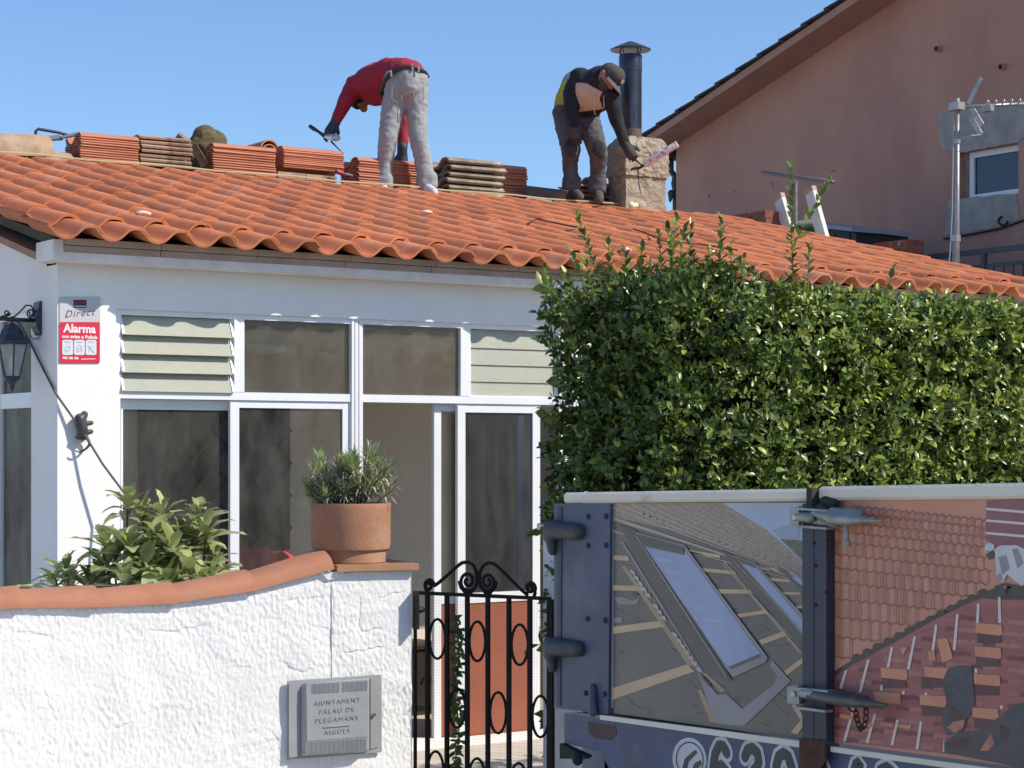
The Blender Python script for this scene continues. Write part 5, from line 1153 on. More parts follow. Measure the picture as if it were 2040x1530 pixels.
# ------------------------------------------------------------------ the neighbour's flat terrace roof and what stands on it
b = MB(); b.box((12.6, 9.8, 0), (16.9, 21.5, 2.90)); tag(b.build('low_annex', M_PINK), 'low annex with a flat terrace between the white house and pink house', 'outbuilding')
TZ = 2.90
M_BRICK = mat('brick_red', (0.30, 0.085, 0.05), (0.17, 0.06, 0.042), 14, .9, .5, 40, c3=(0.36, .26, .2), scale3=10, lo3=.62, hi3=.7)
def pier(u0, u1, v0, X, nm, lab):
    P0, P1 = atX(u0, v0 - 2, X), atX(u1, v0 + 6, X); b = MB(); random.seed(u0)
    z = TZ; zt = atX((u0 + u1) / 2, v0, X).z; rows = max(2, int((zt - z) / .075)); hh_ = (zt - z) / rows
    ylo, yhi = min(P0.y, P1.y), max(P0.y, P1.y)
    for r in range(rows):
        y = ylo - (.12 if r % 2 else 0)
        while y < yhi:
            a, c_ = max(y, ylo), min(y + .235, yhi)
            if c_ - a > .03: b.box((X + random.uniform(-.008, .008), a, z + r * hh_ + .004), (X + .24, c_ - .008, z + (r + 1) * hh_ - .004))
            y += .243
    b.mi = 1; b.box((X + .012, ylo + .01, z), (X + .22, yhi - .012, zt - .01)); o = b.build(nm, [M_BRICK, M_CONC]); tag(o, lab, 'brick pier')
pier(1447, 1525, 424, 13.2, 'brick_pier', 'short red brick pier beyond the verge right of the chimney')
pier(1736, 1806, 480, 14.2, 'brick_pier', 'low dusky red brick pier beyond the verge near the antenna mast')
# tall white ladder stiles
M_LAD = mat('white_ladder', (0.66, 0.63, 0.60), (0.52, 0.48, 0.46), 6, .6)
lad = thing('ladder', 'white ladder top leaning beyond the roof verge', 'ladder', (*atX(1590, 470, 13.4).xy, TZ))
for (u0, v0, u1, v1, nm) in ((1552, 393, 1590, 520, 'stile'), (1614, 379, 1653, 520, 'stile')):
    b = MB(); A_, B_ = atX(u0, v0, 13.4), atX(u1, v1, 13.4); d = (B_ - A_).normalized(); E = A_ + d * ((TZ - A_.z) / d.z)
    b.beam(A_, E, .12, .05, up=(1, 0, 0)); b.mi = 1; b.beam(A_ - d * .02, A_ + d * .03, .125, .055, up=(1, 0, 0)); b.build(nm, [M_LAD, mat('reddish_cap', (0.45, 0.28, 0.22), rough=.7)], lad)
for k in range(6):
    A_ = atX(1568 + 9 * k, 445 + 30 * k, 13.41); B_ = atX(1632 + 9 * k, 440 + 30 * k, 13.41)
    if A_.z < TZ + .02: break
    b = MB(); b.tube([A_, B_], .016, 8); b.build('rung', M_LAD, lad, smooth=True)
# dark cabin with a pale lid
b = MB(); X = 15.6; y1, y0 = atX(1520, 440, X).y, atX(1706, 470, X).y
sl = (atX(1706, 458, X).z - atX(1520, 434, X).z) / (y1 - y0)
zt = atX(1620, 450, X).z
b.prism([(X, y0, TZ), (X, y1, TZ), (X, y1, zt - sl * (y1 - y0) / 2 ), (X, y0, zt + sl * (y1 - y0) / 2)], (.8, 0, 0)); cab = thing('dark_shed', 'dark ribbed shed with a pale sheet lid against the pink house', 'shed', (X + .4, (y0 + y1) / 2, TZ))
b.build('shed_body', mat('dark_sheet', (0.028, 0.03, 0.032), (0.02, 0.021, 0.023), 20, .6, stretch=(1, 6, .2)), cab)
b = MB()
k = y0 + .1
while k < y1: b.box((X - .012, k, TZ), (X - .001, k + .03, zt - .12)); k += .24
b.build('sheet_ribs', bpy.data.materials['dark_sheet'], cab)
b = MB(); h0, h1 = zt + sl * (y1 - y0) / 2, zt - sl * (y1 - y0) / 2
b.prism([(X - .12, y0 - .05, h0 + .004), (X - .12, y1 + .05, h1 + .004), (X - .12, y1 + .05, h1 + .05), (X - .12, y0 - .05, h0 + .05)], (1.0, 0, 0)); b.build('lid', mat('pale_lid', (0.30, 0.33, 0.36), rough=.6), cab)
# horizontal aerial tube, and the antenna on its mast
M_GALV = mat('galvanised', (0.42, 0.42, 0.41), (0.30, 0.295, 0.29), 8, .4, metal=.5)
boom = thing('aerial_boom', 'bare horizontal aerial tube on a thin post behind the hedge shoots', 'aerial', (*atX(1585, 470, 13.0).xy, TZ))
b = MB(); b.tube([atX(1518, 343, 13.0), atX(1660, 363, 13.0)], .020, 8); b.build('tube', mat('dull_tube', (0.22, 0.20, 0.19), (0.14, 0.125, 0.12), 6, .5, metal=.3), boom, smooth=True)
b = MB(); P = atX(1586, 353, 13.0); b.tube([P, Vector((P.x, P.y, TZ))], .012, 6); b.build('post', M_GALV, boom)
ma = thing('antenna_mast', 'television antenna on a tall galvanised mast before the pink house', 'antenna', (*atX(1904, 560, 13.8).xy, TZ))
AX = 13.8; a_ = lambda u, v, X=AX: atX(u, v, X)
top = a_(1907, 196); b = MB(); b.tube([top, Vector((top.x, top.y, TZ))], .021, 10); b.build('mast', M_GALV, ma, smooth=True)
b = MB(); P = a_(1904, 478); b.tube([P + Vector((0, 0, .10)), P - Vector((0, 0, 1.0))], [.03, .034], 10); b.build('mast_sleeve', M_GALV, ma, smooth=True)
b = MB(); P = a_(1907, 282); b.lathe(P, [(.03, -.02), (.03, .02)], 10); b.build('bracket', M_GALV, ma); b = MB(); P = a_(1905, 475); b.lathe(P, [(.042, -.03), (.042, .03)], 10); b.build('bracket', M_GALV, ma); b = MB(); P = a_(1906, 212); b.obox(P, (1, 0, 0), (0, 1, 0), (0, 0, 1), .09, .12, .07); b.build('bracket', M_GALV, ma)
bd = Vector((.75, -.66, .02)).normalized()
b = MB(); P0 = a_(1900, 213); P1 = a_(2060, 206, 14.6); b.tube([P0, P1], .014, 8); bm = b.build('boom', M_GALV, ma, smooth=True)
for (u0, v0, u1, v1) in ((1930, 207, 1955, 156), (1935, 214, 1957, 250), (1934, 234, 1954, 268)):
    b = MB(); A_, B_ = a_(u0, v0, 14.0), a_(u1, v1, 14.0); b.beam(A_, B_, .05, .012, up=(1, 0, 0)); b.build('reflector', M_GALV, ma)
for k in range(6):
    P = P0.lerp(P1, .42 + .1 * k); b = MB(); b.tube([P - Vector((.06, .09, -.01)), P + Vector((.06, .09, .03))], .006, 6); b.cone(P + Vector((0, 0, .01)), .012, P + Vector((0, 0, .04)), .012, 6, 2); b.build('director', M_GALV, ma)
b = MB(); P = a_(1967, 216, 14.0); b.obox(P, (1, 0, 0), (0, 1, 0), (0, 0, 1), .05, .12, .06); b.build('junction_box', M_GALV, ma)
b = MB(); pts = [a_(1902, 220), a_(1899, 300), a_(1897, 420), a_(1893, 500), a_(1890, 530)]; b.tube(pts, .006, 5); b.tube([a_(1907, 278), a_(1935, 270), a_(1956, 268, 14)], .004, 4); b.build('aerial_cable', mat('pale_cable', (0.4, .4, .4), rough=.6), ma)
# railing on the terrace edge
rl = thing('terrace_railing', 'dark grey metal railing on the terrace below the pink house', 'railing', (16.6, 14.5, TZ)); X = 16.6
M_RAIL = mat('grey_railing', (0.085, 0.085, 0.09), rough=.5)
A_, B_ = atX(1800, 518, X), atX(2075, 488, X); zt0 = (A_.z + B_.z) / 2; zb0 = (atX(1945, 533, X).z + atX(2040, 521, X).z) / 2
b = MB(); b.box((X - .02, 11.5, zt0 - .03), (X + .02, A_.y, zt0 + .03)); b.build('handrail', M_RAIL, rl)
b = MB(); b.box((X - .012, 11.5, zb0 - .02), (X + .012, A_.y, zb0 + .02)); b.build('mid_rail', M_RAIL, rl)
y = 11.6; k = 0
while y < A_.y:
    b = MB()
    if k % 8 == 4: b.box((X - .025, y - .025, TZ), (X + .025, y + .025, zt0 - .032)); b.build('post', M_RAIL, rl)
    else: b.box((X - .008, y - .008, TZ), (X + .008, y + .008, zb0 - .022)); b.build('baluster', M_RAIL, rl)
    y += .14; k += 1

# ------------------------------------------------------------------ on the porch walls: lamp, alarm sign, cable, lizard
M_LAMP = mat('black_lamp_metal', (0.028, 0.03, 0.036), (0.04, 0.042, 0.05), 10, .4)
lx = HX0; lp = atX(78, 637, lx); LY = lp.y
lamp = thing('wall_lamp', 'black wrought iron wall lantern with glass panes on the shaded side wall', 'wall lamp', lp)
def lq(u, v): return atY(u, v, LY)
b = MB(); pl = [(78, 601), (88, 602), (90, 618), (92, 640), (90, 655), (82, 667), (75, 662), (70, 650), (71, 620)]
cz = lambda v: atX(80, v, lx).z
prof_ = [(lx - .001, cz(600)), (lx - .001, cz(668)), (lx - .012, cz(664)), (lx - .032, cz(650)), (lx - .035, cz(632)), (lx - .02, cz(616)), (lx - .016, cz(602))]
b.prism([(x, LY - .045, z) for x, z in prof_], (0, .09, 0)); b.build('back_plate', M_LAMP, lamp)
ax_ = lx - .20; az = lq(30, 637).z
b = MB(); b.tube([(lx - .02, LY, az), (lx - .27, LY, az + .003)], .011, 8); b.cone((lx - .27, LY, az + .003), .013, (lx - .285, LY, az + .003), .009, 8, 3); b.build('arm', M_LAMP, lamp, smooth=True)
b = MB(); b.tube([lq(*p) for p in ((70, 622), (62, 609), (52, 608), (40, 621), (30, 630), (18, 634), (10, 630))], .0045, 6); b.tube([lq(*p) for p in spiral(62, 624, 9, 3, 1.5, 1.4)], .0045, 6); b.tube([lq(*p) for p in spiral(14, 623, 6, 2, 0, 1.3)], .0045, 6); b.tube([lq(*p) for p in ((20, 628), (5, 630), (-15, 640))], .0045, 6); b.build('scrollwork', M_LAMP, lamp, smooth=True)
LC = lq(24, 700); mpx = LC.dot(FWD) / FPX
def lz(v): return lq(24, v).z
hexa = lambda r, z, a0=.3: [(LC.x + r * math.cos(a0 + k * PI / 3), LC.y + r * math.sin(a0 + k * PI / 3), z) for k in range(6)]
b = MB(); O = Vector((LC.x, LC.y, 0)); b.lathe(O, [(.004, lz(637)), (.006, lz(643)), (13 * mpx, lz(648)), (20 * mpx, lz(658)), (24 * mpx, lz(667)), (38 * mpx, lz(680)), (39 * mpx, lz(684)), (30 * mpx, lz(684))], 6); b.build('lamp_roof', mat('blue_black_cap', (0.035, 0.04, 0.06), rough=.35), lamp)
b = MB()
for p, q in zip(hexa(32 * mpx, lz(684)), hexa(16 * mpx, lz(752))): b.tube([p, q], .0045, 5)
b.tube(hexa(32 * mpx, lz(685)), .005, 5, closed=True); b.tube(hexa(16 * mpx, lz(752)), .006, 5, closed=True); lf_ = b.build('lantern_frame', M_LAMP, lamp)
b = MB(); b.add(hexa(31 * mpx, lz(685)) + hexa(15.5 * mpx, lz(752)), [(k, (k + 1) % 6, 6 + (k + 1) % 6, 6 + k) for k in range(6)]); b.build('lantern_glass', glass('lamp_glass', .45, (0.62, .64, .60)), lf_)
b = MB(); b.cone((LC.x, LC.y, lz(745)), .012, (LC.x, LC.y, lz(715)), .018, 10); b.build('bulb', mat('opal_bulb', (0.7, .72, .7), rough=.3), lf_, smooth=True)
b = MB(); b.lathe(O, [(17 * mpx, lz(752)), (14 * mpx, lz(758)), (7 * mpx, lz(764)), (5 * mpx, lz(767)), (5.5 * mpx, lz(772)), (2 * mpx, lz(778)), (.001, lz(782))][::-1], 10); b.build('finial', M_LAMP, lamp, smooth=True)
# alarm sign
def sg(u, v, o=0.0): return atY(100 + u / 3.825, 560 + v / 3.825, HY0 - o)
sgn = thing('alarm_sign', 'red and grey alarm warning sign on the white wall beside the louvre window', 'sign', sg(225, 370))
def rrect(u0, v0, u1, v1, r, o):
    pts = []
    for cx, cy, a0 in ((u1 - r, v0 + r, -PI / 2), (u1 - r, v1 - r, 0), (u0 + r, v1 - r, PI / 2), (u0 + r, v0 + r, PI)):
        for k in range(5): a = a0 + PI / 2 * k / 4; pts.append(sg(cx + r * math.cos(a), cy + r * math.sin(a), o))
    return pts
b = MB(); b.prism(rrect(70, 118, 380, 625, 12, .002), (0, -.004, 0)); bd_ = b.build('sign_board', mat('grey_sign', (0.50, 0.51, 0.53), rough=.4), sgn)
b = MB(); b.prism(rrect(72, 312, 377, 623, 10, .0065), (0, -.0015, 0)); b.build('red_field', mat('sign_red', (0.62, 0.018, 0.05), rough=.4), sgn)
M_SW = mat('sign_white', (0.80, 0.74, 0.74), rough=.5); M_SB = mat('sign_black', (0.02, 0.012, 0.015), rough=.5); M_SR = mat('sign_dark_red', (0.25, 0.015, 0.02), rough=.5)
b = MB(); b.prism(rrect(178, 143, 276, 203, 2, .0065), (0, -.001, 0)); em = b.build('emblem_box', M_SB, sgn)
b = MB(); b.mi = 0
for k in range(4): b.prism([sg(u, v, .0078) for u, v in ((188 + 21 * k, 152), (204 + 21 * k, 152), (204 + 21 * k, 176), (188 + 21 * k, 176))], (0, -.0006, 0))
b.mi = 1; b.prism([sg(u, v, .0078) for u, v in ((184, 188), (270, 188), (270, 194), (184, 194))], (0, -.0006, 0)); b.build('emblem_marks', [M_SR, M_SW], em)
X3, Z3, N3 = Vector((1, 0, 0)), Vector((0, 0, 1)), Vector((0, -1, 0)); um = (sg(200, 300) - sg(100, 300)).length / 100; vm = (sg(200, 300) - sg(200, 400)).length / 100
tx = (X3 + Z3 * .12).normalized()
b = MB(); text_on(b, 'Direct', 62 * vm * 1.25, sg(222, 246, .0068), tx, Z3, N3, extrude=.0004, shear=.35, spacing=1.2); b.build('script_lettering', mat('script_ink', (0.05, 0.02, 0.03), (0.30, 0.03, 0.04), 9, .5, lo=.45, hi=.55), sgn)
b = MB(); text_on(b, 'Alarma', 62 * vm * 1.42, sg(225, 365, .0084), X3 * (um / vm) * .96, Z3, N3, extrude=.0004, offset=.002); b.build('heading', M_SW, sgn); b = MB(); text_on(b, 'con aviso a Policía', 28 * vm * 1.25, sg(225, 425, .0084), X3 * (um / vm) * 1.05, Z3, N3, extrude=.0004, offset=.0009); b.build('tagline', M_SW, sgn); b = MB()
text_on(b, '902 180 180', 20 * vm * 1.2, sg(155, 587, .0084), X3 * (um / vm), Z3, N3, extrude=.0004, offset=.0008)
b.prism([sg(u, v, .0082) for u, v in ((235, 592), (345, 590), (345, 595), (235, 597))], (0, -.0006, 0)); b.build('phone_line', M_SW, sgn)
M_IC = mat('icon_grey', (0.62, 0.66, 0.68), rough=.5); M_IL = mat('icon_line', (0.30, 0.38, 0.44), rough=.5)
for k, u0 in enumerate((92, 181, 270)):
    b = MB(); b.prism(rrect(u0, 448, u0 + 82, 563, 14, .0082), (0, -.001, 0)); ic = b.build('pictogram', M_IC, sgn)
    b = MB()
    b.prism([sg(u, v, .0094) for u, v in ((u0 + 16, 462), (u0 + 66, 462), (u0 + 66, 468), (u0 + 16, 468))], (0, -.0004, 0))
    if k == 0: b.tube([sg(u0 + 40 + 20 * math.cos(a / 3), 515 + 20 * math.sin(a / 3), .0096) for a in range(19)], .0012, 4); b.tube([sg(u0 + 20, 545, .0096), sg(u0 + 62, 498, .0096)], .0012, 4)
    if k == 1: b.tube([sg(u0 + 22, 545, .0096), sg(u0 + 22, 505, .0096), sg(u0 + 41, 485, .0096), sg(u0 + 60, 505, .0096), sg(u0 + 60, 545, .0096)], .0014, 4); b.tube([sg(u0 + 41 + 11 * math.cos(a / 3), 525 + 11 * math.sin(a / 3), .0096) for a in range(19)], .0012, 4)
    if k == 2: b.tube([sg(u0 + 16, 492, .0096), sg(u0 + 66, 548, .0096)], .002, 4); b.tube([sg(u0 + 22, 540, .0096), sg(u0 + 36, 500, .0096), sg(u0 + 60, 496, .0096)], .0012, 4)
    b.build('pictogram_lines', M_IL, ic)
# cable from the lamp round the corner down to the shrub
b = MB(); b.tube([atX(36, 640, HX0 - .015), atX(60, 682, HX0 - .012), atX(86, 735, HX0 - .012), Vector((HX0 - .012, HY0 - .012, atX(113, 785, HX0).z)), atY(165, 860, HY0 - .05), atY(205, 925, HY0 - .10), atY(252, 988, HY0 - .15), atY(290, 1050, HY0 - .25), atY(310, 1120, HY0 - .3)], .0065, 6)
tag(b.build('lamp_cable', mat('grey_cable', (0.11, 0.10, 0.10), rough=.6), smooth=True), 'loose grey cable running from the wall lamp down to the shrub', 'cable')
b = MB(); b.tube([atX(80, 668, HX0 - .008), atX(76, 674, HX0 - .008), atX(66, 676, HX0 - .01), atX(61, 668, HX0 - .01)], .003, 5); tag(b.build('lamp_flex', bpy.data.materials['grey_cable'], smooth=True), 'short thin grey flex looping below the wall lamp back plate', 'cable')
lz_ = MB(); w3 = lambda u, v, o=.035: atY(100 + u / 3.825, 560 + v / 3.825, HY0 - o)
lz_.cone(w3(225, 1050), .030, w3(245, 1130), .030); lz_.cone(w3(245, 1130), .030, w3(245, 1180), .026); lz_.cone(w3(225, 1050), .022, w3(205, 1048), .016); lz_.cone(w3(250, 1060), .016, w3(262, 1015), .020)
lz_.cone(w3(262, 1015), .018, w3(255, 1060), .014)
for a, e in (((250, 1090), (312, 1080)), ((255, 1160), (312, 1146)), ((235, 1180), (208, 1190))): lz_.cone(w3(*a), .012, w3(*e), .014)
tl = [(255, 1175), (285, 1200), (300, 1230), (298, 1250), (270, 1280), (235, 1302), (205, 1300), (188, 1288)]
for a, e in zip(tl[:-1], tl[1:]): lz_.cone(w3(*a), .011 - .0008 * tl.index(a), w3(*e), .010 - .0008 * tl.index(a))
o = blob('gecko_ornament', lz_, [mat('black_ornament', (0.04, 0.04, 0.042), (0.06, 0.06, 0.062), 14, .45)], None, .006, 3); tag(o, 'black gecko shaped ornament with curled tail on the white wall', 'ornament')
# ------------------------------------------------------------------ the lorry's printed drop side
TX = 3.90
def tr(px, py, o=0.0): return atX(px, py, TX - o)
def t1(u, v, o=0.0): return tr(1060 + u / 2.593, 940 + v / 2.593, o)
def t2(u, v, o=0.0): return tr(1540 + u / 2.593, 940 + v / 2.593, o)
OUT = Vector((-1, 0, 0))
lorry = thing('lorry', 'dark blue lorry with two printed roofing photographs on its drop side', 'lorry', (TX + 1.0, 3.0, 0))
M_BLUE = mat('blue_paint', (0.088, 0.105, 0.160), (0.064, 0.078, 0.118), 5, .45, .08, 60, c3=(0.168, 0.180, 0.228), scale3=4, lo3=.55, hi3=.8, spec=.4)
M_BLUED = mat('dark_blue_paint', (0.038, 0.045, 0.068), (0.030, 0.036, 0.052), 6, .5, .1, 60, c3=(0.07, 0.06, 0.055), scale3=6, lo3=.62, hi3=.8)
M_RAILW = mat('worn_cream_rail', (0.80, 0.74, 0.60), (0.70, 0.64, 0.52), 5, .5, .15, 60, c3=(0.36, 0.27, 0.17), scale3=7, lo3=.66, hi3=.78, stretch=(1, .4, 1))
M_GALV2 = mat('zinc_plate', (0.38, 0.38, 0.35), (0.26, 0.26, 0.24), 14, .45, .2, 80, metal=.35, c3=(0.16, 0.11, 0.08), scale3=9, lo3=.6, hi3=.78)
M_RUST = mat('rust', (0.13, 0.055, 0.03), (0.07, 0.03, 0.02), 14, .9, .5, 60)
def flat(mb, pts, th, o): mb.prism([p + OUT * o for p in pts], OUT * th)
def T1(*q): return [t1(u, v) for u, v in q]
def T2(*q): return [t2(u, v) for u, v in q]
FAR = tr(1112, 1000).y; NEAR = 0.9
def along(px0, py0, px1, py1, y):    # z on the lorry side of a line drawn through two picture points
    a, c_ = tr(px0, py0), tr(px1, py1); return a.z + (c_.z - a.z) * (y - a.y) / (c_.y - a.y)
# panels with the printed photographs
def quad(y0, y1, top, bot): return [Vector((TX, y0, along(*top, y0))), Vector((TX, y1, along(*top, y1))), Vector((TX, y1, along(*bot, y1))), Vector((TX, y0, along(*bot, y0)))]
TOPL = (1133, 1000, 1630, 998); TOP2 = (1660, 997, 2040, 991); BOTL = (1215, 1420, 1612, 1475); BOT2 = (1662, 1480, 2040, 1530)
ya, yb, yc, yd = tr(1222, 1200).y, tr(1614, 1200).y, tr(1663, 1200).y, NEAR
M_P1 = mat('print_grey', (0.133, 0.123, 0.101), (0.178, 0.163, 0.133), 3, .35)
b = MB(); b.prism([p + Vector((.025, 0, 0)) for p in quad(ya, yb, TOPL, BOTL)], OUT * .025); pan1 = b.build('printed_panel', M_P1, lorry)
M_P2 = mat('print_tile_orange', (0.642, 0.292, 0.186), (0.553, 0.240, 0.154), 4, .35)
b = MB(); b.prism([p + Vector((.025, 0, 0)) for p in quad(yc, yd, TOP2, BOT2)], OUT * .025); pan2 = b.build('printed_panel', M_P2, lorry)
PRINTS = {}
def layer(nm, polys, m, par, k):
    b, ms = PRINTS.setdefault(par, (MB(), []))
    if m not in ms: ms.append(m)
    b.mi = ms.index(m)
    for p in polys: b.prism([q + OUT * (.0006 * k) for q in p], OUT * .0004)
# --- print one: battens, rafters and skylights
def clipu(pts, u1=1436): return [(min(max(u, 415), u1), min(max(v, 160), 1350 + 0.0 * u)) for u, v in pts]
layer('print_sky', [T1((985, 160), (1436, 160), (1436, 500), (1215, 300))], mat('print_sky_blue', (0.446, 0.514, 0.616), (0.375, 0.446, 0.551), 3, .35), pan1, 1)
layer('print_building', [T1((1238, 300), (1275, 290), (1278, 282), (1340, 275), (1385, 285), (1385, 350), (1290, 350))], mat('print_tower', (0.268, 0.326, 0.438), (0.356, 0.411, 0.503), 20, .35, stretch=(1, 6, 1)), pan1, 2)
layer('print_trees', [T1((1285, 348), (1360, 352), (1436, 360), (1436, 495), (1380, 440))], mat('print_green', (0.098, 0.128, 0.073), (0.160, 0.180, 0.114), 20, .35), pan1, 2)
layer('print_lath_field', [T1((418, 160), (985, 160), (1215, 300), (1436, 495), (1436, 560), (1100, 430), (800, 320), (418, 230))], mat('print_lath', (0.418, 0.326, 0.251), (0.268, 0.215, 0.170), 26, .35, stretch=(1, 1.5, 6)), pan1, 1)
W1 = mat('print_wood', (0.606, 0.429, 0.244), (0.517, 0.361, 0.203), 6, .35); W2 = mat('print_wood_far', (0.517, 0.403, 0.292), (0.428, 0.326, 0.235), 8, .35)
bat = []
def strip(u0, v0, u1, v1, w0, w1): bat.append(T1((u0, v0), (u1, v1), (u1, v1 + w1), (u0, v0 + w0)))
def toward(u, v, w):
    U, V = 1560, 612; f = (1432 - u) / (U - u); strip(u, v, 1432, v + (V - v) * f, w, max(2.5, w * (1 - f) + 1.5))
for u, v, w in ((418, 300, 9), (425, 232, 18), (418, 178, 10), (452, 163, 12), (520, 163, 10), (590, 163, 9), (660, 163, 8), (728, 163, 7), (790, 163, 6.5), (845, 163, 6), (895, 163, 5), (938, 163, 5)): toward(u, v, w)
for q in range(26):
    u = 560 + 33 * q; v = 195 + 12.5 * q; bat.append(T1((u, v), (u + 9, v + 2), (u + 26, v + 26), (u + 18, v + 28)))
layer('print_batten_far', bat, W2, pan1, 3); bat = []
bat += [T1((420, 430), (500, 435), (505, 460), (420, 455)), T1((420, 585), (570, 588), (590, 616), (420, 612)), T1((418, 800), (660, 770), (690, 800), (418, 838)), T1((415, 1118), (800, 995), (845, 1030), (415, 1178)),
        T1((800, 400), (975, 428), (975, 446), (820, 418)), T1((875, 495), (1045, 512), (1060, 530), (890, 515)), T1((960, 605), (1130, 608), (1145, 628), (975, 630)), T1((1060, 735), (1215, 712), (1225, 730), (1075, 752)), T1((1175, 870), (1305, 822), (1318, 845), (1190, 893)), T1((1305, 1030), (1405, 955), (1420, 975), (1320, 1050)),
        T1((1165, 488), (1270, 500), (1280, 515), (1175, 502)), T1((1215, 545), (1330, 555), (1340, 570), (1225, 562)), T1((1290, 618), (1385, 622), (1395, 635), (1300, 634)), T1((1350, 695), (1430, 685), (1432, 697), (1362, 708)),
        T1((1340, 1345), (1436, 1225), (1436, 1262), (1375, 1355)), T1((1345, 1205), (1365, 1200), (1410, 1270), (1390, 1285))]
layer('print_batten', bat, W1, pan1, 3)
raf = [T1((465, 490), (485, 485), (845, 1005), (810, 1005)), T1((858, 1020), (885, 1020), (1000, 1130), (980, 1140)), T1((858, 1125), (875, 1122), (965, 1300), (920, 1290)), T1((985, 470), (1000, 462), (1400, 935), (1380, 935))]
layer('print_rafter', raf, mat('print_rafter_wood', (0.428, 0.300, 0.179), (0.321, 0.231, 0.145), 14, .35), pan1, 2)
cl_ = []
for k in range(18):
    u = 505 + 20 * k; v = 500 + 31 * k * .95
    if k in (5, 9, 10): continue
    cl_.append(T1((u, v), (u + 26, v + 12), (u + 34, v + 40), (u + 8, v + 22)))
layer('print_clip', cl_, mat('print_pale_clip', (0.482, 0.446, 0.406), rough=.35), pan1, 4)
FR = mat('print_dark_frame', (0.107, 0.097, 0.084), (0.133, 0.121, 0.103), 4, .35); GLS = mat('print_skylight', (0.370, 0.432, 0.600), (0.264, 0.318, 0.444), 2.5, .35, lo=.3, hi=.7)
FR2 = mat('print_grey_frame', (0.304, 0.292, 0.292), (0.232, 0.224, 0.218), 5, .35)
layer('print_skylight_frame', [T1((450, 270), (540, 300), (1040, 1080), (885, 1035)), T1((980, 405), (1045, 430), (1436, 870), (1436, 970), (1395, 910)), T1((1270, 490), (1320, 510), (1436, 620), (1436, 660))], FR, pan1, 5)
layer('print_frame_light', [T1((540, 310), (795, 378), (1222, 965), (1208, 985), (1045, 1060), (1010, 1020)), T1((1045, 430), (1160, 470), (1436, 770), (1436, 855), (1400, 840)), T1((1320, 508), (1365, 520), (1436, 580), (1436, 625))], FR2, pan1, 6)
layer('print_skylight_glass', [T1((570, 360), (790, 400), (1190, 945), (1170, 950), (1030, 1005), (1000, 985)), T1((1095, 475), (1160, 490), (1436, 800), (1436, 815), (1405, 830)), T1((1348, 545), (1380, 545), (1436, 600), (1436, 618))], GLS, pan1, 7)
layer('print_skylight_head', [T1((545, 322), (795, 382), (795, 430), (590, 385)), T1((1055, 440), (1160, 478), (1160, 498), (1085, 470))], FR, pan1, 8)
layer('print_lead_apron', [T1((860, 1030), (960, 1150), (1010, 1150), (1090, 1225), (1250, 1100), (1270, 1055), (1230, 1000), (1245, 975), (1340, 1080), (1100, 1312), (960, 1300), (905, 1175))], mat('print_lead', (0.304, 0.283, 0.300), (0.249, 0.235, 0.246), 4, .35), pan1, 4)
layer('print_reflection', [T1((425, 650), (470, 645), (520, 665), (560, 650), (540, 685), (450, 685)), T1((418, 755), (465, 750), (470, 775), (425, 780))], mat('print_pale_blur', (0.249, 0.249, 0.244), rough=.35), pan1, 2)
EDGE = mat('print_edge_light', (0.449, 0.419, 0.384), (0.317, 0.292, 0.270), 10, .35)
def line(u0, v0, u1, v1, w=5): return T1((u0, v0), (u0 + w, v0 - w * .4), (u1 + w, v1 - w * .4), (u1, v1))
layer('e', [line(468, 360, 884, 1032, 5), line(542, 330, 1012, 1062, 4), line(798, 395, 1218, 960, 5), line(1030, 1000, 1180, 940, 6), line(980, 470, 1390, 900, 3), line(1042, 450, 1420, 850, 3), line(1162, 490, 1436, 772, 3), line(545, 318, 790, 384, 4)], EDGE, pan1, 9)
layer('e', [T1((1028, 1005), (1180, 940), (1186, 952), (1034, 1018)), T1((600, 365), (790, 402), (790, 412), (606, 378)), T1((885, 1050), (930, 1100), (925, 1112), (880, 1062))], FR, pan1, 10)
random.seed(77); gr_ = [[], [], []]
for q in range(150):        # felt, knots and glints between the battens
    u, v = random.uniform(420, 1400), random.uniform(450, 1320)
    if v > 1230 + (u - 415) * .12: continue
    L_, w_ = random.uniform(15, 70), random.uniform(2, 9); a_ = random.uniform(-.3, .9)
    gr_[q % 3].append(T1((u, v), (u + L_, v + L_ * a_), (u + L_, v + L_ * a_ + w_), (u + 3, v + w_)))
layer('e', gr_[0], mat('print_felt_dark', (0.073, 0.066, 0.056), (0.099, 0.089, 0.072), 12, .35), pan1, .35)
layer('e', gr_[1], mat('print_felt_light', (0.178, 0.159, 0.126), (0.145, 0.127, 0.106), 12, .35), pan1, .7)
layer('e', gr_[2], mat('print_felt_brown', (0.165, 0.121, 0.084), (0.119, 0.095, 0.072), 12, .35), pan1, .9)
gl_ = []
for q in range(9): u = 640 + 48 * q; v = 440 + 62 * q; gl_.append(T1((u, v), (u + 90, v + 14), (u + 98, v + 30), (u + 14, v + 22)))
layer('e', gl_, mat('print_sky_streak', (0.422, 0.483, 0.636), (0.317, 0.368, 0.504), 6, .35), pan1, 7.6)
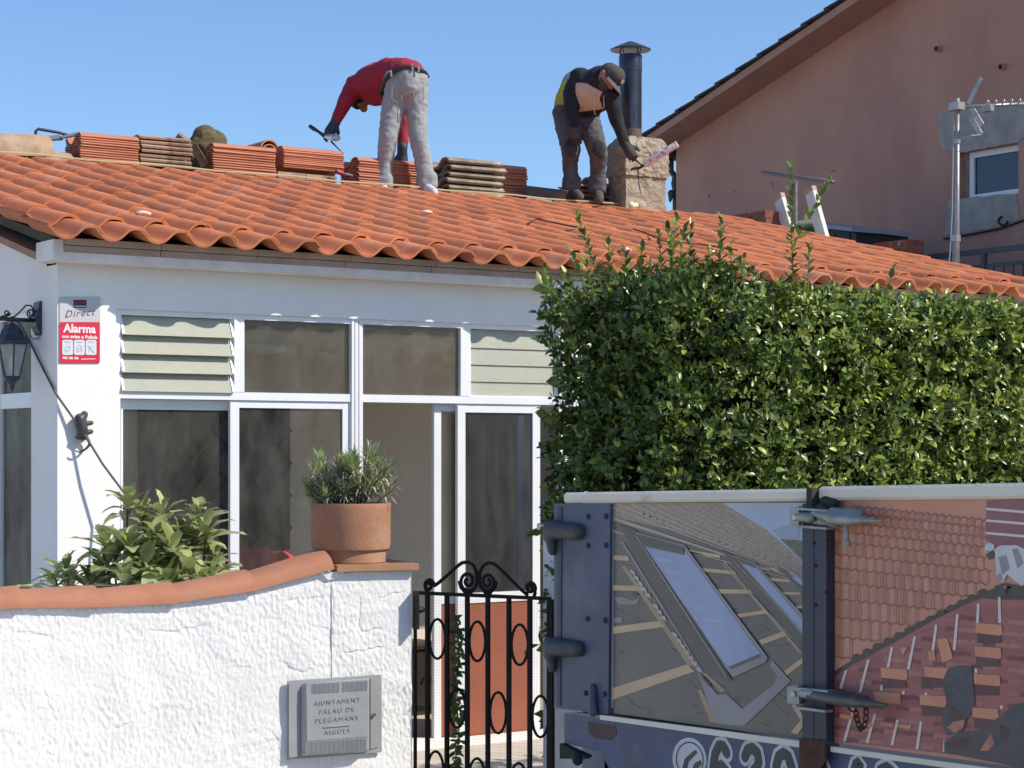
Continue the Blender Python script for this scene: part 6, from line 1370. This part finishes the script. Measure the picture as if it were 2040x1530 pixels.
# --- print two: old tiles above, battened red roof and scattered tiles below
RIDL = [(318, 1030), (420, 965), (540, 900), (660, 835), (780, 765), (900, 705), (1000, 655), (1080, 625)]
DRK = mat('print_red_field', (0.304, 0.094, 0.089), (0.411, 0.146, 0.121), 10, .35, stretch=(1, .6, 3))
layer('print_red_roof', [T2((318, 1030), (660, 835), (1080, 625), (1330, 625), (1330, 1540), (1100, 1480), (318, 1390))], DRK, pan2, 1)
layer('print_ridge', [T2(*(RIDL + [(1150, 600), (1290, 600), (1330, 640), (1330, 660), (1160, 660)] + [(u, v + 28) for u, v in RIDL[::-1]]))], mat('print_dark_ridge', (0.081, 0.062, 0.054), rough=.35), pan2, 2)
knobs = []
for k in range(13):
    f = k / 12; u = 430 + 650 * f; v = 952 - 335 * f; knobs.append(T2((u - 22, v + 22), (u - 18, v - 2), (u, v - 14), (u + 20, v - 8), (u + 28, v + 8)))
layer('print_ridge_tile', knobs, bpy.data.materials['print_dark_ridge'], pan2, 3)
LN = mat('print_row_shadow', (0.285, 0.107, 0.078), (0.356, 0.137, 0.097), 10, .35); rows_ = []
vv = [165, 205, 255, 305, 360, 425, 495, 570, 655, 750, 850, 955]; hi_l = []
for r, v0 in enumerate(vv):
    u = 318 + (90 - 60 * r if r < 2 else 0); st = 38 + 1.4 * r; k = 0
    while True:
        ua = u + st * k; k += 1
        v = v0 + (ua - 318) * .105
        if ua > 1100 or v > 1030 - (ua - 318) * .53 - 10: break
        rows_.append(T2((ua, v), (ua + st * .25, v - 7), (ua + st * .5, v - 3), (ua + st * .75, v + 8), (ua + st, v + 2), (ua + st, v + 9), (ua + st * .75, v + 16), (ua + st * .5, v + 5), (ua + st * .25, v - 1), (ua, v + 7)))
        nv = (vv[r + 1] if r + 1 < len(vv) else v0 + 100) + (ua - 318) * .105
        if nv < 1030 - (ua - 318) * .53 - 12: hi_l.append(T2((ua + st * .55, v + 14), (ua + st * .8, v + 20), (ua + st * .8, nv + 6), (ua + st * .55, nv - 4)))
layer('print_tile_row', rows_, LN, pan2, 2)
cells = [[], [], [], []]; random.seed(78)
for r, v0 in enumerate(vv[:-1]):
    st = 38 + 1.4 * r
    for k in range(22):
        ua = 318 + (90 - 60 * r if r < 2 else 0) + st * k; va = v0 + (ua - 318) * .105; nv = vv[r + 1] + (ua - 318) * .105
        if ua < 318 or ua + st > 1100 or nv > 1030 - (ua - 318) * .53 - 14: continue
        cells[random.choice((0, 0, 1, 2, 3))].append(T2((ua + 2, va + 9), (ua + st * .5, va + 4), (ua + st * .5, nv - 4), (ua + 2, nv + 4)))
for cc_, (c1_, c2_) in zip(cells, (((0.554, 0.254, 0.162), (0.475, 0.210, 0.132)), ((0.620, 0.311, 0.210), (0.541, 0.254, 0.168)), ((0.475, 0.197, 0.126), (0.422, 0.171, 0.108)), ((0.581, 0.286, 0.198), (0.462, 0.203, 0.132)))): layer('e', cc_, mat('print_tile_tint', c1_, c2_, 18, .35), pan2, .5)
band = [[], [], []]
for r in range(13):
    v0 = 690 + 62 * r
    for k in range(16):
        u0 = 318 + 64 * k; v1 = v0 + (u0 - 318) * .085
        if v1 < 1030 - (u0 - 318) * .53 + 45 or v1 > 1395 + (u0 - 318) * .105: continue
        band[random.choice((0, 1, 2))].append(T2((u0, v1), (u0 + 20, v1 - 5), (u0 + 44, v1 + 1), (u0 + 63, v1 + 5), (u0 + 63, v1 + 26), (u0 + 30, v1 + 18), (u0, v1 + 24)))
for cc_, (c1_, c2_) in zip(band, (((0.396, 0.140, 0.120), (0.317, 0.108, 0.096)), ((0.172, 0.053, 0.054), (0.224, 0.076, 0.072)), ((0.475, 0.203, 0.168), (0.370, 0.140, 0.120)))): layer('e', cc_, mat('print_red_band', c1_, c2_, 14, .35), pan2, 1.6)

layer('print_tile_groove', hi_l, mat('print_groove', (0.517, 0.215, 0.138), (0.463, 0.189, 0.121), 10, .35), pan2, 1)
layer('print_far_roof', [T2((1105, 150), (1330, 140), (1330, 420), (1150, 380), (1100, 350))], mat('print_maroon', (0.249, 0.103, 0.114), (0.321, 0.128, 0.130), 20, .35), pan2, 3)
wl_ = []
for v in (185, 245, 310): wl_.append(T2((1105, v), (1330, v + 18), (1330, v + 32), (1105, v + 12)))
for (a, e) in (((375, 1025), (345, 1120)), ((490, 970), (445, 1140)), ((612, 905), (590, 1010)), ((730, 848), (695, 1020)), ((840, 790), (822, 920)), ((950, 735), (932, 920)), ((1058, 680), (1052, 780)), ((1165, 640), (1168, 780)), ((415, 1220), (365, 1390)), ((525, 1250), (482, 1400)), ((640, 1280), (610, 1412)), ((762, 1290), (740, 1432)), ((885, 1385), (880, 1445)), ((1175, 1420), (1180, 1480)), ((560, 1100), (556, 1130)), ((672, 1130), (668, 1150)), ((788, 1140), (784, 1160)), ((1045, 1015), (1045, 1040)), ((1178, 1205), (1176, 1225))):
    wl_.append(T2(a, (a[0] + 13, a[1]), (e[0] + 15, e[1]), e))
layer('print_white_batten', wl_, mat('print_white_wood', (0.748, 0.617, 0.535), rough=.35), pan2, 4)
til = []
for (u, v) in ((1050, 780), (1045, 900), (1040, 1042), (1032, 1215), (560, 1010), (525, 1135), (785, 1005), (762, 1150)): til.append(T2((u, v), (u + 135, v + 10), (u + 140, v + 58), (u + 128, v + 66), (u + 4, v + 52)))
til += [T2((850, 865), (905, 858), (935, 965), (880, 985)), T2((805, 930), (838, 920), (845, 970), (812, 980)), T2((660, 905), (700, 905), (675, 950))]
for (u, v) in ((350, 1250), (560, 1290), (450, 1290), (650, 1300)): til.append(T2((u, v), (u + 70, v + 8), (u + 66, v + 30), (u, v + 20)))
layer('print_loose_tile', til, mat('print_orange', (0.713, 0.309, 0.170), (0.606, 0.240, 0.138), 10, .35), pan2, 5)
bl = []
for (u, v) in ((1055, 830), (1050, 950), (1045, 1100), (1040, 1270), (565, 1060), (770, 1060), (770, 1205)): bl.append(T2((u, v), (u + 125, v + 10), (u + 125, v + 55), (u + 5, v + 55)))
layer('print_dark_gap', bl, mat('print_shadow_gap', (0.098, 0.038, 0.038), (0.143, 0.060, 0.056), 12, .35), pan2, 4)
layer('print_man_dark', [T2((890, 1060), (905, 1020), (960, 1000), (1035, 1005), (1040, 1100), (1048, 1200), (1010, 1270), (985, 1340), (905, 1360), (875, 1300), (880, 1250), (905, 1180), (880, 1110)), T2((890, 1390), (960, 1350), (1080, 1330), (1180, 1260), (1260, 1200), (1330, 1190), (1330, 1540), (1150, 1500), (890, 1450))], mat('print_dark_figure', (0.062, 0.062, 0.068), (0.098, 0.086, 0.089), 9, .35), pan2, 6)
layer('print_man_white', [T2((1150, 400), (1180, 380), (1260, 378), (1330, 410), (1330, 560), (1290, 590), (1215, 530), (1195, 570), (1160, 545)), T2((1100, 380), (1125, 365), (1148, 375), (1150, 410), (1125, 425), (1100, 415))], mat('print_white_shirt', (0.677, 0.652, 0.616), (0.535, 0.532, 0.518), 8, .35), pan2, 6)
layer('print_man_skin', [T2((905, 1320), (940, 1290), (995, 1280), (990, 1320), (945, 1350)), T2((1075, 1440), (1130, 1350), (1150, 1400), (1120, 1440)), T2((1195, 590), (1235, 590), (1240, 650), (1215, 640))], mat('print_skin', (0.535, 0.258, 0.162), (0.392, 0.137, 0.097), 9, .35), pan2, 7)
layer('e', [T2((900, 1070), (935, 1030), (985, 1020), (1000, 1080), (950, 1110), (910, 1105)), T2((940, 1120), (1000, 1110), (1020, 1180), (960, 1200)), T2((1010, 1030), (1034, 1040), (1040, 1120), (1020, 1110)), T2((1120, 1360), (1200, 1320), (1240, 1380), (1160, 1420)), T2((1230, 1270), (1300, 1230), (1320, 1300), (1260, 1330))], mat('print_blue_grey', (0.085, 0.095, 0.115), (0.055, 0.06, 0.07), 30, .35), pan2, 6.6)
layer('e', [T2((905, 1190), (950, 1215), (985, 1260), (975, 1300), (920, 1260)), T2((900, 1400), (980, 1372), (1040, 1380), (1010, 1420), (930, 1430)), T2((1180, 1300), (1230, 1330), (1210, 1400), (1180, 1370))], mat('print_maroon_cloth', (0.11, 0.05, 0.045), (0.07, 0.035, 0.035), 30, .35), pan2, 6.7)
layer('e', [T2((1170, 440), (1210, 430), (1230, 500), (1190, 530)), T2((1240, 400), (1270, 395), (1300, 470), (1270, 500)), T2((1105, 405), (1130, 408), (1140, 422), (1112, 420)), T2((1160, 540), (1180, 520), (1195, 560), (1172, 556))], mat('print_shirt_fold', (0.25, 0.255, 0.265), (0.31, 0.31, 0.31), 30, .35), pan2, 6.8)
layer('print_man_hair', [T2((1105, 430), (1145, 400), (1150, 440), (1125, 455)), T2((1150, 590), (1200, 575), (1330, 600), (1330, 650), (1160, 645))], bpy.data.materials['print_dark_ridge'], pan2, 7)
for par, (b, ms) in PRINTS.items(): b.build('print', ms, par)
# top rails of the two boards
def rail(y0, y1, ln, w, h, nm):
    z0, z1 = along(*ln, y0), along(*ln, y1); b = MB(); sec = [(-.5, 0), (-.62, .2), (-.62, .78), (-.45, 1), (.45, 1), (.6, .8), (.6, 0)]
    P = [[Vector((TX + .0125 + a * w, y, z + c_ * h)) for a, c_ in sec] for y, z in ((y0, z0), (y1, z1))]; n = len(sec)
    b.add(P[0] + P[1], [tuple(range(n)), tuple(range(2 * n - 1, n - 1, -1))] + [(i, (i + 1) % n, n + (i + 1) % n, n + i)[::-1] for i in range(n)]); return b.build(nm, M_RAILW, lorry)
rh = (tr(1400, 978) - tr(1400, 1001)).length
rail(tr(1134, 1000).y, tr(1632, 998).y, (1134, 1002, 1632, 998), .055, rh, 'top_rail'); rail(tr(1643, 998).y, NEAR, (1643, 997, 2040, 993), .055, rh * 1.12, 'top_rail')
# corner plate with bolts
b = MB(); flat(b, [tr(1110, 1003), tr(1222, 1003), tr(1218, 1422), tr(1128, 1412), tr(1110, 1410)], .012, .001); cp = b.build('corner_plate', M_BLUE, lorry)
b = MB(); flat(b, [tr(1118, 1010), tr(1127, 1010), tr(1124, 1405), tr(1118, 1405)], .003, .0132); b.build('plate_fold', M_BLUED, cp)
for (u, v) in ((290, 232), (383, 230), (290, 382), (383, 380), (287, 760), (378, 767), (278, 1143), (375, 1148)):
    b = MB(); b.lathe(t1(u, v, .013), [(.011, 0), (.011, .002), (.0075, .0025), (.0075, .007), (.005, .009)], 10, OUT); b.build('bolt', M_BLUED, cp, smooth=True, autosmooth=40)
# cast hinge lugs on the corner
for (v0, s) in ((300, 1), (905, 1)):
    hg = MB(); hg.cone(t1(100, v0, .03), .032, t1(240, v0 + 10, .022), .028, 12); hg.cone(t1(90, v0 + 20, .035), .020, t1(105, v0 + 110, .02), .017, 10); hg.cone(t1(85, v0 - 30, .03), .018, t1(85, v0 + 40, .03), .020, 10)
    blob('corner_hinge', hg, [mat('cast_hinge', (0.075, 0.078, 0.085), (0.05, 0.05, 0.055), 14, .6, .3, 60)], lorry, .008, 3)
b = MB(); b.cone(t1(312, 1110, .02), .010, t1(315, 1240, .03), .016, 10); b.cone(t1(318, 1120, .02), .008, t1(322, 1240, .02), .014, 10); b.build('corner_hook', M_BLUE, lorry, smooth=True)
# middle post in two halves
for (a, c_, nm) in ((1614, 1636.5, 'post'), (1638, 1662, 'post')):
    b = MB(); y0, y1 = tr(a, 1200).y, tr(c_, 1200).y; zt, zb = tr(a, 1003).z, tr(a, 1500).z
    b.box((TX - .030, min(y0, y1), zb), (TX + .02, max(y0, y1), zt)); po = b.build(nm, M_BLUED, lorry)
    for (u, v) in (((1622, 1081), (1625, 1127), (1625, 1205)) if a < 1620 else ((1653, 1083), (1646, 1180))):
        b = MB(); b.lathe(tr(u, v, .0305), [(.006, 0), (.006, .001)], 10, OUT); b.build('bolt_hole', M_DARK, po)
b = MB(); flat(b, [tr(1612, 1470), tr(1664, 1474), tr(1664, 1515), tr(1645, 1540), tr(1612, 1540)], .006, .032); b.build('rusty_foot', M_RUST, lorry)
b = MB(); b.box((TX - .045, tr(1637, 990).y - .008, tr(1637, 1000).z - .01), (TX + .02, tr(1630, 990).y, tr(1637, 972).z)); b.cone(tr(1645, 1000, .02), .018, tr(1662, 1003, .02), .014, 8, 3); b.build('rail_stop', mat('black_stop', (0.03, 0.028, 0.026), rough=.8), lorry)
# latches: yoke, roller, tapered lever
def latch(O, nm, chain):
    s = 9.273 if not chain else 8.055
    ox, oy = (1560, 980) if not chain else (1560, 1340)
    k = lambda u, v, o=.04: tr(ox + u / s, oy + v / s, o)
    root = MB()
    if not chain:
        root.prism([k(170, 290, .034), k(345, 265, .034), k(345, 650, .034), k(190, 640, .034)], OUT * .012); A_ = [(345, 285, 960, 330, 40), (360, 605, 940, 650, 45)]
    else:
        root.prism([k(110, 220, .034), k(300, 200, .034), k(310, 500, .034), k(120, 490, .034)], OUT * .012); A_ = [(290, 225, 840, 275, 45), (320, 530, 800, 590, 42)]
    root = root.build(nm, M_GALV2, lorry)
    for (u0, v0, u1, v1, w) in A_:
        b = MB(); b.prism([k(u0, v0, .036), k(u1, v1, .036), k(u1, v1 + w, .036), k(u0, v0 + w, .036)], OUT * .03); b.build('yoke_arm', M_GALV2, root)
    cy = 470 if not chain else 345
    b = MB(); b.lathe(k(235 if not chain else 180, cy, .045), [(.011, 0), (.011, .006), (.008, .008)], 6, OUT); b.build('pivot_bolt', mat('bright_bolt', (0.5, .49, .45), rough=.35, metal=.4), root)
    b = MB(); b.cone(k(330, cy - 10, .06), .014, k(500, cy + 5, .06), .016, 12); b.build('roller', M_GALV2, root, smooth=True)
    b = MB()
    if not chain: b.cone(k(560, 390, .06), .009, k(900, 480, .065), .017, 10); b.cone(k(900, 500, .065), .017, k(1250, 520, .065), .016, 10); b.cone(k(1250, 510, .065), .017, k(1820, 535, .06), .005, 10); b.cone(k(900, 360, .05), .014, k(1400, 400, .05), .012, 8); b.cone(k(560, 560, .05), .008, k(980, 600, .05), .012, 8)
    else: b.cone(k(420, 350, .06), .016, k(900, 440, .065), .018, 10); b.cone(k(900, 440, .065), .019, k(1300, 490, .065), .014, 10); b.cone(k(1300, 485, .065), .015, k(1670, 525, .06), .006, 10); b.cone(k(880, 330, .05), .012, k(1350, 420, .05), .009, 8)
    blob('lever', b, [M_GALV2 if not chain else mat('dull_lever', (0.13, 0.13, 0.115), (0.09, 0.085, 0.075), 14, .5, metal=.3, c3=(.12, .05, .03), scale3=8, lo3=.6, hi3=.75)], root, .006, 2)
    if not chain:
        b = MB(); b.tube([k(1155, 560, .05), k(1175, 930, .05)], .0065, 8); b.lathe(k(1178, 960, .05) - Vector((0, 0, .008)), [(.012, 0), (.013, .008), (.009, .02)], 10); b.build('safety_pin', M_GALV2, root, smooth=True, autosmooth=40)
    else:
        pts = [(1060, 560), (1165, 600), (1175, 700), (1200, 790), (1225, 880), (1260, 910), (1300, 870), (1325, 790), (1330, 680), (1330, 590), (1340, 560)]
        for q, (a, e) in enumerate(zip(pts[:-1], pts[1:])):
            A2, E2 = k(*a, .055), k(*e, .055); d = (E2 - A2).normalized(); sd = (OUT if q % 2 else OUT.cross(d)).normalized(); L = (E2 - A2).length * .62; M_ = (A2 + E2) / 2
            b = MB(); b.tube([M_ + d * (L * math.cos(a_)) + sd * (.008 * math.sin(a_)) for a_ in [2 * PI * i / 12 for i in range(12)]], .0028, 5, closed=True); b.build('chain_link', M_RUST, root, smooth=True)
latch(None, 'latch', False); latch(None, 'latch', True)
# bottom beam with its cream edge and the lettering
y0 = FAR; zt = lambda y: along(1110, 1412, 1612, 1490, y) if False else along(1215, 1432, 1612, 1487, y)
ZL = lambda y: zt(y) - .32
b = MB(); yA = tr(1128, 1420).y
b.prism([Vector((TX + .05, yA, zt(yA))), Vector((TX + .05, NEAR, zt(NEAR))), Vector((TX + .05, NEAR, ZL(NEAR))), Vector((TX + .05, tr(1275, 1530).y, ZL(tr(1275, 1530).y))), Vector((TX + .05, tr(1200, 1497).y, tr(1200, 1497).z)), Vector((TX + .05, yA, tr(1128, 1480).z))], OUT * .058); beam_ = b.build('side_beam', mat('beam_blue', (0.072, 0.096, 0.180), (0.054, 0.072, 0.132), 5, .5, .1, 60, c3=(0.156, 0.144, 0.144), scale3=5, lo3=.6, hi3=.8), lorry)
b = MB(); e0 = tr(1205, 1425).y
for (ya_, yb_) in ((e0, tr(1611, 1480).y), (tr(1665, 1480).y, NEAR)): b.prism([Vector((TX - .0085, ya_, zt(ya_) - .003)), Vector((TX - .0085, yb_, zt(yb_) - .003)), Vector((TX - .0085, yb_, zt(yb_) + .016)), Vector((TX - .0085, ya_, zt(ya_) + .012))], OUT * .012)
b.build('edge_strip', M_RAILW, lorry)
b = MB(); flat(b, [t1(300, 1290), t1(440, 1310), t1(450, 1350), t1(420, 1385), t1(340, 1375), t1(305, 1350)], .0012, .0085); b.build('rust_patch', mat('rust_bloom', (0.16, 0.09, 0.06), (0.09, 0.075, 0.075), 14, .9), beam_)
sd_ = (tr(1900, 1550) - tr(1400, 1483)).normalized(); UPZ = Vector((0, 0, 1)); hpx = (tr(1500, 1470) - tr(1500, 1570)).length / 100
M_LW = mat('lettering_white', (0.62, 0.61, 0.61), (0.52, 0.51, 0.51), 8, .5); M_LD = mat('lettering_dark', (0.035, 0.036, 0.038), (0.055, 0.055, 0.056), 12, .5)
GLY = {'6': [(.88, 1.38), (.68, 1.58), (.42, 1.58), (.2, 1.3), (.08, .85), (.1, .4), (.28, .08), (.52, 0), (.78, .12), (.92, .45), (.82, .8), (.55, .95), (.28, .85), (.12, .55)],
       '3': [(.08, 1.3), (.25, 1.54), (.5, 1.6), (.78, 1.48), (.86, 1.2), (.72, .95), (.45, .86), (.78, .74), (.92, .42), (.8, .12), (.5, 0), (.22, .08), (.06, .32)], '0': [(.5 + .42 * math.cos(a), .8 + .8 * math.sin(a)) for a in [2 * PI * k / 18 for k in range(19)]],
       '4': [(.95, .42), (.05, .42), (.62, 1.6), (.72, 1.6), (.72, 0)], '2': [(.1, 1.2), (.22, 1.48), (.5, 1.6), (.8, 1.46), (.88, 1.15), (.7, .75), (.1, .02), (.95, .02)]}
GLY['9'] = [(1 - x, 1.6 - y) for x, y in GLY['6']]
digits = [(1440, 1533, '6'), (1504, 1540, '3'), (1567, 1551, '9'), (1634, 1562, '0'), (1708, 1572, '4'), (1772, 1582, '2')]
bw = MB(); bdk = MB()
def stroke(mb, P, ch, r, o):
    """a painted stroke: a tube pressed almost flat against the beam"""
    n0 = len(mb.v); pts = [P + sd_ * ((x - .5) * 54 * hpx) + UPZ * ((y - .8) * 62 * hpx) for x, y in GLY[ch]]
    fine = [p.lerp(q, f) for p, q in zip(pts[:-1], pts[1:]) for f in (0, .5)] + [pts[-1]]
    mb.tube(fine, r, 10)
    for q in (fine[0], fine[-1]): mb.ball(q, r, 10, 7)
    X0 = TX - .0078
    for i in range(n0, len(mb.v)): v = mb.v[i]; mb.v[i] = (X0 - o - (X0 - v[0]) * .02 if False else X0 - o + (v[0] - P.x) * .03, v[1], v[2])
for q, (u, v, s) in enumerate(digits):
    stroke(bw, tr(u, v), s, 19.5 * hpx, .0012 + .0002 * (q % 2)); stroke(bdk, tr(u, v), s, 11.5 * hpx, .0030)
c0 = (1374, 1513); circ = lambda r, o, a0=0, n=28: [tr(c0[0] + r * .92 * math.cos(2 * PI * k / n), c0[1] + r * 1.18 * math.sin(2 * PI * k / n) + .06 * r * math.cos(2 * PI * k / n), o) for k in range(n)]
bw.prism(circ(37, .0088), OUT * .0008); bdk.tube(circ(29, .0104), .0018, 4, closed=True)
hs = [(1358, 1536), (1364, 1512), (1380, 1497), (1386, 1494), (1390, 1500), (1384, 1505), (1372, 1518), (1368, 1536)]
bdk.prism([tr(*p, .0098) for p in hs], OUT * .0006); bdk.prism([tr(*p, .0098) for p in [(1384, 1520), (1396, 1514), (1398, 1522), (1388, 1534), (1378, 1540), (1380, 1530)]], OUT * .0006)
bw.build('number_outline', M_LW, beam_); bdk.build('number', M_LD, beam_)
b = MB(); flat(b, [t1(175, 1400), t1(315, 1465), t1(300, 1480), t1(175, 1478)], .025, .001); b.cone(t1(235, 1470, .03), .02, t1(235, 1490, .03), .018, 10); b.build('beam_hook', mat('black_rubber', (0.02, .02, .02), rough=.8), lorry)
# the rest of the lorry: bed, other boards, chassis, wheels
BZ = zt(3.0)
b = MB(); b.box((TX + .055, NEAR, BZ - .12), (TX + 2.05, yA - .02, BZ - .04)); b.build('load_bed', M_BLUED, lorry)
b = MB(); b.box((TX + 2.03, NEAR, BZ - .04), (TX + 2.06, yA - .02, BZ + .66)); b.build('far_board', M_BLUE, lorry)
b = MB(); b.box((TX + .03, yA - .03, BZ - .04), (TX + 2.03, yA - .005, BZ + .64)); b.build('tailboard', M_BLUE, lorry)
b = MB(); b.box((TX + .03, NEAR, BZ - .04), (TX + 2.03, NEAR + .03, BZ + .72)); b.build('headboard', M_BLUE, lorry)
b = MB()
for x in (.6, 1.35): b.box((TX + x, NEAR, BZ - .32), (TX + x + .1, yA - .1, BZ - .13))
b.box((TX + .7, 1.5, BZ - .30), (TX + 1.35, 1.6, BZ - .2)); b.box((TX + .7, 4.2, BZ - .30), (TX + 1.35, 4.3, BZ - .2)); b.build('chassis', M_BLUED, lorry)
M_RUB = mat('tyre_rubber', (0.02, .02, .02), rough=.85)
for x in (.12, 1.72):
    for y in (1.5, 4.15):
        b = MB(); b.lathe((TX + x, y, .36), [(.2, 0), (.33, .0), (.36, .03), (.36, .19), (.33, .22), (.2, .22)], 28, (1, 0, 0)); wh = b.build('wheel', M_RUB, lorry, smooth=True, autosmooth=40)
        b = MB(); b.lathe((TX + x + .02, y, .36), [(.06, 0), (.2, .01), (.2, .17), (.06, .17)], 20, (1, 0, 0)); b.build('rim', M_GALV2, wh, smooth=True, autosmooth=40)
b = MB(); b.tube([(TX + .2, 1.5, .36), (TX + 1.85, 1.5, .36)], .05, 8); b.tube([(TX + .2, 4.15, .36), (TX + 1.85, 4.15, .36)], .05, 8); b.build('axle', M_BLUED, lorry)
